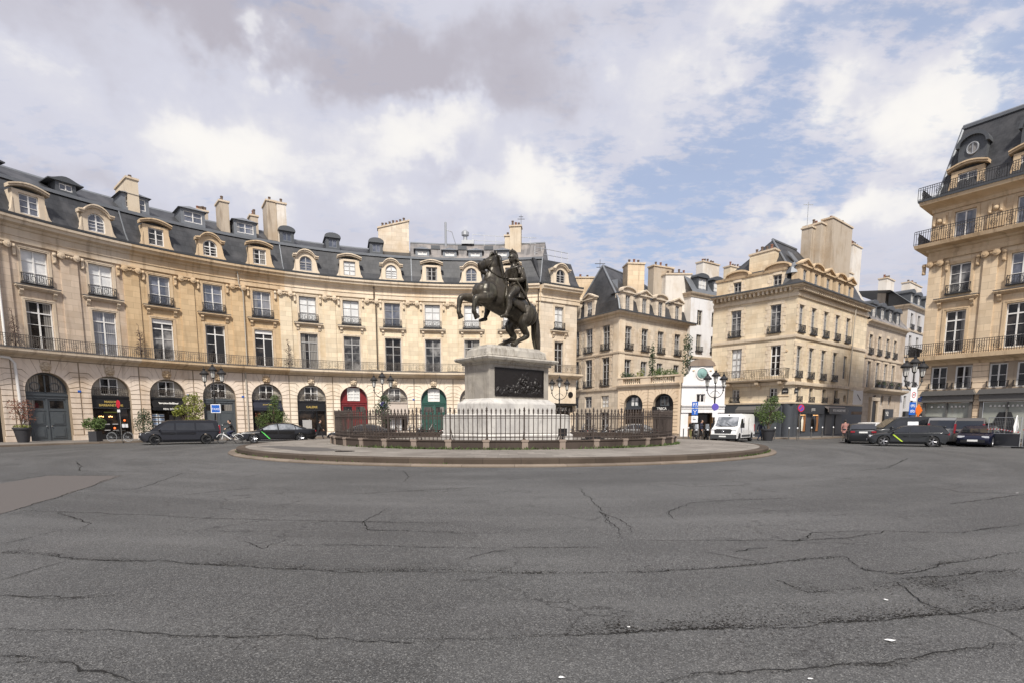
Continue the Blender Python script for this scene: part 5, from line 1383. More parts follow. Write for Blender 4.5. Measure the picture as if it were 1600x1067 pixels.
# -- small white shop with the scrolled gable
def white_shop():
    root = thing('white_shop', 'small white shop house with scrolled gable and round green medallion', 'shop', (B3l[0], B3l[1], 0))
    f = Flat(B3l, B3r); L = f.L; mid_ = 1.95
    b = MB(); wall(b, f, 0, L, 0, 5.05, [(.75, 3.35, .02, 2.45, False), (1.5, 2.35, 3.45, 4.28, False)], .25); b.build('wall', 'render_white', root)
    # gable
    pts = [(0, 5.05), (L, 5.05), (L, 5.85), (L-.55, 5.95), (3.25, 6.25), (3.05, 6.8), (3.0, 7.05), (.90, 7.05), (.85, 6.8), (.65, 6.25), (.3, 5.95), (0, 5.85)]
    b = MB(); b.prism([(x, z) for x, z in pts], 0, .4, lambda x, y, z: f.at(x, z, -y)); b.build('gable', 'render_white', root)
    b = MB(); arc = [(mid_ - 1.25*cos(pi*i/12), 7.05 + .62*sin(pi*i/12)) for i in range(13)]
    b.prism([(mid_-1.3, 6.98), (mid_+1.3, 6.98)] + arc[::-1], -.14, .45, lambda x, y, z: f.at(x, z, -y)); b.build('gable_pediment', 'pier_stone', root)
    for v, d in ((5.0, .16), (3.05, .22), (2.78, .12)):
        b = MB(); sweep(b, f, -.02, L, STR(v, d, .16)); b.build('string_course', 'render_white', root)
    b = MB(); sweep(b, f, 0, L, [(.02, 2.46), (.10, 2.46), (.10, 3.04), (.02, 3.04)]); b.build('fascia', 'render_white', root)
    window(root, f, 1.925, 3.45, -.16, .83, .82, 'white_paint', 'glass_dark', 1)
    b = MB(); b.lathe([(.02, -.10), (.40, -.10), (.47, -.05), (.47, .02), (.02, .02)], 24, (0, 0, 0), 'y'); me = b.mesh('medallion', 'patina', 40)
    o = put('medallion', me, root, f, mid_, 6.25, .0)
    b = MB(); b.ball((0, -.12, 0), .24, 10, .8, .3, 1.1); b.ball((.05, -.12, -.2), .14, 8, 1.2, .3, .8); inst('profile_relief', b.mesh('profile_relief', 'patina', 60), o)
    b = MB(); b.tube([(.56*cos(2*pi*i/24), -.03, .56*sin(2*pi*i/24)) for i in range(24)], .07, 6, True); inst('medallion_ring', b.mesh('medallion_ring', 'render_white', 60), o)
    for s in (-1, 1):
        b = MB(); b.ball((s*.85, -.03, .28), .09, 8, 1.4, .5, 1); inst('rosette', b.mesh('rosette', 'trim', 60), o)
    b = MB(); b.box(.76, 3.34, 1.6, 1.65, .02, 2.44); b.xf(mat_at(f, 0, 0, 0, root)); b.build('shop_interior', 'shop_black', root, world=False)
    for x in (.76, 3.30): b = MB(); b.box(x, x+.04, .26, 1.6, .02, 2.44); b.xf(mat_at(f, 0, 0, 0, root)); b.build('wood_lining', 'wood', root, world=False)
    b = MB(); b.box(.76, 1.12, .2, .26, .02, 2.44); b.xf(mat_at(f, 0, 0, 0, root)); b.build('open_door', 'wood', root, world=False)
    b = MB(); b.box(1.3, 3.3, .9, .94, .1, 2.3); b.xf(mat_at(f, 0, 0, 0, root)); b.build('shop_window', 'glass_shop', root, world=False)
    b = MB(); sb = [V3(B3l, 0), V3(B3r, 0), V3((21.6, 60), 0), V3((17.3, 60), 0)]
    up = Vector((0, 0, 5.7)); b.add(sb + [p + up for p in sb], [(1,2,6,5), (3,0,4,7), (4,5,6,7)]); b.build('side_wall', 'render_pale', root)
white_shop()
# -- tall plain house behind
def back_house():
    P, Q = (21.0, 66.3), (29.0, 71.5)
    root = thing('plain_house', 'tall plain white rendered house with zinc dormers, rising behind the small white shop', 'house', (P[0], P[1], 0))
    us = [1.7, 4.4, 6.9]
    w = row(us, 12.9, .95, 1.75, p='glass_dark', f='greige_paint') + row(us, 9.9, .95, 1.95, p='glass_dark', f='greige_paint', guard=.5) + row(us, 6.0, 1.0, 2.6, p='glass_mid', guard=.5)
    f = facade(root, P, Q, 0, 16.3, w, 'render_white'); facade(root, (17.2, 72.2), P, 0, 16.3, [], 'render_pale')
    band(root, [P, Q], STR(9.05, .12, .25), 'string_course', 'trim'); band(root, [(17.2, 72.2), P, Q], cornice(16.55, .35), 'cornice', 'trim')
    roof_mesh(root, 'roof', 'zinc', [f.at(-.2, 16.55, .35), f.at(f.L, 16.55, .35), f.at(f.L, 19.0, -1.3), f.at(-.2, 19.0, -1.3), f.at(f.L, 19.9, -6), f.at(-.2, 19.9, -6)], [(0,1,2,3), (3,2,4,5)])
    for u in (1.9, 4.7, 7.3): zinc_dormer(root, f, u, 16.7, .05, 'arch', 1.9, 1.75, 'white_paint', 'glass_white', 2.0)
    chimney(root, (24.6, 71.5), (1, .65), 1.6, .5, 18, 21.0, 'render_pale', 5); chimney(root, (29.2, 74.6), (1, .65), 1.6, .5, 18, 21.3, 'stone_cream', 5)
    shrub('balcony_shrub', 'loose leafy shrub on the balcony of the tall plain white house', tuple(f.at(2.0, 6.1, .6)), [((0, 0, .9), (.9, .4, .8), 1), ((1.2, .5, .5), (.9, .4, .5), .7), ((-.2, 0, 1.9), (.4, .3, .8), .4)], 420, .13, 'leaf_dark', 77)
    b = MB(); cbox(b, f, .6, 5.2, 5.7, 5.9, 0, 1.0); b.build('balcony_slab', 'trim', root); put('balcony_railing', rail_mesh(4.6, .9, .15, 'iron', False), root, f, 2.9, 5.9, .95)
back_house()
# -- corner house
def corner_house():
    root = thing('corner_house', 'cream corner house with segmental attic pediments and slate-blue shopfront, behind the white van', 'house', (B5c[0], B5c[1], 0))
    c = 'stone_cream'; FL = Flat(B5l, B5c); L = FL.L; X = lambda u: L-u
    wl = [dict(u=X(2.0), v=13.95, w=.82, h=1.35, chain='trim_cream', p='glass_dark'), dict(u=X(5.9), v=13.95, w=.82, h=1.35, chain='trim_cream', p='glass_dark')]
    wl += [dict(u=X(1.95), v=9.95, w=1.0, h=2.6, chain='trim_cream', p='glass_mid', t=1.9, guard=.55), dict(u=X(5.85), v=9.95, w=1.05, h=2.6, chain='trim_cream', p='glass_mid', t=1.9, guard=.55)]
    wl += [dict(u=X(1.75), v=5.95, w=.95, h=2.85, chain='trim_cream', p='glass_dark', t=1.9, f='white_paint'), dict(u=X(5.6), v=5.95, w=1.05, h=2.85, chain='trim_cream', p='glass_white', t=1.9)]
    wl += [dict(u=X(1.75), v=3.52, w=.75, h=1.28, p='glass_dark', f='white_paint', guard=.45), dict(u=X(5.5), v=3.52, w=.78, h=1.28, p='glass_mid', f='white_paint', guard=.45)]
    fl = facade(root, B5l, B5c, 0, 14.0, [w for w in wl if w['v'] < 13.9], c)
    ur = [.95, 3.55, 6.35, 9.15, 11.9]
    wr = row(ur, 9.85, 1.02, 2.5, chain='trim_cream', t=1.85, guard=.6, p='glass_blue') + row(ur[:4], 5.75, 1.05, 2.9, chain='trim_cream', t=1.95, guard=.55, p='glass_mid') + row(ur[4:], 6.1, .9, 2.4, p='glass_mid')
    wr += row([1.3, 4.0, 7.05, 10.0], 3.45, .92, 1.4, p='glass_mid', f='greige_paint', guard=.5, sur='trim_cream') + row([12.4], 3.7, .6, .7, p='glass_dark')
    f2 = facade(root, B5c, B5r, 0, 14.0, wr, c)
    path = [B5l, B5c, B5r]
    band(root, path, STR(9.35, .12, .28), 'string_course', 'trim_cream'); band(root, path, STR(13.05, .12, .3), 'string_course', 'trim_cream'); band(root, path, STR(5.05, .22, .3), 'string_course', 'trim_cream'); band(root, path, STR(3.28, .2, .16), 'string_course', 'trim_cream')
    band(root, path, [(-.05, 13.7), (.12, 13.7), (.18, 13.82), (.62, 13.9), (.66, 14.02), (-.05, 14.02)], 'cornice', 'trim_cream')
    b = MB(); miter_sweep(b, path, [(.5, 14.023), (.78, 14.023), (.78, 14.14), (.5, 14.14)]); b.build('gutter', 'lead', root)
    for fc in (fl, f2):
        n = int(fc.L/.42); b = MB()
        for i in range(n): cbox(b, fc, .1+i*.42, .27+i*.42, 13.55, 13.86, 0, .5)
        b.build('eaves_dentils', 'trim_cream', root)
    # attic storey on the left face
    at = facade(root, fl.at(.2, 0, -.06), fl.at(L-1.15, 0, -.06), 14.02, 15.75, [dict(w, u=w['u']-.2) for w in wl if w['v'] > 13.9], c, 'attic_wall')
    facade(root, fl.at(L-1.15, 0, -.06), fl.at(L-1.15, 0, -3.), 14.02, 15.75, [], c, 'attic_wall')
    facade(root, fl.at(.2, 0, -5.), fl.at(.2, 0, -.06), 14.02, 15.75, [], c, 'attic_wall')
    b = MB(); sweep(b, at, -.1, at.L+.1, [(-.05, 15.6), (.1, 15.6), (.16, 15.82), (-.05, 15.82)]); b.build('attic_cornice', 'trim_ochre', root)
    for u in (X(2.0)-.2, X(5.9)-.2):
        b = MB(); N = 12; tp = [(-1.18*cos(pi*i/N), .42*sin(pi*i/N)) for i in range(N+1)]
        for (xa, za), (xb, zb) in zip(tp[:-1], tp[1:]): b.prism([(xa, za), (xb, zb), (xb, zb+.16), (xa, za+.16)], -.3, .5)
        b.prism([(-1.14, .003), (1.14, .003)] + tp[1:-1][::-1], -.04, .45)
        put('segmental_pediment', b.mesh('segmental_pediment', 'trim_ochre', 35), root, at, u, 15.82, .0)
    # right-hand dormers: pediments in turn
    for i, u in enumerate([.95, 3.4, 6.1, 8.9, 11.5]): stone_dormer(root, f2, u, 14.05, .1, 1.9, 1.65, 'tri' if i % 2 == 0 else 'seg', 'trim_ochre', 'glass_dark', .8, 1.3, .8)
    # roofs
    C = Vector((B5c[0], B5c[1], 0)); e1 = (C-Vector((B5l[0], B5l[1], 0))).normalized(); e2 = (Vector((B5r[0], B5r[1], 0))-C).normalized()
    P = lambda a, b_, z: C - e1*a + e2*b_ + Vector((0, 0, z))
    roof_mesh(root, 'mansard_roof', 'slate', [P(-.55, -.55, 14.13), P(-.55, 16.6, 14.13), P(1.4, 16.6, 16.6), P(1.4, 1.2, 16.6), P(1.2, -.55, 14.13), P(.55, .5, 15.0), P(.55, 16.6, 15.0)], [(0,1,6,5), (5,6,2,3), (0,5,3,4)])
    roof_mesh(root, 'hipped_roof', 'slate', [P(1.3, .6, 16.0), P(1.3, 10.2, 16.0), P(8.1, 10.2, 16.0), P(7.6, .6, 16.0), P(4.3, 3.4, 19.6), P(4.3, 8.6, 19.6)], [(0,1,5,4), (1,2,5), (2,3,4,5), (3,0,4)])
    b = MB(); b.tube([P(4.3, 3.4, 19.65), P(4.3, 8.6, 19.65)], .14, 6); b.tube([P(1.3, .6, 16), P(4.3, 3.4, 19.65)], .09, 6); b.build('roof_ridge', 'zinc', root)
    b = MB(); b.obox(P(2.3, 3.6, 17.6), tuple(e2*.5), tuple((e1*-.35 + Vector((0, 0, .5)))), (0, 0, .06)); b.build('skylight', 'zinc', root)
    b = MB(); b.lathe([(.75, 0), (.6, .5), (.02, 1.1)], 8, tuple(P(.75, .5, 15.2))); b.build('corner_flashing', 'zinc', root)
    q = fl.at(X(3.9), 0, -1.2); chimney(root, (q.x, q.y), fl.d, 1.2, .5, 15.6, 17.8, 'stone_cream', 4, slope=.05)
    q = P(3.2, 10.6, 0); chimney(root, (q.x, q.y), e2, 1.1, .9, 14, 22.0, 'render_chim2', 3)
    q = P(2.2, 13.2, 0); chimney(root, (q.x, q.y), e2, 2.6, .55, 13.5, 22.6, 'render_chim2', 5)
    q = P(3.4, 9.4, 0); chimney(root, (q.x, q.y), e2, .7, .5, 14, 21.6, 'render_chim2', 0)
    b = MB(); q = P(3.6, 9.2, 21.8); b.tube([q, q + Vector((0, 0, 2.6))], .035, 4); b.box(q.x-.5, q.x+.5, q.y-.02, q.y+.02, q.z+2.3, q.z+2.36); b.build('aerial', 'galv', root)
    # balcony
    b = MB(); sweep(b, fl, X(7.4), X(.35), [(0, 5.36), (.9, 5.5), (.95, 5.62), (0, 5.62)]); b.build('balcony_slab', 'trim', root)
    for u in (.9, 3.1, 6.0, 7.2): 
        b = MB(); pr = [(0, 0), (-.85, 0), (-.8, -.2), (-.3, -.32), (-.12, -.6), (0, -.62)]
        b.add([(x, y, z) for x in (-.16, .16) for y, z in pr], [tuple(range(6)), tuple(range(11, 5, -1))] + [(i, i+6, (i+1) % 6+6, (i+1) % 6) for i in range(6)]); put('balcony_bracket', b.mesh('balcony_bracket', 'trim_cream'), root, fl, X(u), 5.35)
    put('balcony_railing', rail_mesh(7.05, .95, .16, 'iron', True), root, fl, X(3.88), 5.63, .88)
    for u in (X(7.4), X(.36)):
        b = MB(); b.box(-.02, .02, -.88, 0, .9, .95)
        for i in range(6): b.box(-.012, .012, -.86+i*.15, -.84+i*.15, 0, .9)
        put('balcony_railing', b.mesh('balcony_railing', 'iron'), root, fl, u, 5.63)
    # rounded dark shopfront
    b = MB(); miter_sweep(b, [B5l, fl.at(L-.9, 0), f2.at(.9, 0), B5r], [(.02, .02), (.14, .02), (.14, 3.27), (.02, 3.27)]); b.build('shopfront', 'shop_slate', root)
    b = MB(); b.lathe([(.62, .02), (.62, 3.27), (.02, 3.27)], 16, tuple(P(.42, .42, 0))); b.build('shop_corner_column', 'shop_slate', root, 50)
    awning(root, fl, X(3.0), 2.1, 3.1, 2.75, .14, .75, 'fascia_grey')
    b = MB(); b.box(-1.4, 1.4, -.05, .02, .5, 2.6); put('roller_shutter', b.mesh('roller_shutter', 'door_grey'), root, fl, X(2.6), 0, .16)
    b = MB(); b.box(-.5, .5, -.03, .02, 1.98, 2.14); put('vent_grille', b.mesh('vent_grille', 'black_plastic'), root, fl, X(6.6), 0, .16)
    b = MB(); b.box(-2.6, 2.6, -.25, .02, 2.35, 3.1); fa = put('fascia', b.mesh('fascia', 'shop_black'), root, f2, 3.9, 0, .15)
    inst('lettering', text_mesh('JULES', .34, 'grey_paint', .012, 1, .005), fa, Matrix.Translation((0, -.27, 2.75)))
    for u, mt in ((2.1, 'orange_wall'), (5.0, 'orange_wall')):
        b = MB(); b.box(-.85, .85, -.04, .02, .62, 2.3); o = put('shop_window', b.mesh('shop_window', 'glass_shop'), root, f2, u, 0, .16)
        b = MB(); b.box(.05, .62, -.065, -.042, .65, 2.2); inst('display_panel', b.mesh('display_panel', mt), o)
        for x in (-.3,):
            b = MB(); b.loft([((x, -.16, .7), (.10, 0, 0), (0, .06, 0)), ((x, -.16, 1.25), (.19, 0, 0), (0, .08, 0)), ((x, -.16, 1.75), (.2, 0, 0), (0, .08, 0)), ((x, -.16, 1.88), (.06, 0, 0), (0, .05, 0)), ((x, -.16, 2.05), (.07, 0, 0), (0, .06, 0))], 10); inst('mannequin', b.mesh('mannequin', 'cloth_cream' if u < 3 else 'cloth_black', 60), o)
        for i in range(4):
            b = MB(); b.ball((-.5+i*.3, -.06, 2.22), .035, 6); inst('lamp_bulb', b.mesh('lamp_bulb', 'warm_lamp'), o)
    a2 = awning(root, f2, 9.6, 2.6, 3.15, 2.85, .15, .55, 'awning_beige')
    b = MB(); b.box(-2.4, 2.4, -.62, -.56, 2.35, 3.02); o = inst('sign_board', b.mesh('sign_board', 'fascia_grey'), a2); 
    inst('lettering', text_mesh('BOULANGERIE PARIS', .36, 'lettering', .012, .95, .008), o, Matrix.Translation((0, -.635, 2.70)))
    for s, w_ in ((-1.2, 1.5), (1.3, 1.6)):
        b = MB(); b.box(s-w_/2, s+w_/2, -.05, .02, .3, 2.25); put('roller_shutter', b.mesh('roller_shutter', 'fascia_grey'), root, f2, 9.4, 0, .16)
    for fc, u in ((fl, X(.62)), (f2, .72)):
        b = MB(); b.box(-.3, .3, -.04, .0, 0, .34); o = put('street_name_plate', b.mesh('street_name_plate', 'black_plastic'), root, fc, u, 4.25, .02)
        b = MB(); b.prism([(-.3, .343), (.3, .343), (.18, .5), (-.18, .5)], -.04, 0); inst('plate_crest', b.mesh('plate_crest', 'black_plastic'), o)
        inst('lettering', cached('plz', lambda: text_mesh('PLACE', .14, 'lettering', .006)), o, Matrix.Translation((0, -.05, .2)))
    b = MB(); b.lathe([(.02, -.05), (.10, -.05), (.12, -.01)], 12, (0, 0, 0), 'y'); put('clock_plaque', b.mesh('clock_plaque', 'trim_ochre'), root, fl, X(.7), 8.2)
    b = MB(); b.box(-.5, .5, -.06, .02, 0, .05); put('sill_board', b.mesh('sill_board', 'trim_ochre'), root, fl, X(.75), 4.0)
    b = MB(); b.tube([f2.at(12.9, 13.6, .3), f2.at(12.9, 3.3, .12)], .06, 8); b.build('downpipe', 'greige_paint', root, 60)
    # blind rear and party walls
    facade(root, B5r, P(10, 17.1, 0), 0, 14., [], 'render_chim2', 'party_wall'); facade(root, P(10, 17.1, 0), P(8.3, 0, 0), 0, 14., [], 'render_chim2', 'party_wall')
corner_house()
def street_houses():
    root = thing('street_house', 'grey-beige street house with four arched zinc dormers, next along from the cream corner house', 'house', (B5r[0], B5r[1], 0))
    us = [1.5, 4.2, 6.9, 9.5]
    w = row(us, 9.25, 1.0, 2.1, chain='trim', guard=.6, p='glass_dark', t=1.5) + row(us, 5.5, 1.05, 2.95, chain='trim', p='glass_mid', t=2.0) + row([4.0, 6.6, 9.2], 3.5, .85, 1.2, p='glass_dark')
    f = facade(root, B5r, B6r, 0, 12.6, w, 'stone_street'); L = f.L
    band(root, [B5r, B6r], cornice(12.85, .5), 'cornice', 'trim'); band(root, [B5r, B6r], STR(8.75, .12, .25), 'string_course', 'trim'); band(root, [B5r, B6r], [(-.05, 4.9), (.2, 4.9), (.85, 5.2), (.9, 5.42), (-.05, 5.42)], 'balcony_slab', 'trim')
    put('balcony_railing', rail_mesh(9.0, .9, .16, 'iron', True), root, f, 6.0, 5.43, .82)
    q = (B6r[0]-4, B6r[1]+5)
    roof_mesh(root, 'mansard_roof', 'slate_old', [f.at(0, 12.85, .4), f.at(L, 12.85, .4), f.at(L, 15.0, -1.2), f.at(0, 15.0, -1.2), f.at(L, 16.3, -6), f.at(0, 16.3, -6)], [(0,1,2,3), (3,2,4,5)])
    for u in us: zinc_dormer(root, f, u, 13.0, .1, 'arch', 1.5, 1.7, 'white_paint', 'glass_mid', 2.0)
    for u, m in ((2.6, 'leaf_green'), (4.2, 'leaf_dark'), (6.8, 'leaf_dark'), (9.3, 'leaf_dark')):
        b = MB(); b.box(-.4, .4, -.35, -.05, 0, .3); p = put('window_box', b.mesh('window_box', 'planter'), root, f, u, 5.5, .55)
        fo = foliage(70, [((0, -.2, .45), (.45, .2, .28), 1)], .10, int(u*10)); inst('plants', fo.mesh('plants', m), p)
    b = MB(); b.box(-1.5, 1.5, -.2, .02, .1, 3.1); o = put('shopfront', b.mesh('shopfront', 'shop_black'), root, f, 8.6, 0, .05)
    inst('lettering', text_mesh('H2', .75, 'lettering', .01), o, Matrix.Translation((-.75, -.22, 2.5)))
    b = MB(); wallx = [(-.9, .05), (-.7, .05), (-.7, 3.0)] ; b.prism([(-.85, .02), (.85, .02)] + half_disc(.85, 3.1), -.05, .02); put('arched_doorway', b.mesh('arched_doorway', 'black_plastic'), root, f, 3.7, 0, .03)
    b = MB(); 
    for s in (-1, 1): b.box(s*1.05-.2, s*1.05+.2, -.25, .02, 0, 4.0)
    b.box(-1.35, 1.35, -.3, .02, 4.003, 4.4); put('door_surround', b.mesh('door_surround', 'trim'), root, f, 3.7)
    r2 = thing('street_house', 'tall pale grey house furthest down the street, with plain shutters and mansard chimneys', 'house', (B6r[0], B6r[1], 0))
    us = [1.8, 4.7, 8.0, 11.0]
    w = row(us, 13.3, 1.0, 1.95, p='glass_dark', guard=.5) + row(us, 10.1, 1.05, 2.4, p='glass_dark', guard=.5) + row(us, 6.2, 1.05, 2.85, p='glass_mid', guard=.5) + row(us, 3.2, 1.0, 1.7, p='glass_dark')
    f = facade(r2, B6r, B7r, 0, 15.9, w, 'render_grey'); facade(r2, (B6r[0]-4.5, B6r[1]+5.6), B6r, 0, 15.9, [], 'render_chim2')
    band(r2, [(B6r[0]-4.5, B6r[1]+5.6), B6r, B7r], cornice(16.15, .4), 'cornice', 'trim')
    for v in (13.0, 9.75, 5.8): band(r2, [B6r, B7r], STR(v, .1, .25), 'string_course', 'trim')
    roof_mesh(r2, 'roof', 'zinc', [f.at(-.3, 16.15, .4), f.at(f.L, 16.15, .4), f.at(f.L, 18.2, -2), f.at(-.3, 18.2, -2), f.at(f.L, 18.9, -7), f.at(-.3, 18.9, -7)], [(0,1,2,3), (3,2,4,5)])
    for u in (1.6, 4.4, 7.6, 10.6): zinc_dormer(r2, f, u, 16.3, -.1, 'arch', 1.5, 1.5, 'white_paint', 'glass_mid', 2.4)
    b = MB(); b.box(-2.2, 2.2, -.3, .02, .1, 2.9); put('shopfront', b.mesh('shopfront', 'shop_black'), r2, f, 3.5, 0, .05)
    chimney(r2, (57.5, 81.5), (1, .8), 2.6, .5, 15, 20.8, 'render_pale', 6); chimney(r2, (50.5, 76.5), (1, .8), 1.4, .5, 15, 20.3, 'render_pale', 5)
    r3 = thing('rear_house', 'blank pale gable with tall chimney rising behind the street houses', 'house', (44., 72., 0))
    g = [(41.8, 70.4), (47.2, 74.8), (44.2, 78.5), (38.8, 74.1)]; 
    b = MB(); V = [V3(p, 0) for p in g] + [V3(p, 19.5 if i in (0, 3) else 16.5) for i, p in enumerate(g)]
    b.add(V, [(0,1,5,4), (1,2,6,5), (2,3,7,6), (3,0,4,7), (4,5,6,7)]); b.build('wall', 'render_pale', r3)
    chimney(r3, (43.0, 72.0), (1, .8), 1.4, .5, 16, 23.2, 'render_pale', 5); chimney(r3, (41.6, 70.6), (1, .8), .8, .45, 14, 19.6, 'render_pale', 4)
street_houses()
# -- right-hand corner house of the square
def right_house():
    root = thing('corner_house', 'tall golden stone corner house with three iron balconies, at the right edge of the square', 'house', (B8c[0], B8c[1], 0))
    p = Vector((B8c[0], B8c[1], 0)); q = p + B8d*13.2; F = Flat(p, q); L = F.L
    s0 = p + Vector((.78, .625, 0))*13; SF = Flat(s0, p)
    c = 'stone_gold'; us = [2.0, 5.6, 9.2, 12.0][:3]; B = 3.6
    ops = []
    for u in us: ops += [(u-.64, u+.64, 6.90, 9.98, False), (u-.66, u+.66, 11.25, 13.45, False), (u-.66, u+.66, 15.35, 17.28, False)]
    b = MB(); wall(b, F, 0, L, 6.2, 18.0, ops, .24); b.build('upper_wall', c, root)
    g = []
    for u in us: g += [(u-1.45, u+1.45, .03, 3.05, False), (u-1.22, u-.2, 4.10, 5.84, False), (u+.32, u+1.34, 4.10, 5.84, False)]
    b = MB(); wall(b, F, 0, L, 0, 6.2, g, .24); b.build('ground_floor_wall', 'joint', root)
    b = MB(); wall(b, SF, 0, SF.L, 0, 18, [(SF.L-u-.6, SF.L-u+.6, v, v+2.4, False) for u in (3, 6.5, 10) for v in (6.95, 11.3, 15.3)], .2); b.build('side_wall', c, root)
    # rusticated piers of the ground floor
    edges = [(.0, us[0]-1.62)] + [(a+1.62, bq-1.62) for a, bq in zip(us[:-1], us[1:])] + [(us[-1]+1.62, L)]
    for a, e in edges:
        if e-a < .1: continue
        b = MB()
        for i in range(14): z = .3+i*.42; cbox(b, F, a, e, z+.02, min(z+.40, 6.15), 0, .045)
        b.build('rusticated_pier', 'rust_gold', root)
    for u in us:
        b = MB()
        for i in range(5): z = 4.08+i*.42; cbox(b, F, u-1.62, u-1.26, z+.02, z+.40, 0, .045)
        b.build('rusticated_jamb', 'rust_gold', root); b = MB()
        for i in range(5): z = 4.08+i*.42; cbox(b, F, u+1.38, u+1.62, z+.02, z+.40, 0, .045)
        b.build('rusticated_jamb', 'rust_gold', root)
    path = [s0, p, q]
    b = MB()
    for i in range(42):
        z = .3+i*.42
        for fc, side in ((F, 0), ):
            if 6.9 < z < 13.4 or 15.3 < z < 17.6: cbox(b, fc, .0, .30, z+.02, z+.39, 0, .05)
    b.build('corner_quoins', 'trim_ochre', root)
    band(root, path, [(-.05,5.95),(.10,5.95),(.14,6.1),(.5,6.25),(.86,6.35),(.9,6.66),(-.05,6.66)], 'balcony_slab', 'trim_ochre')
    band(root, path, [(-.05,13.98),(.14,13.98),(.18,14.3),(.1,14.33),(.1,14.6),(.24,14.68),(.3,14.8),(.88,14.95),(.95,15.2),(-.05,15.2)], 'entablature', 'trim_ochre')
    band(root, path, [(-.05,17.55),(.10,17.55),(.14,17.8),(.4,18.0),(.8,18.15),(.86,18.4),(-.05,18.4)], 'cornice', 'trim_ochre')
    band(root, path, [(.3,18.403),(.92,18.403),(.94,18.55),(.3,18.55)], 'gutter', 'lead')
    def rails(v, w, h, me=None):
        n = 3
        for i in range(n): put('balcony_railing', rail_mesh(L/n, h, .14, 'iron', True, .015), root, F, L*(i+.5)/n - w*.0, v, w)
        put('balcony_railing', rail_mesh(.9, h, .14, 'iron', True, .015), root, F, -.45, v, w)
        put('balcony_railing', rail_mesh(6.5, h, .14, 'iron', True, .015), root, SF, SF.L-3.2, v, w)
    rails(6.67, .82, .95); rails(15.21, .86, 1.05); rails(18.56, .82, .95)
    for i, u in enumerate(us):
        pl, pu = (('glass_dark', 'glass_mid'), ('glass_dark', 'glass_blue'), ('glass_dark', 'glass_mid'))[i]
        window(root, F, u, 6.90, -.18, 1.26, 3.07, 'white_paint', pl, 3, 2.35); window(root, F, u, 11.25, -.18, 1.30, 2.19, 'white_paint', pu, 3); window(root, F, u, 15.35, -.18, 1.30, 1.92, 'white_paint', 'glass_blue', 2)
        put('window_surround', surround_mesh(1.28, 3.09, 'trim_ochre', .2), root, F, u, 6.9); put('window_surround', surround_mesh(1.32, 2.21, 'trim_ochre', .2), root, F, u, 11.25); put('window_surround', surround_mesh(1.32, 1.94, 'trim_ochre', .2), root, F, u, 15.35)
        put('window_hood', ledge_mesh(2.7, 'trim_ochre'), root, F, u-.08, 10.95); put('window_guard', guard_mesh(1.5, .6), root, F, u, 11.3)
        for du in (-.71, .83):
            window(root, F, u+du, 4.10, -.16, 1.0, 1.73, 'white_paint', 'glass_dark', 2)
        b = MB(); b.box(-.27, .27, -.05, .2, 4.1, 5.84); b.box(-1.4, -1.225, -.05, .2, 4.1, 5.84); b.box(1.345, 1.5, -.05, .2, 4.1, 5.84); b.xf(Matrix.Translation((.06, 0, 0))); put('window_mullion', b.mesh('window_mullion', 'white_paint'), root, F, u, 0, -.10)
        for du in (-1.3, .2):
            b = MB(); b.box(-.02, 1.3, -.2, -.17, .5, .53); b.box(-.02, 1.3, -.2, -.17, .1, .13)
            for k in range(3): b.box(.0+k*.6, .03+k*.6, -.2, .02, .1, .53)
            put('window_rail', b.mesh('window_rail', 'iron'), root, F, u+du, 4.05)
        b = MB(); b.prism([(-1.6, 3.1), (1.65, 3.1), (1.65, 3.62), (-1.6, 3.62)], -.32, .02); b.prism([(-1.75, 3.62), (1.8, 3.62), (1.62, 3.98), (-1.57, 3.98)], -.5, .02); put('fascia', b.mesh('fascia', 'fascia_grey'), root, F, u)
        b = MB(); b.box(-1.56, -1.40, -.12, .1, .03, 3.05); b.box(1.40, 1.58, -.12, .1, .03, 3.05); b.box(-1.4, 1.4, -.10, .1, .03, .38); b.box(-.045, .045, -.04, .1, .383, 3.03); fr_ = put('shop_frame', b.mesh('shop_frame', 'fascia_grey'), root, F, u)
        b = MB(); b.box(-1.39, 1.39, .12, .15, .39, 3.04); sw = inst('shop_window', b.mesh('shop_window', 'glass_room'), fr_)
        if i == 0:
            for x in (-1.0, -.55, -.28, .3, .55, .8, 1.05):
                b = MB(); b.lathe([(.02, 0), (.085, .01), (.06, .13), (.02, .15)], 8, (x, .05, 2.68)); inst('pendant_lamp', b.mesh('pendant_lamp', 'lettering'), fr_)
            for x in (-.55, .75):
                b = MB(); b.box(x-.25, x+.25, -.02, .1, .5, .62); b.box(x-.13, x+.1, -.01, .09, .62, .78); inst('display_shoes', b.mesh('display_shoes', 'black_plastic'), fr_)
        else:
            for k in range(9):
                b = MB(); b.lathe([(.02, 0), (.085, .01), (.06, .13), (.02, .15)], 8, (-.95+k*.25, .05, 2.68)); inst('pendant_lamp', b.mesh('pendant_lamp', 'lettering'), fr_)
            b = MB(); b.loft([((-.1, .06, .4), (.55, 0, 0), (0, .04, 0)), ((-.1, .06, 1.6), (.6, 0, 0), (0, .05, 0)), ((-.1, .06, 2.3), (.35, 0, 0), (0, .04, 0))], 10); inst('hanging_coat', b.mesh('hanging_coat', 'cloth_black', 50), fr_)
            b = MB(); b.box(-1.25, -.55, .02, .1, .5, 1.5); inst('display_cabinet', b.mesh('display_cabinet', 'glass_shop'), fr_)
        volute_dormer(root, F, u-.25, 18.45, -.35, 'flat', 'trim_ochre', 'glass_blue', 'white_paint', 2.0)
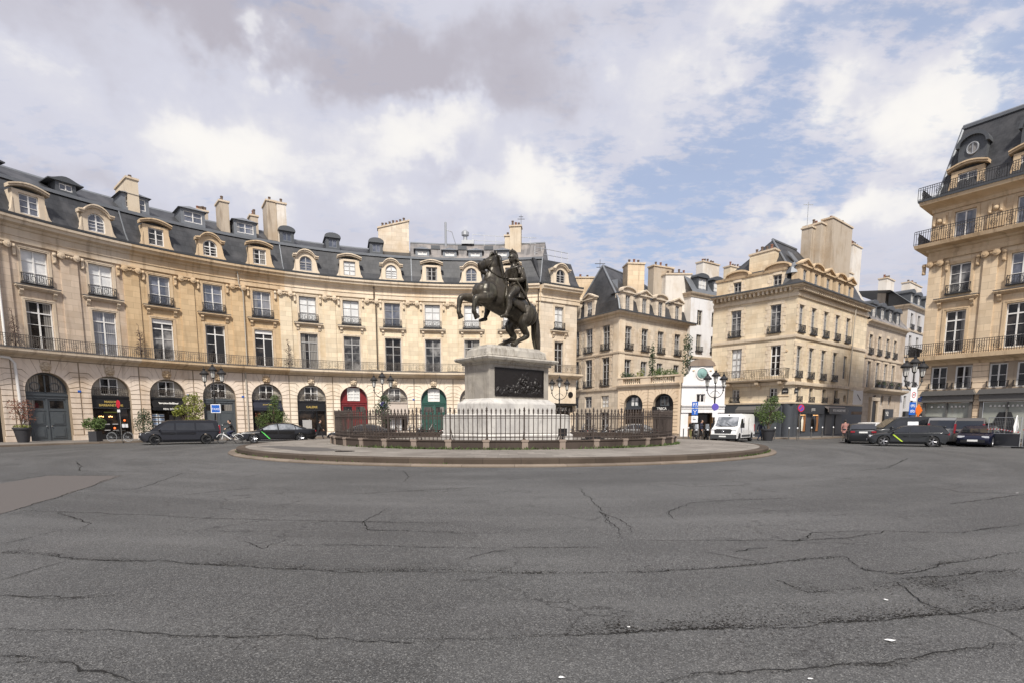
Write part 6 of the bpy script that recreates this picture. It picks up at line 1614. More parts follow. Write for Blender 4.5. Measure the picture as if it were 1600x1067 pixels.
        # oval bull's-eye above
        def mkoc():
            b = MB(); N = 16; b.prism([(-.85, -.85), (.85, -.85)] + [(.85*cos(pi*k/N), .25+.75*sin(pi*k/N)) for k in range(N+1)], 0, 1.2)
            for k in range(N): 
                a, d = pi*k/N, pi*(k+1)/N; b.prism([(-.8*cos(a), .25+.7*sin(a)), (-.8*cos(d), .25+.7*sin(d)), (-1.0*cos(d), .25+.95*sin(d)), (-1.0*cos(a), .25+.95*sin(a))][::-1], -.25, 1.2)
            return b.mesh('roof_dormer', 'lead', 40)
        o = put('roof_dormer', cached('oc', mkoc), root, F, u-.15, 21.75, -.62)
        b = MB(); b.tube([(.34*cos(2*pi*k/18), -.04, .05+.40*sin(2*pi*k/18)) for k in range(18)], .06, 6, True); b.box(-.025, .025, -.06, 0, -.4, .5); inst('oval_window', b.mesh('oval_window', 'galv', 60), o)
        b = MB(); b.add([(.34*cos(2*pi*k/18), -.02, .05+.46*sin(2*pi*k/18)) for k in range(18)], [tuple(range(18))]); inst('pane', b.mesh('pane', 'glass_mid'), o)
    for u in [.42] + [(a+bq)/2 for a, bq in zip(us[:-1], us[1:])]:
        pilaster(root, F, u, 6.7, 13.98, .82, c, 'trim_ochre')
        b = MB()
        for dx in (-.32, .32): b.box(dx-.09, dx+.09, -.2, .02, .25, .8); b.ball((dx, -.14, .2), .11, 8)
        b.box(-.5, .5, -.08, .02, -.9, 1.0); b.ball((0, -.12, .45), .2, 8); put('attic_ornament', b.mesh('attic_ornament', 'trim_ochre', 45), root, F, u, 16.4)
    a0, a1 = F.at(.0, 18.5, -.12), F.at(L, 18.5, -.12); b0, b1 = F.at(.75, 24.0, -1.9), F.at(L, 24.0, -1.9); s1 = SF.at(SF.L-12.5, 18.5, -.5); s2 = SF.at(SF.L-12.5, 24.0, -2.3)
    s00 = SF.at(SF.L-.5, 18.5, -.5)
    roof_mesh(root, 'mansard_roof', 'slate', [a0, a1, b1, b0, s1, s2], [(0,1,2,3), (4,0,3,5), (3,2,5)])
    b = MB(); b.tube([a0, b0], .11, 6); b.tube([b0, b1], .2, 6); b.build('roof_ridge', 'zinc', root)
    for u, m in ((6.2, 'pot_brown'), (6.9, 'sign_red'), (7.5, 'sign_red'), (8.2, 'sign_red'), (10.0, 'pot_brown')):
        b = MB(); P_ = F.at(u, 24.1, -2.6); b.lathe([(.18, 0), (.15, .6), (.2, .62), (.2, .8), (.1, .8)], 8, tuple(P_)); b.build('chimney_pot', m, root)
    b = MB(); b.box(-.3, .3, -.03, .0, 0, .30); o = put('street_name_plate', b.mesh('street_name_plate', 'sign_blue'), root, F, .36, 3.2, .06)
    inst('lettering', text_mesh('PLACE', .10, 'lettering', .006), o, Matrix.Translation((0, -.04, .21))); inst('lettering', text_mesh('DES VICTOIRES', .085, 'lettering', .006, .8), o, Matrix.Translation((0, -.04, .09)))
    b = MB(); b.prism([(-.2, .305), (.2, .305), (.12, .42), (-.12, .42)], -.03, 0); inst('plate_crest', b.mesh('plate_crest', 'sign_blue'), o)
    b = MB(); b.box(-.16, .16, -.03, 0, 0, .16); o = put('house_number_plate', b.mesh('house_number_plate', 'trim_cream'), root, F, .36, 2.86, .06); inst('lettering', text_mesh('48', .14, 'text_dark', .006), o, Matrix.Translation((0, -.04, .08)))
    b = MB(); b.lathe([(.02, -.03), (.22, -.03), (.24, 0)], 16, (0, 0, 0), 'y'); b.prism([(-.2, .05), (.2, .05), (.1, .32), (-.1, .32)], -.03, 0); o = put('wall_plaque', b.mesh('wall_plaque', 'text_dark'), root, F, .34, 1.95, .06)
    b = MB(); b.lathe([(.02, -.045), (.12, -.045), (.12, -.03)], 14, (0, 0, -.02), 'y'); inst('plaque_centre', b.mesh('plaque_centre', 'paper'), o)
    b = MB(); b.box(-.1, .1, -.03, 0, 0, .12); put('intercom', b.mesh('intercom', 'lettering'), root, F, us[0]+1.85, 1.25, .06)
right_house()
# ---------------------------------------------------------------- the island
IC = Vector((-.5, 35.2, 0)); IR, FENR = 15.8, 10.3
def ring(b, prof, n=160, c=IC):
    """profile (radius, z) turned about the island's centre"""
    o = len(b.v); m = len(prof)
    for k in range(n):
        a = 2*pi*k/n
        for r, z in prof: b.v.append((c.x + r*cos(a), c.y + r*sin(a), z))
    for k in range(n):
        l = (k+1) % n
        for j in range(m-1):
            b.f.append([o+k*m+j, o+l*m+j, o+l*m+j+1, o+k*m+j+1]); b.mi.append(b.cur)
            a0, a1 = 2*pi*k/n*prof[0][0], 2*pi*(k+1)/n*prof[0][0]
            s0 = sum(hypot(prof[i+1][0]-prof[i][0], prof[i+1][1]-prof[i][1]) for i in range(j)); s1 = s0 + hypot(prof[j+1][0]-prof[j][0], prof[j+1][1]-prof[j][1])
            b.uv.append([(a0, s0), (a1, s0), (a1, s1), (a0, s1)])
def zpav(r): return .30 + (15.15-r)*.016
b = MB(); ring(b, [(IR, 0), (IR, .05), (IR-.05, .085), (IR-.38, .095), (IR-.38, 0)]); struct(b.build('kerb', 'kerb', smooth=40))
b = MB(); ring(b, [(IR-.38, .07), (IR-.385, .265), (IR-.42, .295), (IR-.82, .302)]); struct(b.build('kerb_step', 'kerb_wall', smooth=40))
b = MB(); ring(b, [(IR-.80, .300), (12.6, zpav(12.6)), (FENR-.4, zpav(FENR-.4)), (.5, zpav(FENR))]); struct(b.build('island_pavement', 'paving'))
def island_bits():
    b = MB(); p0 = IC + Vector((-10.4, -8.2, 0))
    pts = [IC + Vector((r*cos(a), r*sin(a), 0)) for r, a in ((14.3, 3.60), (13.4, 3.60), (12.6, 3.75), (12.2, 3.95), (12.8, 4.12), (14.1, 4.05))]
    def Z(p): return zpav(min(15.0, hypot(p.x-IC.x, p.y-IC.y)))+.006
    b.add([(p.x, p.y, Z(p)) for p in pts], [tuple(range(6))]); struct(b.build('pavement_patch', 'oldpatch'))
    g = thing('manhole_cover', 'round iron manhole cover in the island pavement', 'manhole cover', (0, 0, 0))
    q = IC + Vector((13.2*cos(4.17), 13.2*sin(4.17), 0)); g.location = (q.x, q.y, Z(q))
    b = MB(); b.lathe([(.42, 0), (.42, .012), (.36, .016), (.36, .010), (.02, .010)], 24); b.build('cover', 'relief', g, world=False)
    b = MB(); r = random.Random(5)
    for k in range(36): a = 2*pi*k/36; b.obox((.26*cos(a), .26*sin(a), .013), (.03, 0, 0), (0, .03, 0), (0, 0, .004))
    b.build('cover_studs', 'iron_rust', g, world=False)
    # tufts of weeds along the fence wall and the kerb
    b = MB(); r = random.Random(11)
    for _ in range(1900):
        a = r.choice((r.gauss(4.25, .16), r.gauss(4.35, .1), r.gauss(5.25, .1), r.gauss(5.45, .12), r.gauss(4.72, .12), r.gauss(5.8, .1)))
        if r.random() < .84: rr = FENR+.34+abs(r.gauss(0, .07)); h = r.uniform(.03, .14)*(1.2 if r.random() < .2 else .8)
        else: a = r.choice((r.gauss(5.55, .06), r.gauss(5.75, .05), r.gauss(4.0, .3))); rr = IR-.40+abs(r.gauss(0, .04)); h = r.uniform(.03, .10)
        p = IC + Vector((rr*cos(a), rr*sin(a), zpav(rr) if rr < 12 else .09)); d = r.uniform(0, 6.28); w = Vector((cos(d), sin(d), 0))*r.uniform(.012, .04); t = Vector((r.gauss(0, .05), r.gauss(0, .05), h))
        b.add([p-w, p+w, p+t+w*.4, p+t-w*.3], [(0, 1, 2, 3)])
    struct(b.build('weeds', 'grass'), 'stuff')
island_bits()
def fence():
    zb = zpav(FENR); wt = .40
    root = thing('fence', 'round rusty iron fence on a low dark stone wall, enclosing the statue', 'fence', (IC.x, IC.y, zb))
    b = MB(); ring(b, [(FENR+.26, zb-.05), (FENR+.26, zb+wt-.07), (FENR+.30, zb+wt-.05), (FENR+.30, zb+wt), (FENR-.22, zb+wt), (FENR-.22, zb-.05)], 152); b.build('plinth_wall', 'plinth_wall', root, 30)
    NP = 38
    pm = None
    def picket():
        b = MB(); r = .020
        b.tube([(0, 0, wt), (0, 0, wt+1.30)], r, 6)
        b.lathe([(.026, wt+1.20), (.042, wt+1.22), (.042, wt+1.25), (.026, wt+1.27), (.040, wt+1.31), (.045, wt+1.35), (.004, wt+1.46)], 6)
        b.lathe([(.026, wt+.30), (.042, wt+.315), (.026, wt+.33)], 6)
        return b.mesh('picket', 'iron_rust', 40)
    pk = picket()
    def post():
        b = MB(); b.tube([(0, 0, wt), (0, 0, wt+1.36)], .034, 8); b.lathe([(.034, wt+1.30), (.055, wt+1.33), (.055, wt+1.36), (.03, wt+1.38), (.05, wt+1.42), (.004, wt+1.52)], 8)
        b.tube([(-.03, 0, wt+.55), (-.18, 0, wt+.30), (-.34, 0, wt+.10), (-.42, 0, wt+.02), (-.40, 0, wt-.02)], .022, 6)
        b.lathe([(.034, wt), (.07, wt), (.07, wt+.07), (.034, wt+.09)], 8)
        return b.mesh('post', 'iron_rust', 40)
    pst = post()
    def pier():
        b = MB(); b.box(-.16, .32, -.14, .14, -.06, wt+.012); b.box(.20, .345, -.165, .165, wt-.06, wt+.035); return b.mesh('pier', 'pier_stone')
    pr = pier()
    near = []
    for i in range(NP):
        a0 = 2*pi*(i+.0)/NP + .02
        M = lambda a, r: Matrix.Translation((r*cos(a), r*sin(a), 0)) @ Matrix.Rotation(a, 4, 'Z')
        inst('pier', pr, root, M(a0, FENR)); inst('post', pst, root, M(a0, FENR) @ Matrix.Rotation(0, 4, 'Z'))
        for k in range(1, 8):
            a = a0 + 2*pi/NP*k/8; near.append((-sin(a), a))
    near.sort(key=lambda t: -((-1)*0 + t[0]))
    for s, a in near[:100]: inst('picket', pk, root, M(a, FENR))
    b = MB()
    for s, a in near[100:]:
        o = len(b.v); b.add([v.co for v in pk.vertices], [tuple(p.vertices) for p in pk.polygons]); b.xf(M(a, FENR), o)
    o = b.build('pickets', 'iron_rust', root, world=False); o['kind'] = 'stuff'
    for z, w, h in ((wt+.14, .03, .022), (wt+.315, .02, .014), (wt+1.10, .03, .025), (wt+1.0, .015, .012)):
        b = MB(); ring(b, [(FENR+w, zb+z-h), (FENR+w, zb+z+h), (FENR-w, zb+z+h), (FENR-w, zb+z-h), (FENR+w, zb+z-h)], 152); b.build('rail', 'iron_rust', root)
fence()
# ---------------------------------------------------------------- pedestal
PA = radians(40); PC = Vector((-.30, 35.3, 0)); PL, PW = Vector((cos(PA), sin(PA), 0)), Vector((-sin(PA), cos(PA), 0))
def pedestal():
    root = thing('pedestal', 'tall stepped marble pedestal with dark bronze relief panel, under the rearing horse', 'pedestal', tuple(PC), PA)
    zb = .36
    def oblong(l, w, prof, name, mat, cham=0., sm=None):
        """stack of rectangular rings: profile (outset, z)"""
        b = MB(); vs = []; n = 8 if cham else 4
        for d, z in prof:
            x, y = l/2+d, w/2+d
            if cham: q = [(-x+cham, -y), (x-cham, -y), (x, -y+cham), (x, y-cham), (x-cham, y), (-x+cham, y), (-x, y-cham), (-x, -y+cham)]
            else: q = [(-x, -y), (x, -y), (x, y), (-x, y)]
            vs += [(a, c, z) for a, c in q]
        fs = []
        for j in range(len(prof)-1):
            for k in range(n): l2 = (k+1) % n; fs.append((j*n+k, j*n+l2, (j+1)*n+l2, (j+1)*n+k))
        fs.append(tuple((len(prof)-1)*n + k for k in range(n)))
        b.add(vs, fs); return b.build(name, mat, root, sm, world=False)
    oblong(6.7, 4.7, [(.12, zb-.1), (.12, zb+.42), (0, zb+.50), (0, zb+1.55), (-.04, zb+1.66), (-.30, zb+1.72)], 'base_block', 'marble_white')
    oblong(5.55, 3.15, [(0, zb+1.7), (0, zb+2.32), (-.04, zb+2.40), (-.22, zb+2.52), (-.26, zb+2.60), (-.34, zb+2.64)], 'upper_plinth', 'marble_white')
    die = oblong(4.85, 2.45, [(0, zb+2.62), (0, zb+4.66)], 'die', 'marble_grey')
    oblong(4.85, 2.45, [(.0, zb+4.662), (.10, zb+4.72), (.14, zb+4.80), (.42, zb+4.90), (.48, zb+5.02), (.44, zb+5.10), (-.05, zb+5.14)], 'cornice', 'marble_cap')
    b = MB()
    for i in range(42):
        x = -2.5+i*.122
        for s in (-1, 1): b.box(x, x+.07, s*1.23-(.14 if s < 0 else 0), s*1.23+(.14 if s > 0 else 0), zb+4.68, zb+4.78)
    for i in range(22):
        y = -1.3+i*.122
        for s in (-1, 1): b.box(s*2.43-(.14 if s < 0 else 0), s*2.43+(.14 if s > 0 else 0), y, y+.07, zb+4.69, zb+4.775)
    b.build('dentils', 'marble_cap', root, world=False)
    oblong(4.75, 2.35, [(.05, zb+5.142), (.08, zb+5.2), (.02, zb+5.56), (-.10, zb+5.66), (-.20, zb+5.70), (-.24, zb+5.80)], 'top_block', 'marble_cap', .22)
    # bronze relief on the long side: a battle scene as real relief
    W2, z0, z1 = 1.93, zb+2.84, zb+4.42
    b = MB(); b.box(-W2-.06, W2+.06, -1.275, -1.226, z0-.06, z0); b.box(-W2-.06, W2+.06, -1.275, -1.226, z1, z1+.06); b.box(-W2-.06, -W2, -1.275, -1.226, z0, z1); b.box(W2, W2+.06, -1.275, -1.226, z0, z1)
    f = b.build('relief_frame', 'relief', root, world=False)
    N, M_ = 150, 62; b = MB(); vs = []; r = random.Random(9)
    lumps = []
    for _ in range(150):
        x = r.uniform(-1.8, 1.8); lim = .55 + .35*sin(x*1.7+.5) + .15*sin(x*5); z = r.uniform(.06, max(.2, lim))
        lumps.append((x, z, r.uniform(.04, .12), r.uniform(.05, .20), r.uniform(.03, .10), r.uniform(-1, 1)))
    for j in range(M_+1):
        for i in range(N+1):
            x = -W2 + 2*W2*i/N; z = (z1-z0)*j/M_; h = .02*mnoise.noise((x*2, z*2, 3)) + .012*mnoise.noise((x*7, z*7, 1))
            for cx, cz, rx, rz, hh, sh in lumps:
                dx = (x-cx) - (z-cz*1.35)*sh; q = (dx/rx)**2 + ((z-cz*1.35)/rz)**2
                if q < 1: h = max(h, hh*sqrt(1-q) + .015)
            if z < .16: h = max(h, .05 + .02*mnoise.noise((x*3, z*9, 7)))
            vs.append((x, -1.228-max(0, h), z0+z))
    fs = [(j*(N+1)+i, j*(N+1)+i+1, (j+1)*(N+1)+i+1, (j+1)*(N+1)+i) for j in range(M_) for i in range(N)]
    b.add(vs, fs); b.build('relief_panel', 'relief', root, 60, world=False)
    l = thing('floodlight', 'small black floodlight box standing in front of the pedestal base', 'floodlight', tuple(PC + PL*1.1 - PW*3.9 + Vector((0, 0, .4))), PA)
    b = MB(); b.box(-.22, .22, -.15, .15, .35, .80); b.box(-.05, .05, -.05, .05, 0, .35); b.build('housing', 'black_plastic', l, world=False)
    b = MB(); b.box(-.18, .18, .153, .165, .4, .75); b.build('lens', 'glass_shop', l, world=False)
    l = thing('floodlight', 'long low black floodlight bar behind the fence wall', 'floodlight', tuple(PC + PL*2.6 - PW*5.0 + Vector((0, 0, .4))), PA)
    b = MB(); b.box(-.9, .9, -.14, .14, .0, .22); b.box(-.55, -.2, -.12, .12, .22, .38); b.box(.2, .6, -.12, .12, .22, .36); b.build('housing', 'black_plastic', l, world=False)
pedestal()
# ---------------------------------------------------------------- the equestrian statue (local frame: x forward, y to the rider's left, z up)
def remeshed(b, name, mat, root, voxel=.04, smooth=6, fac=.5):
    me = b.mesh('tmp', mat); o = bpy.data.objects.new('tmp', me); COL.objects.link(o)
    m = o.modifiers.new('r', 'REMESH'); m.mode = 'VOXEL'; m.voxel_size = voxel; m.use_smooth_shade = True
    s = o.modifiers.new('s', 'SMOOTH'); s.iterations = smooth; s.factor = fac
    bpy.context.view_layer.update()
    nm = bpy.data.meshes.new_from_object(o.evaluated_get(bpy.context.evaluated_depsgraph_get())); bpy.data.objects.remove(o)
    nm.name = name; nm.materials.clear(); nm.materials.append(MT[mat]); nm.shade_smooth()
    r = bpy.data.objects.new(name, nm); COL.objects.link(r); r.parent = root
    return r
def limb(b, pts, rr, n=12, flat=None):
    """tapering limb: joint points with radii, subdivided with a smooth curve"""
    P = [Vector(p) for p in pts]; out = []; rad = []
    for i in range(len(P)-1):
        p0, p1, p2, p3 = P[max(i-1, 0)], P[i], P[i+1], P[min(i+2, len(P)-1)]
        for k in range(5):
            t = k/5; out.append(.5*((2*p1) + (p2-p0)*t + (2*p0-5*p1+4*p2-p3)*t*t + (3*p1-p0-3*p2+p3)*t**3)); rad.append(rr[i]*(1-t) + rr[i+1]*t)
    out.append(P[-1]); rad.append(rr[-1]); b.tube(out, rad, n)
def ell(b, top, bot, half, y=0): return None
def horse_statue():
    top = .36+5.80
    root = thing('equestrian_statue', 'dark bronze statue of a rearing horse and cloaked rider, on the marble pedestal', 'statue', (PC.x, PC.y, top), PA+pi)
    dz = -.14
    b = MB()
    def body(L):
        secs = []
        for (tx, tz), (bx, bz), hw in L:
            c = Vector(((tx+bx)/2, 0, (tz+bz)/2+dz)); B = Vector(((tx-bx)/2, 0, (tz-bz)/2)); secs.append((c, Vector((0, hw, 0)), B))
        b.loft(secs, 20)
    body([((-2.10,2.62),(-2.12,2.20),.20), ((-2.02,2.92),(-1.75,1.62),.52), ((-1.55,3.12),(-1.00,1.55),.66), ((-.85,3.24),(-.25,1.95),.66), ((-.20,3.50),(.52,2.06),.70), ((.22,3.95),(1.28,2.28),.70),
          ((.50,4.38),(2.00,2.55),.64), ((.85,4.52),(2.42,2.98),.52), ((1.25,4.45),(2.48,3.40),.36)])
    body([((.30,4.15),(2.30,3.20),.46), ((.38,4.60),(2.05,3.75),.40), ((.45,5.00),(1.80,4.15),.33), ((.60,5.35),(1.62,4.48),.27), ((.85,5.58),(1.45,4.62),.22)])
    body([((.72,5.50),(.95,4.85),.16), ((.98,5.60),(1.02,4.70),.25), ((1.25,5.52),(1.25,4.58),.26), ((1.55,5.34),(1.50,4.66),.22), ((1.85,5.14),(1.72,4.62),.17), ((2.12,5.02),(1.95,4.48),.17), ((2.26,4.90),(2.10,4.46),.13)])
    for s in (-1, 1):
        limb(b, [(.95, s*.14, 5.45+dz), (.98, s*.17, 5.66+dz), (.94, s*.15, 5.86+dz)], [.09, .085, .02], 8)     # ears
        b.ball((1.42, s*.21, 5.17+dz), .075, 10); b.ball((2.14, s*.12, 4.86+dz), .06, 8)
        b.ball((1.12, s*.20, 4.95+dz), .24, 12, 1, .5, 1.1)                                                    # cheek
    b.lathe([(.02, 0), (.05, .0), (.02, .08)], 6, (2.05, 0, 4.4+dz))
    limb(b, [(2.02, 0, 4.50+dz), (1.85, 0, 4.40+dz), (1.66, 0, 4.46+dz)], [.10, .11, .10])                      # lower jaw
    # shoulders, forelegs
    b.ball((1.75, .45, 3.2+dz), .55, 14, 1.1, .6, 1.25); b.ball((1.75, -.45, 3.2+dz), .55, 14, 1.1, .6, 1.25)
    b.ball((2.16, .17, 3.3+dz), .42, 12, .8, .9, 1.1); b.ball((2.16, -.17, 3.3+dz), .42, 12, .8, .9, 1.1)
    def fore(pts, hoof, y):
        limb(b, pts, [.40, .27, .205, .19, .125, .15, .115], 12)
        limb(b, [pts[-1], hoof], [.13, .20], 12)
    fore([(1.75, .46, 2.95+dz), (2.35, .52, 2.80+dz), (2.72, .54, 2.74+dz), (2.86, .54, 2.60+dz), (2.96, .54, 2.15+dz), (2.95, .54, 1.93+dz), (2.88, .54, 1.80+dz)], (2.72, .54, 1.60+dz), .5)
    fore([(1.85, -.44, 2.95+dz), (2.50, -.50, 2.95+dz), (3.00, -.52, 2.92+dz), (3.20, -.52, 2.75+dz), (3.30, -.52, 2.25+dz), (3.30, -.52, 2.02+dz), (3.26, -.52, 1.90+dz)], (3.14, -.52, 1.68+dz), -.5)
    # haunches and hind legs
    for s, pts, hoof in ((1, [(-1.25, .40, 2.45), (-1.02, .48, 1.85), (-.84, .50, 1.50), (-1.02, .50, 1.12), (-1.20, .50, .86), (-1.02, .50, .70), (-.52, .50, .46), (-.36, .50, .36)], (-.02, .50, .13)),
                         (-1, [(-1.25, -.40, 2.35), (-.92, -.46, 1.75), (-.58, -.48, 1.42), (-.76, -.46, 1.05), (-.95, -.46, .82), (-.80, -.46, .68), (-.28, -.46, .46), (-.12, -.46, .37)], (.22, -.46, .14))):
        b.ball((-1.45, s*.36, 2.2), .68, 14, 1.0, .62, 1.1)
        limb(b, pts, [.60, .48, .31, .22, .20, .16, .13, .15], 12); limb(b, [pts[-1], hoof], [.14, .21], 12)
        limb(b, [(pts[4][0]-.07, pts[4][1], pts[4][2]+.12), (pts[4][0]-.02, pts[4][1], pts[4][2]-.06)], [.09, .13], 8)
    hb = remeshed(b, 'horse', 'bronze', root, .034, 4)
    # tail reaching the plinth
    b = MB(); r = random.Random(4)
    for i in range(11):
        o = (r.uniform(-.14, .14), r.uniform(-.16, .16)); k = r.uniform(.8, 1.1)
        limb(b, [(-1.98, o[1]*.5, 2.62), (-2.30+o[0]*.5, o[1], 2.42), (-2.48+o[0], o[1]*1.4, 1.70), (-2.56+o[0]*1.5, o[1]*1.6, .95), (-2.66+o[0]*1.4, o[1]*1.3, .12)], [.14, .15*k, .17*k, .14*k, .05], 8)
    remeshed(b, 'tail', 'bronze', root, .035, 2)
    b = MB()
    for i in range(16):
        t = i/15; x = .86 - .60*t + .10*sin(t*3); z = 5.62 - 1.55*t + dz; s = 1 if i % 3 else -1
        limb(b, [(x, 0, z), (x-.10, s*.16, z-.04), (x-.06, s*.30, z-.26), (x-.0, s*.31, z-.50)], [.11, .12, .10, .03], 7)
    limb(b, [(1.05, 0, 5.60+dz), (1.25, .06, 5.62+dz), (1.45, .05, 5.36+dz)], [.10, .11, .03], 7)
    remeshed(b, 'mane', 'bronze', root, .035, 2)
    b = MB()
    b.tube([(1.62, .21, 4.72+dz), (1.45, .30, 4.45+dz), (1.0, .42, 4.25+dz), (.55, .40, 4.22+dz), (.30, .30, 4.28+dz)], .035, 6)
    b.tube([(1.62, -.21, 4.72+dz), (1.45, -.30, 4.45+dz), (1.0, -.42, 4.25+dz), (.55, -.40, 4.22+dz), (.30, -.30, 4.28+dz)], .035, 6)
    b.tube([(1.78+.0*cos(a), .20*cos(a), 4.90+dz+.30*sin(a)) for a in [2*pi*i/12 for i in range(12)]], .03, 6, True)
    b.tube([(1.30, .27, 5.35+dz), (1.45, .25, 5.0+dz), (1.66, .22, 4.72+dz)], .03, 6)
    b.build('bridle', 'bronze', root, 60, world=False)
    # saddle cloth
    b = MB(); vs = []; N = 18
    for i in range(N+1):
        t = i/N; x = .50 - 1.75*t
        zt = 3.92 - 1.15*t*.62 + dz
        for j in range(17):
            a = -1 + 2*j/16; y = .78*sin(a*pi*.5); drop = (1-cos(a*pi*.5))*1.05 + .03*sin(i*2.1+j*1.3)
            vs.append((x + drop*.35, y*(1+.02*sin(j+i)), zt - drop + .07))
    fs = [(i*17+j, i*17+j+1, (i+1)*17+j+1, (i+1)*17+j) for i in range(N) for j in range(16)]; b.add(vs, fs)
    o = b.build('saddle_cloth', 'bronze', root, 60, world=False); m = o.modifiers.new('thick', 'SOLIDIFY'); m.thickness = .07; m.offset = 1
    # rider: one continuous figure
    b = MB(); H = lambda x, y, z: (x, y, z+dz)
    secs = [(H(-.50, 0, 3.55), (0, .44, 0), (.36, 0, .05)), (H(-.54, 0, 3.85), (0, .40, 0), (.34, 0, .0)), (H(-.56, 0, 4.15), (0, .36, 0), (.30, 0, 0)), (H(-.54, 0, 4.50), (0, .46, 0), (.37, 0, 0)), (H(-.53, 0, 4.82), (0, .55, 0), (.38, 0, 0)), (H(-.54, 0, 5.02), (0, .50, 0), (.27, 0, 0)),
            (H(-.52, 0, 5.14), (0, .24, 0), (.19, 0, 0)), (H(-.49, 0, 5.28), (0, .155, 0), (.16, 0, 0)), (H(-.46, 0, 5.42), (0, .16, 0), (.17, 0, 0))]
    b.loft(secs, 20)
    b.ball(H(-.43, 0, 5.60), .255, 16, 1.0, .82, 1.18); b.ball(H(-.29, 0, 5.44), .115, 10, 1, .9, .8)
    limb(b, [H(-.22, 0, 5.66), H(-.165, 0, 5.57), H(-.19, 0, 5.535)], [.035, .055, .03], 8)                        # nose
    b.ball(H(-.205, 0, 5.475), .055, 8, .8, 1.2, .5)
    for s in (-1, 1):
        b.ball(H(-.225, s*.09, 5.645), .045, 8); b.ball(H(-.46, s*.215, 5.58), .07, 8, 1, .5, 1.3)
    # near (left) arm holds the reins, far arm reaches forward
    limb(b, [H(-.55, .50, 4.93), H(-.66, .66, 4.55), H(-.66, .68, 4.28), H(-.25, .56, 4.20), H(.18, .30, 4.22)], [.20, .185, .155, .15, .095], 12)
    limb(b, [H(-.52, -.50, 4.93), H(-.38, -.68, 4.55), H(-.20, -.70, 4.30), H(.22, -.62, 4.30), H(.62, -.50, 4.38)], [.20, .185, .155, .14, .09], 12)
    for hx, hy, hz in ((.25, .28, 4.23), (.70, -.48, 4.40)):
        b.ball(H(hx, hy, hz), .115, 10, 1.1, .7, .8)
        for q in range(4): limb(b, [H(hx+.07, hy-.07+.045*q, hz+.05), H(hx+.17, hy-.07+.045*q, hz+.0), H(hx+.13, hy-.07+.045*q, hz-.09-.01*q), H(hx+.05, hy-.06+.045*q, hz-.09)], [.034, .032, .03, .026], 6)
        limb(b, [H(hx-.02, hy+.09, hz+.04), H(hx+.07, hy+.12, hz+.07), H(hx+.13, hy+.08, hz+.03)], [.04, .036, .028], 6)
    for s, pts in ((1, [(-.42, .40, 3.70), (.02, .74, 3.50), (.50, .86, 3.08), (.58, .86, 2.85), (.60, .88, 2.48), (.74, .86, 2.16), (.80, .86, 2.02)]), (-1, [(-.42, -.40, 3.62), (.15, -.74, 3.45), (.78, -.84, 3.15), (.86, -.86, 2.85), (.90, -.86, 2.45), (1.02, -.86, 2.12), (1.08, -.86, 2.0)])):
        limb(b, [H(*p) for p in pts], [.32, .29, .215, .20, .195, .125, .12], 14)
        e = pts[-1]; limb(b, [H(e[0]-.12, e[1], e[2]-.06), H(e[0]+.06, e[1], e[2]-.10), H(e[0]+.34, e[1]+s*.03, e[2]-.19), H(e[0]+.46, e[1]+s*.03, e[2]-.22)], [.11, .125, .10, .06], 10)
    remeshed(b, 'rider', 'bronze', root, .028, 3)
    # plumed helmet, skirt strips, cloak, scabbard
    b = MB(); b.ball(H(-.45, 0, 5.70), .285, 14, 1.05, .86, .92); b.box(-.2, -.14, -.16, .16, 5.66+dz, 5.70+dz)
    for i in range(11):
        t = i/10; a = .9 + t*2.4; b.ball((-.46 + .36*cos(a), 0, 5.74+dz + .34*sin(a)), .085 + .03*sin(t*pi), 8, 1, .6, 1)
    for i in range(14): b.ball(H(-.62-.05*(i%3), -.2+.2*(i%3), 5.62-.07*(i//2)+.02*(i%2)), .10, 8)
    b.ball(H(-.42, 0, 6.13), .07, 8, 1, .6, 1.6)
    remeshed(b, 'helmet', 'bronze', root, .025, 2)
    b = MB()
    for i in range(22):
        a = -2.5 + 5.0*i/21; c, s = cos(a), sin(a)
        limb(b, [H(-.50+.34*c, .42*s, 3.86), H(-.44+.56*c, .68*s, 3.52), H(-.34+.70*c, .86*s, 3.10)], [.08, .10, .08], 6)
    for s in (-1, 1):
        for i in range(5): limb(b, [H(-.72+.09*i, s*.50, 4.98), H(-.76+.1*i, s*.70, 4.78), H(-.77+.11*i, s*.76, 4.55)], [.06, .06, .045], 6)
    remeshed(b, 'tunic_strips', 'bronze', root, .03, 1)
    b = MB(); vs = []; nj, ni = 16, 20
    for i in range(ni+1):
        t = i/ni
        for j in range(nj+1):
            a = -1+2*j/nj; wd = (.64 + .20*t) if t < .75 else .67 - (t-.75)*.3
            x = -.80 - .38*sin(min(1, t*1.2)*pi*.55)*(1-.35*abs(a)) - .10*t + .07*sin(j*1.9 + t*3)*(.3+t) + .22*max(0, abs(a)-.6); z = 5.05 - 1.85*t + .03*sin(j*2.3)
            vs.append(H(x, a*wd, z))
    fs = [(i*(nj+1)+j, i*(nj+1)+j+1, (i+1)*(nj+1)+j+1, (i+1)*(nj+1)+j) for i in range(ni) for j in range(nj)]; b.add(vs, fs)
    o = b.build('cloak', 'bronze', root, 70, world=False); m = o.modifiers.new('thick', 'SOLIDIFY'); m.thickness = .10; m.offset = 0
    b = MB()
    for k in range(7):       # cloak gathered over the chest
        t = k/6; limb(b, [H(-.80, .46, 5.05-.05*k), H(-.42, .50-.05*k, 5.02-.10*k), H(-.16-.01*k, .22-.03*k, 4.90-.11*k), H(-.18, -.20, 4.92-.07*k), H(-.45, -.48, 5.02-.03*k)], [.10, .105, .10, .095, .08], 7)
    remeshed(b, 'cloak_folds', 'bronze', root, .03, 1)
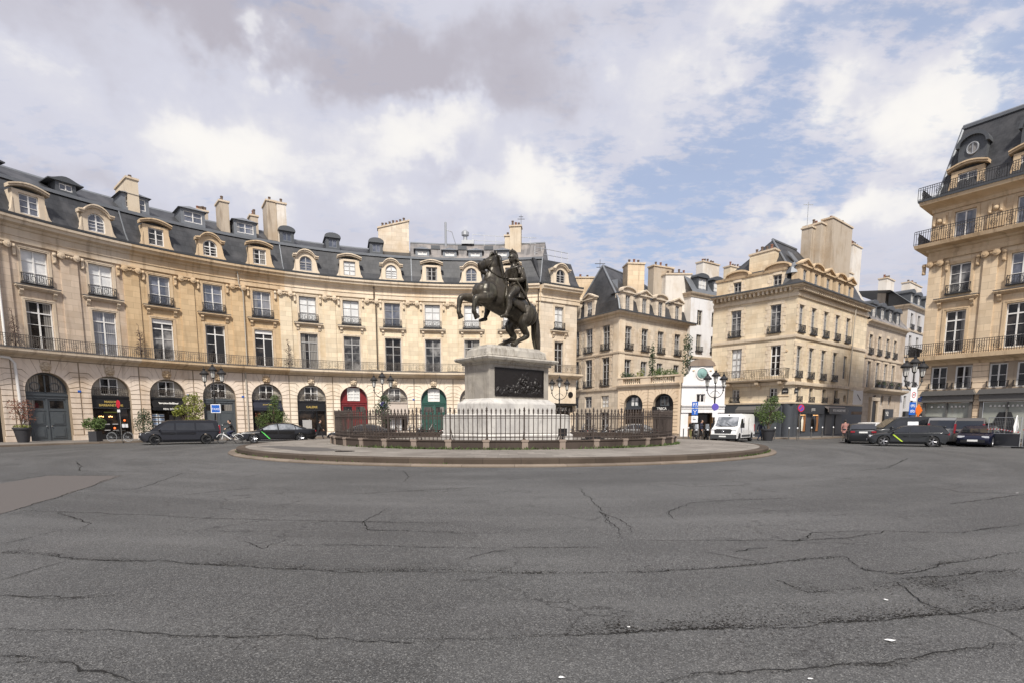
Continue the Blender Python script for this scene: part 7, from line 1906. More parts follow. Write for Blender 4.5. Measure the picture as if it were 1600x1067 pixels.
    b = MB(); limb(b, [H(-.18, .72, 4.12), H(-.65, .84, 3.45), H(-1.15, .92, 2.72)], [.05, .075, .05], 8); b.build('scabbard', 'bronze', root, 60, world=False)
    # bronze ground plate and a support under the belly
    b = MB(); b.lathe([(1.0, -.05), (1.0, .01), (.95, .03), (.02, .035)], 20)
    for i in range(len(b.v)): x, y, z = b.v[i]; b.v[i] = (x*2.05-.55, y*.80, z)
    b.build('ground_plate', 'marble_cap', root, 50, world=False)
horse_statue()
# ---------------------------------------------------------------- vehicles (local frame: x forward, y left, z up)
def wheel(root, x, y, r, w, rim, side, spokes=5):
    def mk_t():
        b = MB(); b.lathe([(r*.66, -w/2), (r*.93, -w/2), (r, -w*.36), (r, w*.36), (r*.93, w/2), (r*.66, w/2)], 26, (0, 0, 0), 'y', 0, False); return b.mesh('tyre', 'rubber', 40)
    def mk_r():
        b = MB(); q = w/2
        b.lathe([(r*.60, -q*.2), (r*.68, -q*.75), (r*.70, -q*.95), (r*.655, -q*.95), (r*.60, -q*.6)], 26, (0, 0, 0), 'y', 0, False)
        for k in range(spokes):
            a = 2*pi*k/spokes
            for da in (-.13, .13):
                b.tube([(.10*r*cos(a), -q*.75, .10*r*sin(a)), (.66*r*cos(a+da), -q*.86, .66*r*sin(a+da))], r*.055, 5)
        b.lathe([(.02, -q*.92), (r*.15, -q*.9), (r*.17, -q*.5)], 12, (0, 0, 0), 'y'); return b.mesh('rim', rim, 40)
    def mk_d():
        b = MB(); b.lathe([(.02, -w*.1), (r*.64, -w*.1), (r*.64, w*.2), (.02, w*.2)], 20, (0, 0, 0), 'y'); return b.mesh('brake_disc', 'black_plastic', 40)
    k = ('wh', r, w, rim, spokes)
    t = inst('wheel', cached(k+('t',), mk_t), root, Matrix.Translation((x, y, r)) @ Matrix.Rotation(0 if side < 0 else pi, 4, 'Z'))
    inst('rim', cached(k+('r',), mk_r), t); inst('brake_disc', cached(k+('d',), mk_d), t)
def car(name, label, cat, pos, heading, S, paint, group=None, rim='alloy', stripe=None, glassm='car_glass', plate=True):
    """S: dict of side profiles; x already in metres"""
    root = thing(name, label, cat, (pos[0], pos[1], 0), heading, group); W2 = S['W']/2
    wr, (xf_, xr_) = S['wr'], S['axles']; ar = wr+.06
    up = S['body']                                        # outline over the top, from front bottom to rear bottom
    def arch(cx): return [(cx - ar*cos(pi*k/9), .20 + max(0, ar*sin(pi*k/9) + wr - .20)) for k in range(10)]
    prof = up + arch(xr_) + arch(xf_)
    zb = S['belt']; L2 = max(p[0] for p in up); R2 = min(p[0] for p in up)
    cx, cz = (L2+R2)/2, .6
    def plan(x, k):                                        # body narrows to its ends
        e = max(0, (x - (L2-.75))/.75) if x > 0 else max(0, ((R2+.6) - x)/.6)
        return k*(1 - .13*e*e)
    b = MB(); n = len(prof); rows_ = [(-1, .07), (-.985, .03), (-.94, 0), (-.5, 0), (.5, 0), (.94, 0), (.985, .03), (1, .07)]
    vs = []
    for s, ins in rows_:
        for x, z in prof:
            zz = z - ins*.8 if z > zb-.12 else z; xx = cx + (x-cx)*(1 - ins*.35/2.2)
            side = W2*s*(1 - .035*max(0, (.45-z))/.25 - .03*max(0, (z-zb+.15)/.2))
            crown = .035*(1-abs(s))*(1 if z > .5 else 0)
            nose = (-.10*s*s if x > L2-.25 else (.07*s*s if x < R2+.2 else 0))
            vs.append((xx + nose, plan(x, side), zz + crown))
    fs = [(j*n+i, j*n+(i+1) % n, (j+1)*n+(i+1) % n, (j+1)*n+i) for j in range(len(rows_)-1) for i in range(n)]
    fs += [tuple(reversed(range(n))), tuple((len(rows_)-1)*n+i for i in range(n))]
    b.add(vs, fs); body = b.build('body', paint, root, 42, world=False)
    b = MB(); b.box(xr_-.5, xf_+.5, -W2+.16, W2-.16, .16, .62); b.build('underbody', 'black_plastic', root, world=False)
    # cabin
    G = S['cabin']; zt = max(p[1] for p in G); wb, wt = W2*.93, W2*S.get('roofw', .72)
    hw = lambda z: wb + (wt-wb)*max(0, (z-zb))/(zt-zb)
    b = MB(); m = len(G); vs = []
    for s, dz_ in ((-1, -.012), (-.94, .006), (-.5, .03), (.5, .03), (.94, .006), (1, -.012)):
        for x, z in G: vs.append((x, s*hw(z), z + (dz_ if z > zb+.1 else 0)))
    fs = [(j*m+i, j*m+(i+1) % m, (j+1)*m+(i+1) % m, (j+1)*m+i) for j in range(5) for i in range(m)] + [tuple(reversed(range(m))), tuple(5*m+i for i in range(m))]
    b.add(vs, fs); b.build('roof', S.get('roofpaint', paint), root, 35, world=False)
    for s in (-1, 1):
        for i, poly in enumerate(S['glass']):
            b = MB(); pts = [(x, s*(hw(z)+.008), z) for x, z in poly]; b.add(pts if s < 0 else pts[::-1], [tuple(range(len(pts)))]); g = b.build('side_window', glassm, root, world=False)
        if S.get('doors'):
            for x0, x1 in S['doors']:
                yb = lambda z: W2*(1 - .035*max(0, (.45-z))/.25)
                b = MB(); ps = [(x0, .30), (x1, .30), (x1, zb-.06), (x0, zb-.06)]
                o = [(x, s*(yb(z)+.006), z) for x, z in ps]; i_ = [(x, s*(yb(z)-.02), z) for x, z in ps]
                b.add(o+i_, [(0,1,2,3), (4,7,6,5), (0,4,5,1), (1,5,6,2), (2,6,7,3), (3,7,4,0)]); d = b.build('door', paint, root, world=False)
                b = MB(); b.box(x0+.12, x0+.32, min(s*(W2+.005), s*(W2+.04)), max(s*(W2+.005), s*(W2+.04)), zb-.17, zb-.13); inst('handle', b.mesh('handle', S.get('handle', paint)), d)
        mx, mz = S['mirror']
        b = MB(); b.ball((mx, s*(W2+.10), mz), .10, 8, .8, 1.2, .8); b.build('wing_mirror', paint, root, 60, world=False)
        for x in (xf_, xr_): wheel(root, x, s*(W2-.13), wr, .22, rim, s, S.get('spokes', 5))
        for nm, key, mt in (('headlight', 'hl', 'headlight'), ('tail_light', 'tl', 'tail_red')):
            if key in S:
                b = MB(); x0, x1, y0, y1, z0, z1 = S[key]; b.box(x0, x1, min(s*y0, s*y1), max(s*y0, s*y1), z0, z1); b.build(nm, mt, root, world=False)
    # screens
    for nm, key in (('windscreen', 'ws'), ('rear_window', 'rw')):
        if key in S:
            (xa, za), (xb, zb2) = S[key]; d = Vector((xb-xa, 0, zb2-za)).normalized(); nn = Vector((d.z, 0, -d.x)); nn = nn if (nn.x > 0) == (key == 'ws') else -nn
            b = MB(); q = []
            for x, z, in ((xa, za), (xb, zb2)):
                for s in (-1, 1): q.append(Vector((x, s*(hw(z)*.90), z + .012)) + nn*.012)
            b.add([q[0], q[1], q[3], q[2]], [(0, 1, 2, 3)]); b.build(nm, glassm, root, world=False)
    if plate:
        for x, s in ((L2+.012, 1), (R2-.012, -1)):
            z = S.get('platez', (.42, .80))[0 if s > 0 else 1]
            b = MB(); b.box(x-.02 - (.0), x+.008, -.26, .26, z, z+.115); b.build('number_plate', 'plate', root, world=False)
    if S.get('grille'):
        z0, z1, hwid = S['grille']; b = MB(); b.box(L2-.10, L2+.008, -hwid, hwid, z0, z1); b.build('grille', 'black_plastic', root, world=False)
    if S.get('sill'):
        b = MB()
        for s in (-1, 1): b.box(xr_+ar+.05, xf_-ar-.05, min(s*(W2-.03), s*(W2+.012)), max(s*(W2-.03), s*(W2+.012)), .24, .27)
        b.build('sill_trim', 'chrome', root, world=False)
    if stripe:
        b = MB(); x0 = S['doors'][0][1]-.12
        for s in (-1, 1):
            o = [(x0-.08, zb-.08), (x0+.03, zb-.08), (x0-.50, .32), (x0-.60, .32)]; b.add([(x, s*(W2+.014), z) for x, z in o], [(0, 1, 2, 3)])
        b.build('livery_stripe', stripe, root, world=False)
    return root
def prof_sedan(sx=1., h=1.):
    f = lambda L: [(x*sx, z*h) for x, z in L]
    return dict(W=1.84, wr=.335, axles=(1.45*sx, -1.42*sx), belt=.93*h, roofw=.70,
        body=f([(2.28,.20), (2.46,.34), (2.48,.55), (2.38,.68), (2.0,.80), (1.10,.92), (.3,.945), (-1.5,.97), (-2.1,1.02), (-2.40,1.0), (-2.46,.80), (-2.44,.45), (-2.30,.22)]),
        cabin=f([(1.32,.90), (.42,1.36), (.05,1.43), (-.40,1.45), (-.85,1.42), (-1.95,1.0), (-1.95,.90)]),
        glass=[f([(1.05,.965), (.45,1.30), (.02,1.365), (-.02,.965)]), f([(-.10,.97), (-.06,1.37), (-.45,1.385), (-.85,1.35), (-1.05,1.26), (-1.12,.985)]), f([(-1.18,.985), (-1.10,1.24), (-1.48,1.07), (-1.55,.995)])],
        doors=[(-.02*sx, 1.08*sx), (-1.05*sx, -.06*sx)], mirror=(.92*sx, 1.0*h), ws=f([(1.25,.95), (.40,1.36)]), rw=f([(-1.88,1.04), (-.90,1.41)]),
        hl=(2.10*sx, 2.38*sx, .42, .77, .60*h, .72*h), tl=(-2.43*sx, -2.2*sx, .42, .76, .80*h, .93*h), grille=(.32*h, .50*h, .6), platez=(.36, .62), sill=True)
def prof_estate(sx=1., h=1.):
    S = prof_sedan(sx, h); f = lambda L: [(x*sx, z*h) for x, z in L]
    S.update(roofw=.82, body=f([(2.05,.20), (2.22,.36), (2.25,.58), (2.15,.72), (1.8,.84), (1.0,.95), (-1.6,1.0), (-2.1,1.0), (-2.18,.80), (-2.16,.45), (-2.05,.22)]), axles=(1.35*sx, -1.30*sx),
        cabin=f([(1.15,.92), (.35,1.38), (-.1,1.45), (-1.2,1.45), (-1.75,1.40), (-2.12,.98), (-2.12,.9)]),
        glass=[f([(.92,.98), (.38,1.31), (.0,1.37), (-.05,.98)]), f([(-.12,.985), (-.08,1.375), (-1.0,1.375), (-1.08,1.0)]), f([(-1.16,1.01), (-1.08,1.37), (-1.55,1.33), (-1.85,1.05)])],
        doors=[(-.05*sx, 1.0*sx), (-1.1*sx, -.1*sx)], ws=f([(1.1,.96), (.34,1.37)]), rw=f([(-2.08,1.04), (-1.78,1.38)]), mirror=(.82*sx, 1.02*h), hl=(1.90*sx, 2.15*sx, .42, .77, .64*h, .77*h), tl=(-2.17*sx, -1.92*sx, .52, .80, .82*h, .97*h), platez=(.36, .78), sill=False)
    return S
def prof_hatch(sx=1., h=1.):
    S = prof_estate(sx*.93, h); f = lambda L: [(x*sx*.93, z*h) for x, z in L]
    S.update(cabin=f([(1.15,.92), (.35,1.38), (-.1,1.46), (-.9,1.44), (-1.35,1.38), (-2.05,1.02), (-2.05,.9)]), rw=f([(-1.98,1.07), (-1.38,1.38)]),
             glass=[f([(.92,.98), (.38,1.31), (.0,1.37), (-.05,.98)]), f([(-.12,.985), (-.08,1.375), (-.9,1.36), (-1.3,1.02)])], tl=(-2.03*sx, -1.80*sx, .50, .78, .83*h, .95*h))
    return S
def prof_van(sx=1., h=1., w=1.92, wag=False):
    f = lambda L: [(x*sx, z*h) for x, z in L]
    return dict(W=w, wr=.34, axles=(1.62*sx, -1.55*sx), belt=1.02*h, roofw=.80,
        body=f([(2.35,.24), (2.52,.40), (2.55,.68), (2.48,.86), (2.1,1.0), (1.75,1.07), (1.0,1.08), (-2.45,1.08), (-2.50,.8), (-2.50,.45), (-2.42,.26)]),
        cabin=f([(1.95,1.0), (1.05,1.74), (.75,1.86), (.0,1.90), (-1.8,1.90), (-2.30,1.86), (-2.46,1.06), (-2.46,1.0)]),
        glass=[f([(1.45,1.12), (.95,1.60), (.80,1.66), (.42,1.66), (.42,1.10)])] + [f([(.30,1.12), (.30,1.68), (-.85,1.68), (-.85,1.12)]), f([(-.95,1.12), (-.95,1.68), (-2.05,1.66), (-2.15,1.14)])],
        doors=[(.36*sx, 1.22*sx), (-.9*sx, .30*sx)], mirror=(1.32*sx, 1.16*h), ws=f([(1.85,1.09), (1.08,1.72)]), rw=f([(-2.46,1.14), (-2.34,1.70)]),
        hl=(2.24*sx, 2.46*sx, .44, .76, .72*h, .88*h), tl=(-2.505*sx, -2.38*sx, .68, .80, .85*h, 1.50*h), grille=(.52*h, .72*h, .5), platez=(.38, .70), handle='black_plastic')
def face_left(px, Y, turn=0):                       # heading that shows a car's side, nose to the left of the picture
    a = atan2((px-800)/F_PX, 1); return pi - a + turn
VB = along(281, 39.6); car('van', 'long dark people-carrier van with blacked-out windows, driving past the white-lettered black awning', 'van', VB, face_left(281, 39.6, .05), prof_van(.99, .90, 1.88), 'van_black', rim='rim_dark')
VS = along(432, 42.2); car('saloon_car', 'black saloon car with green diagonal door stripe and alloy wheels', 'car', VS, face_left(432, 42, .05), prof_sedan(1.14, 1.03), 'car_black', stripe='green_stripe', glassm='car_glass_l')
car('saloon_car', 'black car whose nose shows from behind the left end of the fence', 'car', along(566, 45.5), face_left(560, 46), prof_sedan(1.12, .95), 'car_black')
VE = along(1419, 36.3); car('estate_car', 'dark estate car with lime diagonal door stripe and red tail light', 'car', VE, face_left(1419, 36, .09), prof_estate(.98, .93), 'car_grey', stripe='lime_stripe')
GV = along(1416, 40.5); car('van', 'dark grey van with white paper in its side window, behind the lime-striped estate car', 'van', GV, face_left(1416, 40, .42), prof_van(1.0, 1.02, 1.95), 'car_grey', glassm='car_glass')
b = MB()
HC_ = along(1346, 41.2); car('hatchback_car', 'dark grey hatchback seen from behind, with two red tail lights, at the street mouth', 'car', HC_, radians(62), prof_hatch(1., .98), 'car_grey', rim='rim_dark')
car('hatchback_car', 'white car of which only the roof shows above the dark grey hatchback', 'car', along(1362, 46.8), radians(40), prof_hatch(1., 1.04), 'car_white')
SV = along(1478, 39.8); car('van', 'silver van seen from behind with tall red tail light', 'van', SV, radians(47), prof_van(.95, .99, 1.9), 'car_silver')
TV = along(1519, 38.6); car('van', 'taupe van seen from behind with wide dark rear window', 'van', TV, radians(47), prof_van(.95, .97, 1.86), 'car_taupe')
BC = along(1531, 36.2); car('hatchback_car', 'dark blue car facing the viewer, beside the grey hoarding barrier', 'car', BC, radians(222), prof_hatch(1., .92), 'car_blue')
def van_papers():
    o = [x for x in bpy.data.objects if x.name.startswith('van') and x.get('label', '').startswith('dark grey van')][0]
    b = MB(); hw = lambda z: .907 - .127*(z-1.04)/.898 + .022
    b.add([(-.40, hw(1.14), 1.14), (.28, hw(1.14), 1.14), (.28, hw(1.60), 1.60), (-.40, hw(1.60), 1.60)], [(0, 1, 2, 3)]); b.build('window_paper', 'paper', o, world=False)
van_papers()
def white_van():
    pos = along(1146, 44.3); root = thing('delivery_van', 'white high-roof delivery van with black grille, parked before the slate-blue shopfront', 'van', tuple(pos), atan2(-.79, -.61))
    L, W2, H = 5.4, 1.0, 2.22
    prof = [(2.45,.30), (2.66,.36), (2.70,.70), (2.62,.98), (2.30,1.12), (1.95,1.20), (1.30,2.02), (1.05,2.17), (.6,2.22), (-2.5,2.22), (-2.68,2.12), (-2.70,.35)]
    wr = .34; ar = .41
    def arch(cx): return [(cx - ar*cos(pi*k/9), .28 + max(0, ar*sin(pi*k/9) + wr - .28)) for k in range(10)]
    P = prof + arch(-1.75) + arch(1.75); n = len(P); b = MB(); vs = []
    rows_ = [(-1, .05), (-.96, .01), (-.85, 0), (.85, 0), (.96, .01), (1, .05)]
    for s, ins in rows_:
        for x, z in P:
            tap = 1 - .10*max(0, (z-1.1)/1.1) - (.07*max(0, (x-2.1)/.6))
            zz = z - ins*1.6 if z > 2.0 else z
            vs.append((x - (ins*1.2 if x > 2.2 else 0) - (.10*abs(s)**3 if x > 1.2 and z > .8 else 0), W2*s*tap, zz))
    fs = [(j*n+i, j*n+(i+1) % n, (j+1)*n+(i+1) % n, (j+1)*n+i) for j in range(5) for i in range(n)] + [tuple(reversed(range(n))), tuple(5*n+i for i in range(n))]
    b.add(vs, fs); b.build('body', 'car_white', root, 38, world=False)
    b = MB(); b.box(-2.3, 2.3, -.8, .8, .2, .7); b.build('underbody', 'black_plastic', root, world=False)
    # windscreen, on the raked front
    b = MB(); q = []
    for x, z in ((1.93, 1.225), (1.36, 1.945)):
        for s in (-1, -.5, .5, 1): q.append((x + .03 - .10*abs(s)**3, s*.86*(1 - .10*max(0, (z-1.1)/1.1)), z+.03))
    b.add(q, [(0, 1, 5, 4), (1, 2, 6, 5), (2, 3, 7, 6)]); b.build('windscreen', 'car_glass_l', root, 60, world=False)
    b = MB()
    for s in (-.3, .45): b.tube([(1.99, s, 1.235), (1.80, s-.45, 1.50)], .014, 4)
    b.build('wiper', 'black_plastic', root, world=False)
    for s in (-1, 1):
        b = MB(); t = lambda z: W2*(1 - .10*max(0, (z-1.1)/1.1))
        pts = [(1.62, 1.20), (1.22, 1.80), (.72, 1.84), (.72, 1.16), (1.35, 1.14)]; pts = [(x, s*(t(z)+.006), z) for x, z in pts]; b.add(pts if s < 0 else pts[::-1], [tuple(range(5))]); b.build('side_window', 'car_glass', root, world=False)
        b = MB(); b.box(1.42, 1.60, min(s*1.03, s*1.24), max(s*1.03, s*1.24), 1.12, 1.48); b.build('wing_mirror', 'black_plastic', root, world=False)
        b = MB(); b.box(2.28, 2.60, min(s*.66, s*.93), max(s*.66, s*.93), .80, 1.02); b.build('headlight', 'headlight', root, world=False)
        b = MB(); b.box(-2.68, -2.55, min(s*.86, s*.99), max(s*.86, s*.99), .8, 1.4); b.build('tail_light', 'tail_red', root, world=False)
        b = MB(); b.box(-1.2, 1.22, min(s*.99, s*1.02), max(s*.99, s*1.02), .42, .58); b.box(-2.6, -2.2, min(s*.99, s*1.02), max(s*.99, s*1.02), .42, .58); b.build('side_moulding', 'plastic', root, world=False)
        b = MB(); b.box(.62, .64, min(s*.985, s*1.006), max(s*.985, s*1.006), .5, 1.9); b.box(-.75, -.73, min(s*.985, s*1.006), max(s*.985, s*1.006), .5, 1.9); b.build('door_seam', 'fascia_grey', root, world=False)
        for x in (1.75, -1.75): wheel(root, x, s*.87, wr, .24, 'rim_dark', s, 6)
    b = MB(); b.box(2.40, 2.735, -.93, .93, .30, .62); b.box(2.50, 2.66, -.97, .97, .34, .60); b.build('bumper', 'plastic', root, world=False)
    g = MB(); g.prism([(-.60, .70), (.60, .70), (.66, .98), (.50, 1.04), (-.50, 1.04), (-.66, .98)], 0, .10, lambda x, y, z: (2.715-y-.25*(z-.7), x, z)); g = g.build('grille', 'black_plastic', root, world=False)
    b = MB()
    for z in (.78, .87, .96): b.box(2.70-.25*(z-.7), 2.725-.25*(z-.7), -.58, .58, z-.012, z+.012)
    inst('grille_bar', b.mesh('grille_bar', 'plastic'), g)
    b = MB(); c = (2.70, 0, .88); b.tube([(c[0]+.0, .105*cos(2*pi*k/18), c[2]+.105*sin(2*pi*k/18)) for k in range(18)], .016, 6, True)
    for k in range(3): a = pi/2+2*pi*k/3; b.tube([c, (c[0], .1*cos(a), c[2]+.1*sin(a))], [.02, .008], 6)
    b.build('star_emblem', 'chrome', root, 60, world=False)
    b = MB(); b.box(2.735, 2.75, -.26, .26, .42, .53); b.build('number_plate', 'plate', root, world=False)
    b = MB(); b.box(1.20, 1.24, -.06, .06, 2.06, 2.14); b.build('roof_sensor', 'black_plastic', root, world=False)
white_van()
# ---------------------------------------------------------------- two-wheelers
def bike_wheel(b, c, r, t=.022, spokes=14):
    b.tube([(c[0]+r*cos(2*pi*k/28), c[1], c[2]+r*sin(2*pi*k/28)) for k in range(28)], t, 6, True)
def bicycle(label, pos, heading, frame='black_plastic', tyre='rubber', e=False, lean=0., group=None, name='bicycle'):
    root = thing(name, label, 'bicycle', tuple(pos), heading, group); r = .34; F = (.55, 0, r); B_ = (-.52, 0, r)
    for c in (F, B_):
        b = MB(); bike_wheel(b, c, r-.02, .018); w = b.build('wheel', tyre, root, 60, world=False)
        b = MB()
        for k in range(14): a = 2*pi*k/14; b.tube([c, (c[0]+(r-.03)*cos(a), 0, c[2]+(r-.03)*sin(a))], .004, 3)
        b.lathe([(.03, -.05), (.03, .05)], 8, c, 'y'); inst('spokes', b.mesh('spokes', 'galv'), w)
    b = MB(); bb = (-.06, 0, .30); st = (-.20, 0, .80); hd = (.40, 0, .84); hl = (.44, 0, .70); q = .045 if e else .022
    b.tube([hl, bb], q, 7); b.tube([bb, st], .022, 6)
    if not e: b.tube([(-.18, 0, .74), hd], .020, 6)
    b.tube([hd, hl, F], .022, 6); b.tube([B_, (-.18, 0, .70)], .014, 5); b.tube([B_, bb], .016, 5); b.build('frame', frame, root, 60, world=False)
    b = MB(); b.tube([hd, (.38, 0, 1.0)], .018, 6); b.tube([(.25, -.28, 1.04), (.38, -.2, 1.02), (.38, .2, 1.02), (.25, .28, 1.04)], .016, 6); b.build('handlebar', 'black_plastic', root, 60, world=False)
    b = MB(); b.loft([((-.36, 0, .87), (0, .09, 0), (0, 0, .03)), ((-.2, 0, .88), (0, .08, 0), (0, 0, .03)), ((-.06, 0, .87), (0, .025, 0), (0, 0, .02))], 10); b.tube([st, (-.22, 0, .86)], .015, 5); b.build('saddle', 'black_plastic', root, 60, world=False)
    b = MB(); b.lathe([(.09, -.01), (.09, .01)], 12, bb, 'y'); b.tube([bb, (.06, -.09, .20)], .012, 4); b.tube([bb, (-.18, .09, .40)], .012, 4); b.box(.01, .11, -.15, -.07, .185, .205); b.box(-.23, -.13, .07, .15, .39, .41); b.build('crank', 'iron', root, 60, world=False)
    b = MB()
    for c in (F, B_): b.tube([(c[0]+(r+.03)*cos(a), 0, c[2]+(r+.03)*sin(a)) for a in [pi*.15+pi*.7*k/8 for k in range(9)]], .020, 5)
    b.build('mudguard', frame, root, 60, world=False)
    return root
def scooter(label, pos, heading, paint, group=None, screen=True):
    root = thing('scooter', label, 'scooter', tuple(pos), heading, group); r = .27
    for x in (.62, -.58):
        b = MB(); b.lathe([(.12, -.06), (r*.9, -.06), (r, -.03), (r, .03), (r*.9, .06), (.12, .06)], 18, (x, 0, r), 'y'); w = b.build('wheel', 'rubber', root, 40, world=False)
        b = MB(); b.lathe([(.02, -.05), (.16, -.05), (.16, .05), (.02, .05)], 12, (x, 0, r), 'y'); inst('rim', b.mesh('rim', 'rim_dark'), w)
    b = MB()
    b.loft([((-.95, 0, .78), (0, .06, 0), (0, 0, .08)), ((-.75, 0, .68), (0, .18, 0), (0, 0, .17)), ((-.35, 0, .62), (0, .20, 0), (0, 0, .20)), ((-.05, 0, .42), (0, .18, 0), (0, 0, .14)), ((.25, 0, .36), (0, .18, 0), (0, 0, .10)), ((.42, 0, .50), (0, .20, 0), (0, 0, .20)), ((.46, 0, .75), (0, .22, 0), (0, 0, .22)), ((.42, 0, .98), (0, .17, 0), (0, 0, .10))], 14)
    b.loft([((.34, 0, .50), (0, .08, 0), (.02, 0, .05)), ((.62, 0, .58), (0, .09, 0), (.02, 0, .05)), ((.86, 0, .50), (0, .06, 0), (.02, 0, .03))], 10)
    b.build('body', paint, root, 60, world=False)
    b = MB(); b.loft([((-.92, 0, .86), (0, .12, 0), (0, 0, .05)), ((-.55, 0, .84), (0, .17, 0), (0, 0, .07)), ((-.12, 0, .76), (0, .12, 0), (0, 0, .06))], 12); b.build('saddle', 'black_plastic', root, 60, world=False)
    b = MB(); b.tube([(.62, .07, r), (.46, .07, .9)], .025, 6); b.tube([(.62, -.07, r), (.46, -.07, .9)], .025, 6); b.tube([(.30, -.36, 1.06), (.42, -.15, 1.05), (.42, .15, 1.05), (.30, .36, 1.06)], .022, 6); b.build('handlebar', 'black_plastic', root, 60, world=False)
    for s in (-1, 1):
        b = MB(); b.tube([(.38, s*.22, 1.06), (.42, s*.34, 1.22)], .009, 4); b.ball((.42, s*.36, 1.25), .07, 8, .4, 1.1, .7); b.build('mirror', 'black_plastic', root, 60, world=False)
    b = MB(); b.ball((.60, 0, .90), .10, 10, .5, 1.2, .8); b.build('headlight', 'headlight', root, 60, world=False)
    if screen:
        b = MB(); vs = [(.56-.10*j-.05*abs(i), .17*i*(1-.12*j), 1.0+.20*j) for j in range(3) for i in (-1, -.5, .5, 1)]; b.add(vs, [(j*4+i, j*4+i+1, (j+1)*4+i+1, (j+1)*4+i) for j in range(2) for i in range(3)]); b.build('screen', 'car_glass_l', root, 60, world=False)
    b = MB(); b.box(-1.02, -1.0, -.09, .09, .56, .68); b.build('number_plate', 'plate', root, world=False)
    b = MB(); b.box(-1.0, -.92, -.08, .08, .74, .82); b.build('tail_light', 'tail_red', root, world=False)
    return root
bicycle('black bicycle with white tyres parked by the dark restaurant front', ground(188, 689.5, .145), radians(12), 'black_plastic', 'galv')
CY = along(358.5, 40.0); bicycle('white framed city bike ridden by the person in black', CY, face_left(358, 40), 'car_white', 'rubber', True)
scooter('grey scooter with tall screen, leftmost of the two beside the post with blue signs', along(1089, 46.2), radians(250), 'fascia_grey')
scooter('black scooter parked against the lamp post by the white van', along(1104, 46.6), radians(262), 'car_black')
scooter('black scooter squeezed in behind the estate car\'s tail', along(1469, 36.9), radians(60), 'car_black', screen=False)
for px, hd, pn, lab in ((648, 205, 'car_black', 'black scooter behind the left fence, leftmost of the row before the beige awning'), (664, 215, 'car_grey', 'grey scooter behind the left fence, middle of the row before the beige awning'), (681, 200, 'car_black', 'black scooter close to the pedestal base, before the green door'), (704, 20, 'car_silver', 'silver scooter half hidden by the left corner of the pedestal base')):
    scooter(lab, along(px, 51.0), radians(hd), pn, 'scooters parked behind the fence')
for px, hd, pn, lab in ((902, 160, 'car_black', 'black scooter behind the fence beside the right end of the pedestal base'), (918, 200, 'car_silver', 'silver scooter behind the right fence, below the left ground-floor window'), (936, 170, 'car_grey', 'grey scooter behind the right fence, below the white-curtained window'), (954, 200, 'car_black', 'black scooter behind the right fence, left of the pale car'), (1012, 180, 'car_black', 'black scooter behind the right end of the fence, right of the pale car')):
    scooter(lab, along(px, 49.5), radians(hd), pn, 'scooters parked behind the fence')
car('hatchback_car', 'pale silver car half hidden behind the right fence, before the dark left arch', 'car', along(985, 50.5), radians(185), prof_hatch(.95, .95), 'car_silver')

# ---------------------------------------------------------------- street lamps
def street_lamp(label, pos, H, turn=0.):
    root = thing('street_lamp', label, 'street lamp', tuple(pos), turn, 'three-lantern street lamps'); k = H/6.4
    b = MB()
    b.lathe([(.26, 0), (.26, .12), (.20, .16), (.24, .5), (.19, .62), (.15, .95), (.19, 1.0), (.17, 1.06), (.11, 1.15), (.095, 1.6), (.12, 1.66), (.08, 1.75), (.065, 3.6), (.095, 3.65), (.095, 3.75), (.05, 3.82), (.045, 4.9)], 12)
    b.xf(Matrix.Scale(k, 4)); b.build('post', 'iron', root, 40, world=False)
    def lantern(x, z):
        b = MB(); b.lathe([(.05, -.16), (.03, -.1), (.10, -.03), (.13, 0), (.13, .03)], 8, (x, 0, z))
        for i in range(6): a = 2*pi*i/6; b.tube([(x+.125*cos(a), .125*sin(a), z+.02), (x+.215*cos(a), .215*sin(a), z+.60)], .014, 4)
        b.lathe([(.33, .58), (.36, .62), (.36, .70), (.26, .80), (.17, .92), (.10, .95), (.10, 1.02), (.14, 1.04), (.03, 1.10), (.02, 1.25), (.005, 1.32)], 12, (x, 0, z))
        b.xf(Matrix.Scale(k, 4)); o = b.build('lantern', 'iron', root, 40, world=False)
        b = MB(); b.lathe([(.115, .03), (.20, .58)], 6, (x, 0, z)); b.xf(Matrix.Scale(k, 4)); inst('lantern_glass', b.mesh('lantern_glass', 'lantern'), o)
    lantern(0, 5.05)
    for s in (-1, 1):
        b = MB(); b.tube([(0, 0, 3.85), (s*.25, 0, 3.78), (s*.52, 0, 3.92), (s*.72, 0, 4.18), (s*.80, 0, 4.42)], .035, 6)
        b.tube([(0, 0, 4.4), (s*.25, 0, 4.3), (s*.45, 0, 4.1)], .022, 5); b.lathe([(.02, 4.36), (.10, 4.42), (.05, 4.5), (.05, 4.62)], 8, (s*.80, 0, 0)); b.xf(Matrix.Scale(k, 4)); b.build('arm', 'iron', root, 50, world=False)
        lantern(s*.80, 4.75)
    return root
LP = {}
for key, px, Y, H, t, lab in (('a', 335, 47.3, 6.5, -.15, 'black three-lantern lamp before the grey double door, by the black van'), ('b', 598, 53.5, 6.4, .05, 'black three-lantern lamp before the red and beige shopfronts'), ('c', 874, 58.5, 6.4, .1, 'black three-lantern lamp just right of the pedestal'), ('d', 1117, 48.0, 6.2, .2, 'black three-lantern lamp beside the white delivery van'), ('e', 1425, 41.0, 6.6, .3, 'black three-lantern lamp at the golden house\'s corner, behind the dark grey van')):
    p = along(px, Y, 620); p.z = .14 if key in 'abc' else .0; LP[key] = p; street_lamp(lab, p, H, t)
def disc(b, r, y0, y1, n=24, c=(0, 0, 0)): b.lathe([(.002, y0), (r, y0), (r, y1), (.002, y1)], n, c, 'y')
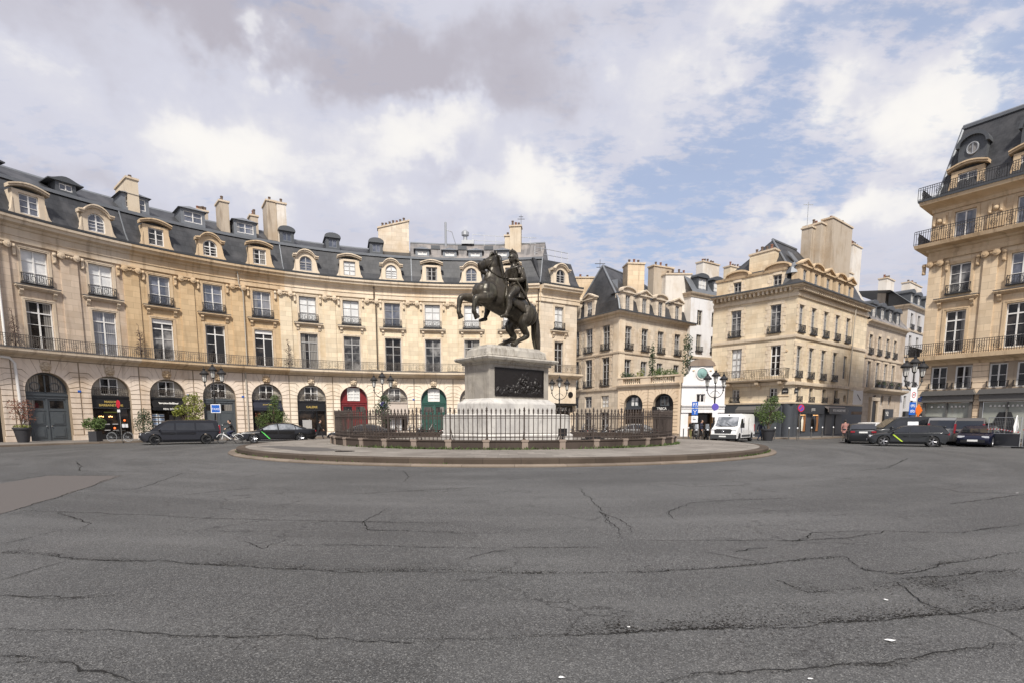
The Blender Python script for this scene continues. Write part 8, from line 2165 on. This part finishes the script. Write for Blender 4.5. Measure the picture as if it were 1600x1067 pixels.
def sign_root(label, pos, h, post=True, name='road_sign', rz=0., r=.035):
    root = thing(name, label, 'sign', tuple(pos), rz)
    if post: b = MB(); b.tube([(0, 0, 0), (0, 0, h)], r, 8); b.build('post', 'fascia_grey', root, 60, world=False)
    return root
def no_parking(root, z, r=.28, y=-.06, dia='sign_violet', ring='sign_red'):
    b = MB(); disc(b, r, y-.012, y+.012, 24, (0, 0, z)); o = b.build('sign_plate', ring, root, 40, world=False)
    b = MB(); disc(b, r*.78, y-.018, y-.013, 24, (0, 0, z)); inst('sign_face', b.mesh('sign_face', dia, 40), o)
    b = MB(); b.obox((0, y-.022, z), (r*.56, 0, r*.56), (0, .003, 0), (-r*.09, 0, r*.09)); inst('sign_bar', b.mesh('sign_bar', ring), o)
def panel(root, name, x, z, w, h, mat, y=-.06, border=None):
    b = MB(); b.box(x-w/2, x+w/2, y-.012, y+.012, z-h/2, z+h/2); o = b.build(name, border or mat, root, world=False)
    if border: b = MB(); b.box(x-w*.42, x+w*.42, y-.018, y-.013, z-h*.42, z+h*.42); inst('panel_face', b.mesh('panel_face', mat), o)
    return o
s = sign_root('no-entry road sign turned edge-on, on a dark post by the parked bicycle', ground(191, 688.5, .145), 2.9, rz=radians(-32)); no_parking(s, 2.75, .30, dia='sign_red'); panel(s, 'lower_panel', 0, 2.25, .42, .2, 'sign_white')
q = LP['a'] + Vector((.35, -.5, 0)); s = sign_root('square blue and white bus sign on the lamp before the grey double door', q, 2.8); o = panel(s, 'sign_plate', 0, 2.55, .82, .72, 'sign_blue', -.06, 'sign_white')
inst('lettering', text_mesh('TAXIS', .24, 'sign_white', .006), o, Matrix.Translation((0, -.085, 2.50)))
q = LP['b'] + Vector((.15, -.35, 0)); s = sign_root('round blue no-parking sign on the lamp behind the left fence', q, 3.3); no_parking(s, 3.0, .42, ring='sign_white'); panel(s, 'lower_panel', 0, 2.35, .4, .5, 'sign_white')
q = LP['d'] + Vector((-.1, -.4, 0)); s = sign_root('faded violet no-parking disc on the lamp beside the white delivery van', q, 3.0); no_parking(s, 2.85, .30, ring='sign_violet'); panel(s, 'lower_panel', 0, 2.25, .45, .55, 'sign_white')
s = sign_root('pair of square blue parking signs over a white panel, on a post by the scooters', along(1085, 46.3, 650), 3.2)
o = panel(s, 'sign_plate', 0, 2.98, .52, .52, 'sign_blue'); inst('lettering', text_mesh('P', .4, 'sign_white', .006), o, Matrix.Translation((-.1, -.08, 2.98))); b = MB(); disc(b, .05, -.085, -.075, 12, (.1, 0, 3.08)); b.tube([(.1, -.08, 3.04), (.1, -.08, 2.92), (.19, -.08, 2.92), (.21, -.08, 2.82)], .02, 4); b.tube([(.08+.09*cos(a), -.08, 2.88+.09*sin(a)) for a in [pi*.6+pi*1.1*i/8 for i in range(9)]], .014, 4); inst('wheelchair_symbol', b.mesh('wheelchair_symbol', 'sign_white'), o)
o = panel(s, 'sign_plate', 0, 2.40, .52, .52, 'sign_blue'); b = MB(); b.tube([(-.14, -.08, 2.56), (0, -.08, 2.40), (.14, -.08, 2.56)], .03, 4); b.tube([(0, -.08, 2.40), (0, -.08, 2.22)], .03, 4); inst('tow_symbol', b.mesh('tow_symbol', 'sign_white'), o)
o = panel(s, 'lower_panel', 0, 1.80, .54, .56, 'sign_white'); b = MB(); b.box(-.16, .1, -.085, -.075, 1.74, 1.80); b.box(-.2, .0, -.085, -.075, 1.9, 1.93); inst('panel_text', b.mesh('panel_text', 'text_dark'), o)
s = sign_root('round red and blue no-parking sign on a thin dark post before the corner column', along(1250, 47.5, 650), 3.0, rz=.2); no_parking(s, 2.75, .32)
q = LP['e'] + Vector((-.25, -.4, 0)); s = sign_root('white 30-zone panel over a blue cycle panel, on the lamp at the golden house', q, 4.2, rz=.3)
o = panel(s, 'zone_panel', 0, 3.60, .60, .95, 'sign_white'); b = MB(); b.tube([(.17*cos(2*pi*i/20), -.08, 3.55+.2*sin(2*pi*i/20)) for i in range(20)], .022, 4, True); inst('zone_ring', b.mesh('zone_ring', 'sign_red', 60), o); inst('lettering', text_mesh('30', .18, 'text_dark', .005), o, Matrix.Translation((0, -.08, 3.55)))
o = panel(s, 'cycle_panel', 0, 2.55, .62, .92, 'sign_blue'); b = MB()
for z in (2.75, 2.35):
    for x in (-.12, .12): b.tube([(x+.085*cos(2*pi*i/12), -.08, z+.085*sin(2*pi*i/12)) for i in range(12)], .016, 4, True)
    b.tube([(-.12, -.08, z), (0, -.08, z+.12), (.12, -.08, z)], .015, 4)
inst('cycle_symbol', b.mesh('cycle_symbol', 'sign_white', 60), o)
s = sign_root('orange diamond roadworks sign behind the dark grey van', along(1433, 41.8, 650), 2.6, rz=.4); b = MB(); b.obox((0, -.05, 2.45), (.24, 0, .24), (0, .012, 0), (-.24, 0, .24)); b.build('sign_plate', 'orange_sign', s, world=False)
b = MB(); b.box(-.2, .2, -.06, -.04, 1.7, 2.0); b.build('lower_panel', 'orange_sign', s, world=False)
s = sign_root('square white flag sign with a dark stroke, hanging over the side street', along(1340, 56, 625), 2, post=False, name='hanging_sign', rz=-.1)
b = MB(); b.box(-.45, .45, -.05, .05, 3.3, 4.7); b.box(-.75, -.2, -.02, .02, 4.72, 4.78); o = b.build('sign_board', 'sign_white', s, world=False); b = MB(); b.tube([(-.1, -.07, 4.3), (.25, -.07, 3.7)], .03, 4); inst('sign_stroke', b.mesh('sign_stroke', 'text_dark'), o)
b = MB(); b.box(-.5, .5, -.05, .05, 2.3, 2.6); b.build('lower_panel', 'pier_stone', s, world=False)
# ---------------------------------------------------------------- posts, barriers
def bollard(px, Y, lab):
    p = along(px, Y, 670); root = thing('bollard', lab, 'bollard', tuple(p), 0, 'thin dark bollards along the pavement')
    b = MB(); b.lathe([(.045, 0), (.045, .95), (.055, .97), (.055, 1.0)], 10); b.build('post', 'fascia_grey', root, 40, world=False)
    b = MB(); b.lathe([(.056, 1.003), (.06, 1.06), (.03, 1.12), (.005, 1.13)], 10); b.build('cap', 'sign_white', root, 40, world=False)
for px, Y, lab in ((1068, 47.5, 'thin bollard before the white shop\'s left pilaster'), (1076, 48.5, 'thin bollard beside the white shop\'s door'), (1211, 48.0, 'thin bollard just right of the planted pot'), (1233, 46.6, 'thin bollard left of the rounded corner column'), (1246, 46.3, 'thin bollard right of the rounded corner column'), (1268, 49.5, 'thin bollard before the first orange display'), (1285, 51.0, 'thin bollard before the second orange display'), (1302, 52.5, 'thin bollard before the grey shutter')): bollard(px, Y, lab)
def barrier(a, c, lab, tape=True):
    a, c = Vector(a), Vector(c); d = c-a; L = d.length; root = thing('site_barrier', lab, 'barrier', tuple(a), atan2(d.y, d.x), 'grey site barriers by the golden house')
    H = 1.86; b = MB()
    for x in (.03, L-.03): b.tube([(x, 0, .08), (x, 0, H)], .025, 6)
    for z in (.08, .86, H): b.tube([(.03, 0, z), (L-.03, 0, z)], .022, 6)
    b.build('frame', 'galv', root, 60, world=False)
    b = MB(); b.box(.05, L-.05, -.012, .012, .11, .84); b.build('panel', 'hoard', root, world=False)
    b = MB()
    for i in range(int(L/.10)): b.tube([(.05+i*.10, .0, .88), (.05+i*.10, 0, H-.02)], .0045, 3)
    for z in (1.1, 1.35, 1.6): b.tube([(.05, 0, z), (L-.05, 0, z)], .0045, 3)
    b.build('mesh_infill', 'galv', root, world=False)
    for x in (.1, L-.1):
        b = MB(); b.box(x-.12, x+.12, -.35, .35, 0, .09); b.build('foot', 'black_plastic', root, world=False)
    if tape:
        for j, m in ((0, 'tape_red'), (1, 'sign_white')):
            b = MB(); n = 22
            for i in range(j, n, 2):
                f = lambda t: (L*t, -.05-.02*sin(9*t), 1.12-.10*t+.05*sin(5*t))
                p, q = f(i/n), f((i+1)/n); b.add([(p[0], p[1], p[2]-.035), (q[0], q[1], q[2]-.035), (q[0]+.03, q[1], q[2]+.035), (p[0]+.03, p[1], p[2]+.035)], [(0, 1, 2, 3)])
            b.build('warning_tape', m, root, world=False)
    return root
g0 = along(1541, 35.4, 690); g1 = along(1594, 33.4, 690); g2 = along(1660, 31.6, 690)
barrier(g0, g1, 'grey site barrier with red and white tape, next to the dark blue car'); barrier(g1 + Vector((.06, -.05, 0)), g2, 'grey site barrier cut by the right edge of the picture')
b = MB(); q = (g0.lerp(g1, .8)); b.loft([((q.x, q.y-.08, .95), (.20, .1, 0), (0, .03, 0)), ((q.x, q.y-.08, 1.3), (.30, .14, 0), (0, .03, 0)), ((q.x, q.y-.08, 1.75), (.16, .08, 0), (0, .03, 0)), ((q.x, q.y-.08, 2.0), (.06, .03, 0), (0, .02, 0))], 9)
tag(b.build('plastic_bag', 'litter', smooth=60), 'pale plastic bag hung on the top of the site barrier', 'bag')
# ---------------------------------------------------------------- plants in pots
def potted(lab, pos, potr, poth, shape, n, leaf, mat, seed, group=None, round_=True, name='potted_tree', under=None, cat='potted tree', twigs=0, potmat='planter'):
    root = thing(name, lab, cat, tuple(pos), 0, group); p = Vector(pos); b = MB()
    if round_: b.lathe([(potr*.62, 0), (potr*.95, poth*.86), (potr*1.06, poth*.88), (potr*1.06, poth), (potr*.9, poth), (potr*.9, poth*.9), (.01, poth*.9)], 20, tuple(p))
    else: b.box(p.x-potr, p.x+potr, p.y-potr, p.y+potr, p.z, p.z+poth)
    b.build('pot', potmat, root, 40)
    sh = [((p.x+c[0], p.y+c[1], p.z+c[2]), r, w) for c, r, w in shape]
    foliage(n, sh, leaf, seed).build('foliage', mat, root)
    b = MB(); r = random.Random(seed)
    for c, rd, w in shape:
        e = p + Vector(c); b.tube([p + Vector((r.gauss(0, .04), r.gauss(0, .04), poth*.9)), p + Vector((c[0]*.35, c[1]*.35, poth + (c[2]-poth)*.5)), e], [.045, .03, .012], 6)
        for _ in range(twigs):
            q = p + Vector((c[0]*.4, c[1]*.4, poth+(c[2]-poth)*.5)); f = e + Vector((r.uniform(-1, 1)*rd[0], r.uniform(-1, 1)*rd[1], r.uniform(-.8, 1)*rd[2])); b.tube([q, (q+f)/2 + Vector((0, 0, .08)), f], [.018, .012, .005], 4)
    b.build('trunk', 'bark', root, 60)
    if under: foliage(160, [((p.x, p.y, p.z+poth+.08), (potr*.95, potr*.95, .13), 1)], .07, seed+1).build('underplanting', under, root)
    return root
SW = .145
potted('sparse russet-leaved shrub in a tall anthracite pot, at the far left edge', ground(37, 690.5, SW), .52, 1.05, [((0, 0, 2.0), (.75, .6, .55), 1), ((-.25, 0, 2.6), (.65, .5, .5), .8), ((.35, 0, 2.45), (.6, .5, .6), .8), ((.5, 0, 1.7), (.5, .4, .4), .4)], 700, .062, 'leaf_red', 21, under='leaf_yellow', twigs=7)
potted('green fern-like plant in a square black pot, left of the restaurant front', ground(150, 689.0, SW), .30, .75, [((0, 0, 1.2), (.75, .6, .42), 1), ((-.4, 0, 1.35), (.45, .4, .4), .6), ((.35, 0, 1.4), (.5, .4, .4), .6)], 700, .10, 'leaf_green', 22, round_=False, name='potted_plant', cat='potted plant')
potted('rounded dark green shrub in a pot, right of the restaurant front', ground(226, 687.5, SW), .34, .6, [((0, 0, 1.25), (.75, .6, .75), 1), ((.1, 0, 1.95), (.45, .4, .5), .5)], 900, .075, 'leaf_dark', 23, name='potted_plant', cat='potted plant')
potted('loose yellow-green tree rising behind the black van', along(296, 47.2) + Vector((0, 0, SW)), .45, .8, [((-.5, 0, 2.5), (.85, .6, .45), 1), ((.5, 0, 2.2), (.75, .6, .6), 1), ((.2, 0, 3.25), (.7, .5, .5), .9), ((.9, 0, 2.8), (.55, .5, .6), .7), ((-.9, 0, 2.2), (.5, .4, .35), .5), ((.4, 0, 1.5), (.9, .5, .4), .7), ((.65, 0, 3.6), (.35, .3, .3), .3)], 1500, .105, 'leaf_yellow', 24, twigs=5)
potted('bushy green climber in a pot behind the black saloon car', along(425, 51.0) + Vector((0, 0, SW)), .45, .6, [((-.8, 0, 1.5), (.75, .5, .85), 1), ((.2, 0, 2.4), (.65, .5, 1.0), 1), ((.9, 0, 1.6), (.7, .5, .8), .7), ((.35, 0, 3.4), (.40, .35, .55), .5)], 1700, .09, 'leaf_green', 25, twigs=4)
potted('small shrub in a pot at the lamp foot behind the left fence', along(600, 52.6) + Vector((0, 0, SW)), .4, .7, [((0, 0, 2.0), (.8, .5, 1.1), 1), ((.1, 0, 3.3), (.6, .45, .7), .8), ((-.5, 0, 2.6), (.5, .4, .6), .5)], 900, .10, 'leaf_dark', 26, twigs=3)
potted('full green tree in a large anthracite pot, between the white van and the corner column', along(1201, 46.0), .58, 1.0, [((0, 0, 2.2), (.95, .7, .7), 1), ((-.65, 0, 2.4), (.65, .5, .6), .8), ((.75, 0, 1.95), (.65, .5, .55), .8), ((.1, 0, 3.0), (.75, .6, .5), .9), ((.35, 0, 3.4), (.40, .35, .35), .4), ((-.3, 0, 1.6), (.6, .5, .35), .4)], 1900, .085, 'leaf_green', 27, twigs=4)
sh = [((0, 0, 0), (.28, .2, .35), 1)]
w = thing('wall_plant', 'small dry brown plant hanging on the pier behind the black saloon car', 'plant', tuple(ARC.at(BAY*3.78, 2.2, .15))); p = w.location; foliage(120, [(tuple(p), (.30, .15, .40), 1)], .08, 30).build('foliage', 'leaf_red', w)
# ---------------------------------------------------------------- litter
def litter(lab, px, py, sz, seed, z=0.):
    p = ground(px, py, z); r = random.Random(seed); b = MB(); n = 7; sz *= .6; vs = [(p.x, p.y, z+.012+.006*r.random())]
    for i in range(n): a = 2*pi*i/n; q = sz*r.uniform(.5, 1.1); vs.append((p.x+q*cos(a)*1.4, p.y+q*sin(a), z+.010+.006*r.random()))
    b.add(vs, [(0, i+1, (i+1) % n+1) for i in range(n)]); tag(b.build('litter', 'litter'), lab, 'litter')
litter('torn white paper scrap on the asphalt, lower right', 1391, 1002, .055, 1); litter('small pale spot of litter near the bottom edge, right of centre', 877, 1060, .03, 2); litter('crumpled white bag at the foot of the island kerb', 1066, 718, .14, 3, .05)
litter('pale flat scrap on the coarse dark asphalt band, right side', 1385, 938, .035, 4); litter('tiny white scrap on the asphalt seam right of centre', 982, 981, .02, 5); litter('tiny pale scrap at the bottom edge, right half', 1266, 1062, .022, 6); litter('tiny white scrap on open asphalt at the right', 1589, 770, .05, 7)
# ---------------------------------------------------------------- people (local frame: x ahead, y left, z up)
def person(label, pos, heading, J, top, legs, hair='hair', h=1.72, hat=None, coat=None, group=None):
    """J: joint positions; one continuous remeshed body, coloured by the limb each face belongs to"""
    root = thing('person', label, 'person', tuple(pos), heading, group); b = MB(); S = []
    def seg(pts, rr, m, n=10): limb(b, pts, rr, n); S.extend([(Vector(pts[i]), Vector(pts[i+1]), m, max(rr[i], rr[i+1])) for i in range(len(pts)-1)])
    hip, chest, neck, head = (Vector(J[k]) for k in ('hip', 'chest', 'neck', 'head'))
    up = (chest-hip).normalized()
    b.loft([(hip-up*.10, (0, .13, 0), (.09, 0, 0)), (hip, (0, .175, 0), (.125, 0, 0)), (hip.lerp(chest, .45), (0, .155, 0), (.11, 0, 0)), (chest, (0, .19, 0), (.125, 0, 0)), (chest+up*.13, (0, .20, 0), (.10, 0, 0)), (neck, (0, .07, 0), (.07, 0, 0)), (neck+up*.08, (0, .055, 0), (.058, 0, 0))], 16)
    S.append((hip-up*.08, hip, 1, .15)); S.append((hip+up*.05, chest+up*.12, 0, .2)); S.append((neck, head, 2, .06))
    b.ball(tuple(head), .105, 14, 1.0, .80, 1.22); f = Vector((1, 0, 0)); b.ball(tuple(head+Vector((.03, 0, -.085))), .06, 8)
    b.ball(tuple(head+Vector((.108, 0, -.015))), .020, 6, 1, .8, 1.4); b.ball(tuple(head+Vector((.095, 0, -.068))), .020, 6, .6, 1.3, .5)
    for s in (-1, 1): b.ball(tuple(head+Vector((.0, s*.085, -.01))), .025, 6, .7, .5, 1.2); b.ball(tuple(head+Vector((.088, s*.035, .012))), .014, 6)
    for s, k in ((1, 'l'), (-1, 'r')):
        hp, kn, an = Vector(J['h'+k]), Vector(J['k'+k]), Vector(J['a'+k]); seg([hp, hp.lerp(kn, .5), kn, kn.lerp(an, .35), an], [.095, .082, .062, .060, .042], 1)
        fw = Vector(J.get('f'+k, (1, 0, -.1))).normalized(); seg([an-fw*.05-Vector((0, 0, .04)), an+fw*.07-Vector((0, 0, .045)), an+fw*.18-Vector((0, 0, .06))], [.042, .043, .028], 3, 8)
        sh, el, wr = Vector(J['s'+k]), Vector(J['e'+k]), Vector(J['w'+k]); seg([sh, sh.lerp(el, .5), el, el.lerp(wr, .6), wr], [.068, .058, .046, .042, .030], 0)
        d = (wr-el).normalized(); sd_ = Vector((0, s, 0)) - d*d.y*s; sd_ = sd_.normalized() if sd_.length > .1 else Vector((1, 0, 0)); nrm = d.cross(sd_)
        seg([wr, wr+d*.04, wr+d*.085], [.030, .040, .034], 2, 8)
        for q in range(4):
            o = wr+d*.08 + nrm*(.033-.022*q); L = (.070, .080, .074, .058)[q]; seg([o, o+d*L*.6-sd_*.01, o+d*L-sd_*.025], [.0115, .011, .008], 2, 6)
        o = wr+d*.03 + nrm*.035; seg([o, o+d*.03+nrm*.025, o+d*.065+nrm*.030], [.013, .012, .009], 2, 6)
    if coat:                                            # skirt of a long coat
        z = coat; b.loft([(hip+up*.10, (0, .17, 0), (.13, 0, 0)), (hip-Vector((0, 0, .12)), (0, .20, 0), (.17, 0, 0)), (Vector((hip.x-.02, hip.y, z)), (0, .22, 0), (.21, 0, 0))], 16)
        S.append((hip, Vector((hip.x, hip.y, z+.02)), 0, .22))
    o = remeshed(b, 'body', 'skin', root, .0125, 2, .4); me = o.data; me.materials.clear()
    for m in (top, legs, 'skin', 'shoe'): me.materials.append(MT[m])
    for p in me.polygons:
        c = p.center; best = 1e9
        for a, e, m, rr in S:
            t = max(0, min(1, (c-a).dot(e-a)/max(1e-9, (e-a).length_squared))); q = (c-(a+(e-a)*t)).length/rr
            if q < best: best = q; mi = m
        if (c-head).length < .165: mi = 2
        if coat and mi == 1 and c.z > coat: mi = 0
        p.material_index = mi
    b = MB(); b.ball(tuple(head+Vector((-.018, 0, .028))), .112, 12, 1.0, .86, 1.10)
    b.v = [v if not (v[0] > head.x+.045 and v[2] < head.z+.055) else (head.x+.02, v[1]*.9, max(v[2], head.z+.05)) for v in b.v]
    b.build('hair', hat or hair, root, 60, world=False)
    return root
def walker(st=.30, sw=.22, lean=.03, h=1.):
    k = h; J = dict(hip=(0, 0, .95*k), chest=(lean, 0, 1.28*k), neck=(lean+.02, 0, 1.47*k), head=(lean+.05, 0, 1.62*k))
    for n, s, d in (('l', 1, 1), ('r', -1, -1)):
        J['h'+n] = (0, s*.09, .92*k); J['k'+n] = (st*.45*d+.04, s*.09, .50*k); J['a'+n] = (st*d - (.08 if d < 0 else 0), s*.09, .09+(.05 if d < 0 else 0)); J['f'+n] = (1, 0, -.1 if d > 0 else -.45)
        J['s'+n] = (lean, s*.20, 1.42*k); J['e'+n] = (lean-sw*d*.5, s*.25, 1.14*k); J['w'+n] = (lean-sw*d+.08, s*.24, .90*k)
    return J
def rider_pose():
    J = dict(hip=(-.22, 0, .95), chest=(-.10, 0, 1.28), neck=(-.04, 0, 1.46), head=(.02, 0, 1.61))
    for n, s, kn, an in (('l', 1, (.18, .10, .78), (-.16, .11, .50)), ('r', -1, (.10, -.10, .66), (.05, -.11, .31))):
        J['h'+n] = (-.20, s*.09, .93); J['k'+n] = kn; J['a'+n] = an; J['s'+n] = (-.09, s*.19, 1.40); J['e'+n] = (.08, s*.27, 1.17); J['w'+n] = (.24, s*.27, 1.10)
    return J
person('cyclist all in black riding the white framed city bike', CY, face_left(358, 40), rider_pose(), 'cloth_black', 'cloth_navy', hat='cloth_black')
person('pedestrian in dark clothes and blue trousers walking behind the white van', along(1189, 46.8), radians(20), walker(.28, .2), 'cloth_navy', 'cloth_denim')
person('pedestrian in a dusty rose coat and sand trousers at the street mouth', along(1321, 46.0), radians(60), walker(.26, .12, .05), 'cloth_rose', 'cloth_sand', coat=.66)
person('pedestrian in black, striding behind the black saloon car\'s boot', along(498, 49.5), radians(10), walker(.34, .25, .06), 'cloth_black', 'cloth_black')
person('person in dark jacket and khaki trousers standing at the white shop\'s wooden door', along(1080, 49.5), radians(200), walker(.06, .05, 0), 'cloth_black', 'cloth_khaki')
person('person in a dark jacket standing behind the scooters by the white shop', along(1096, 49.0), radians(320), walker(.08, .05, 0), 'cloth_navy', 'cloth_black')
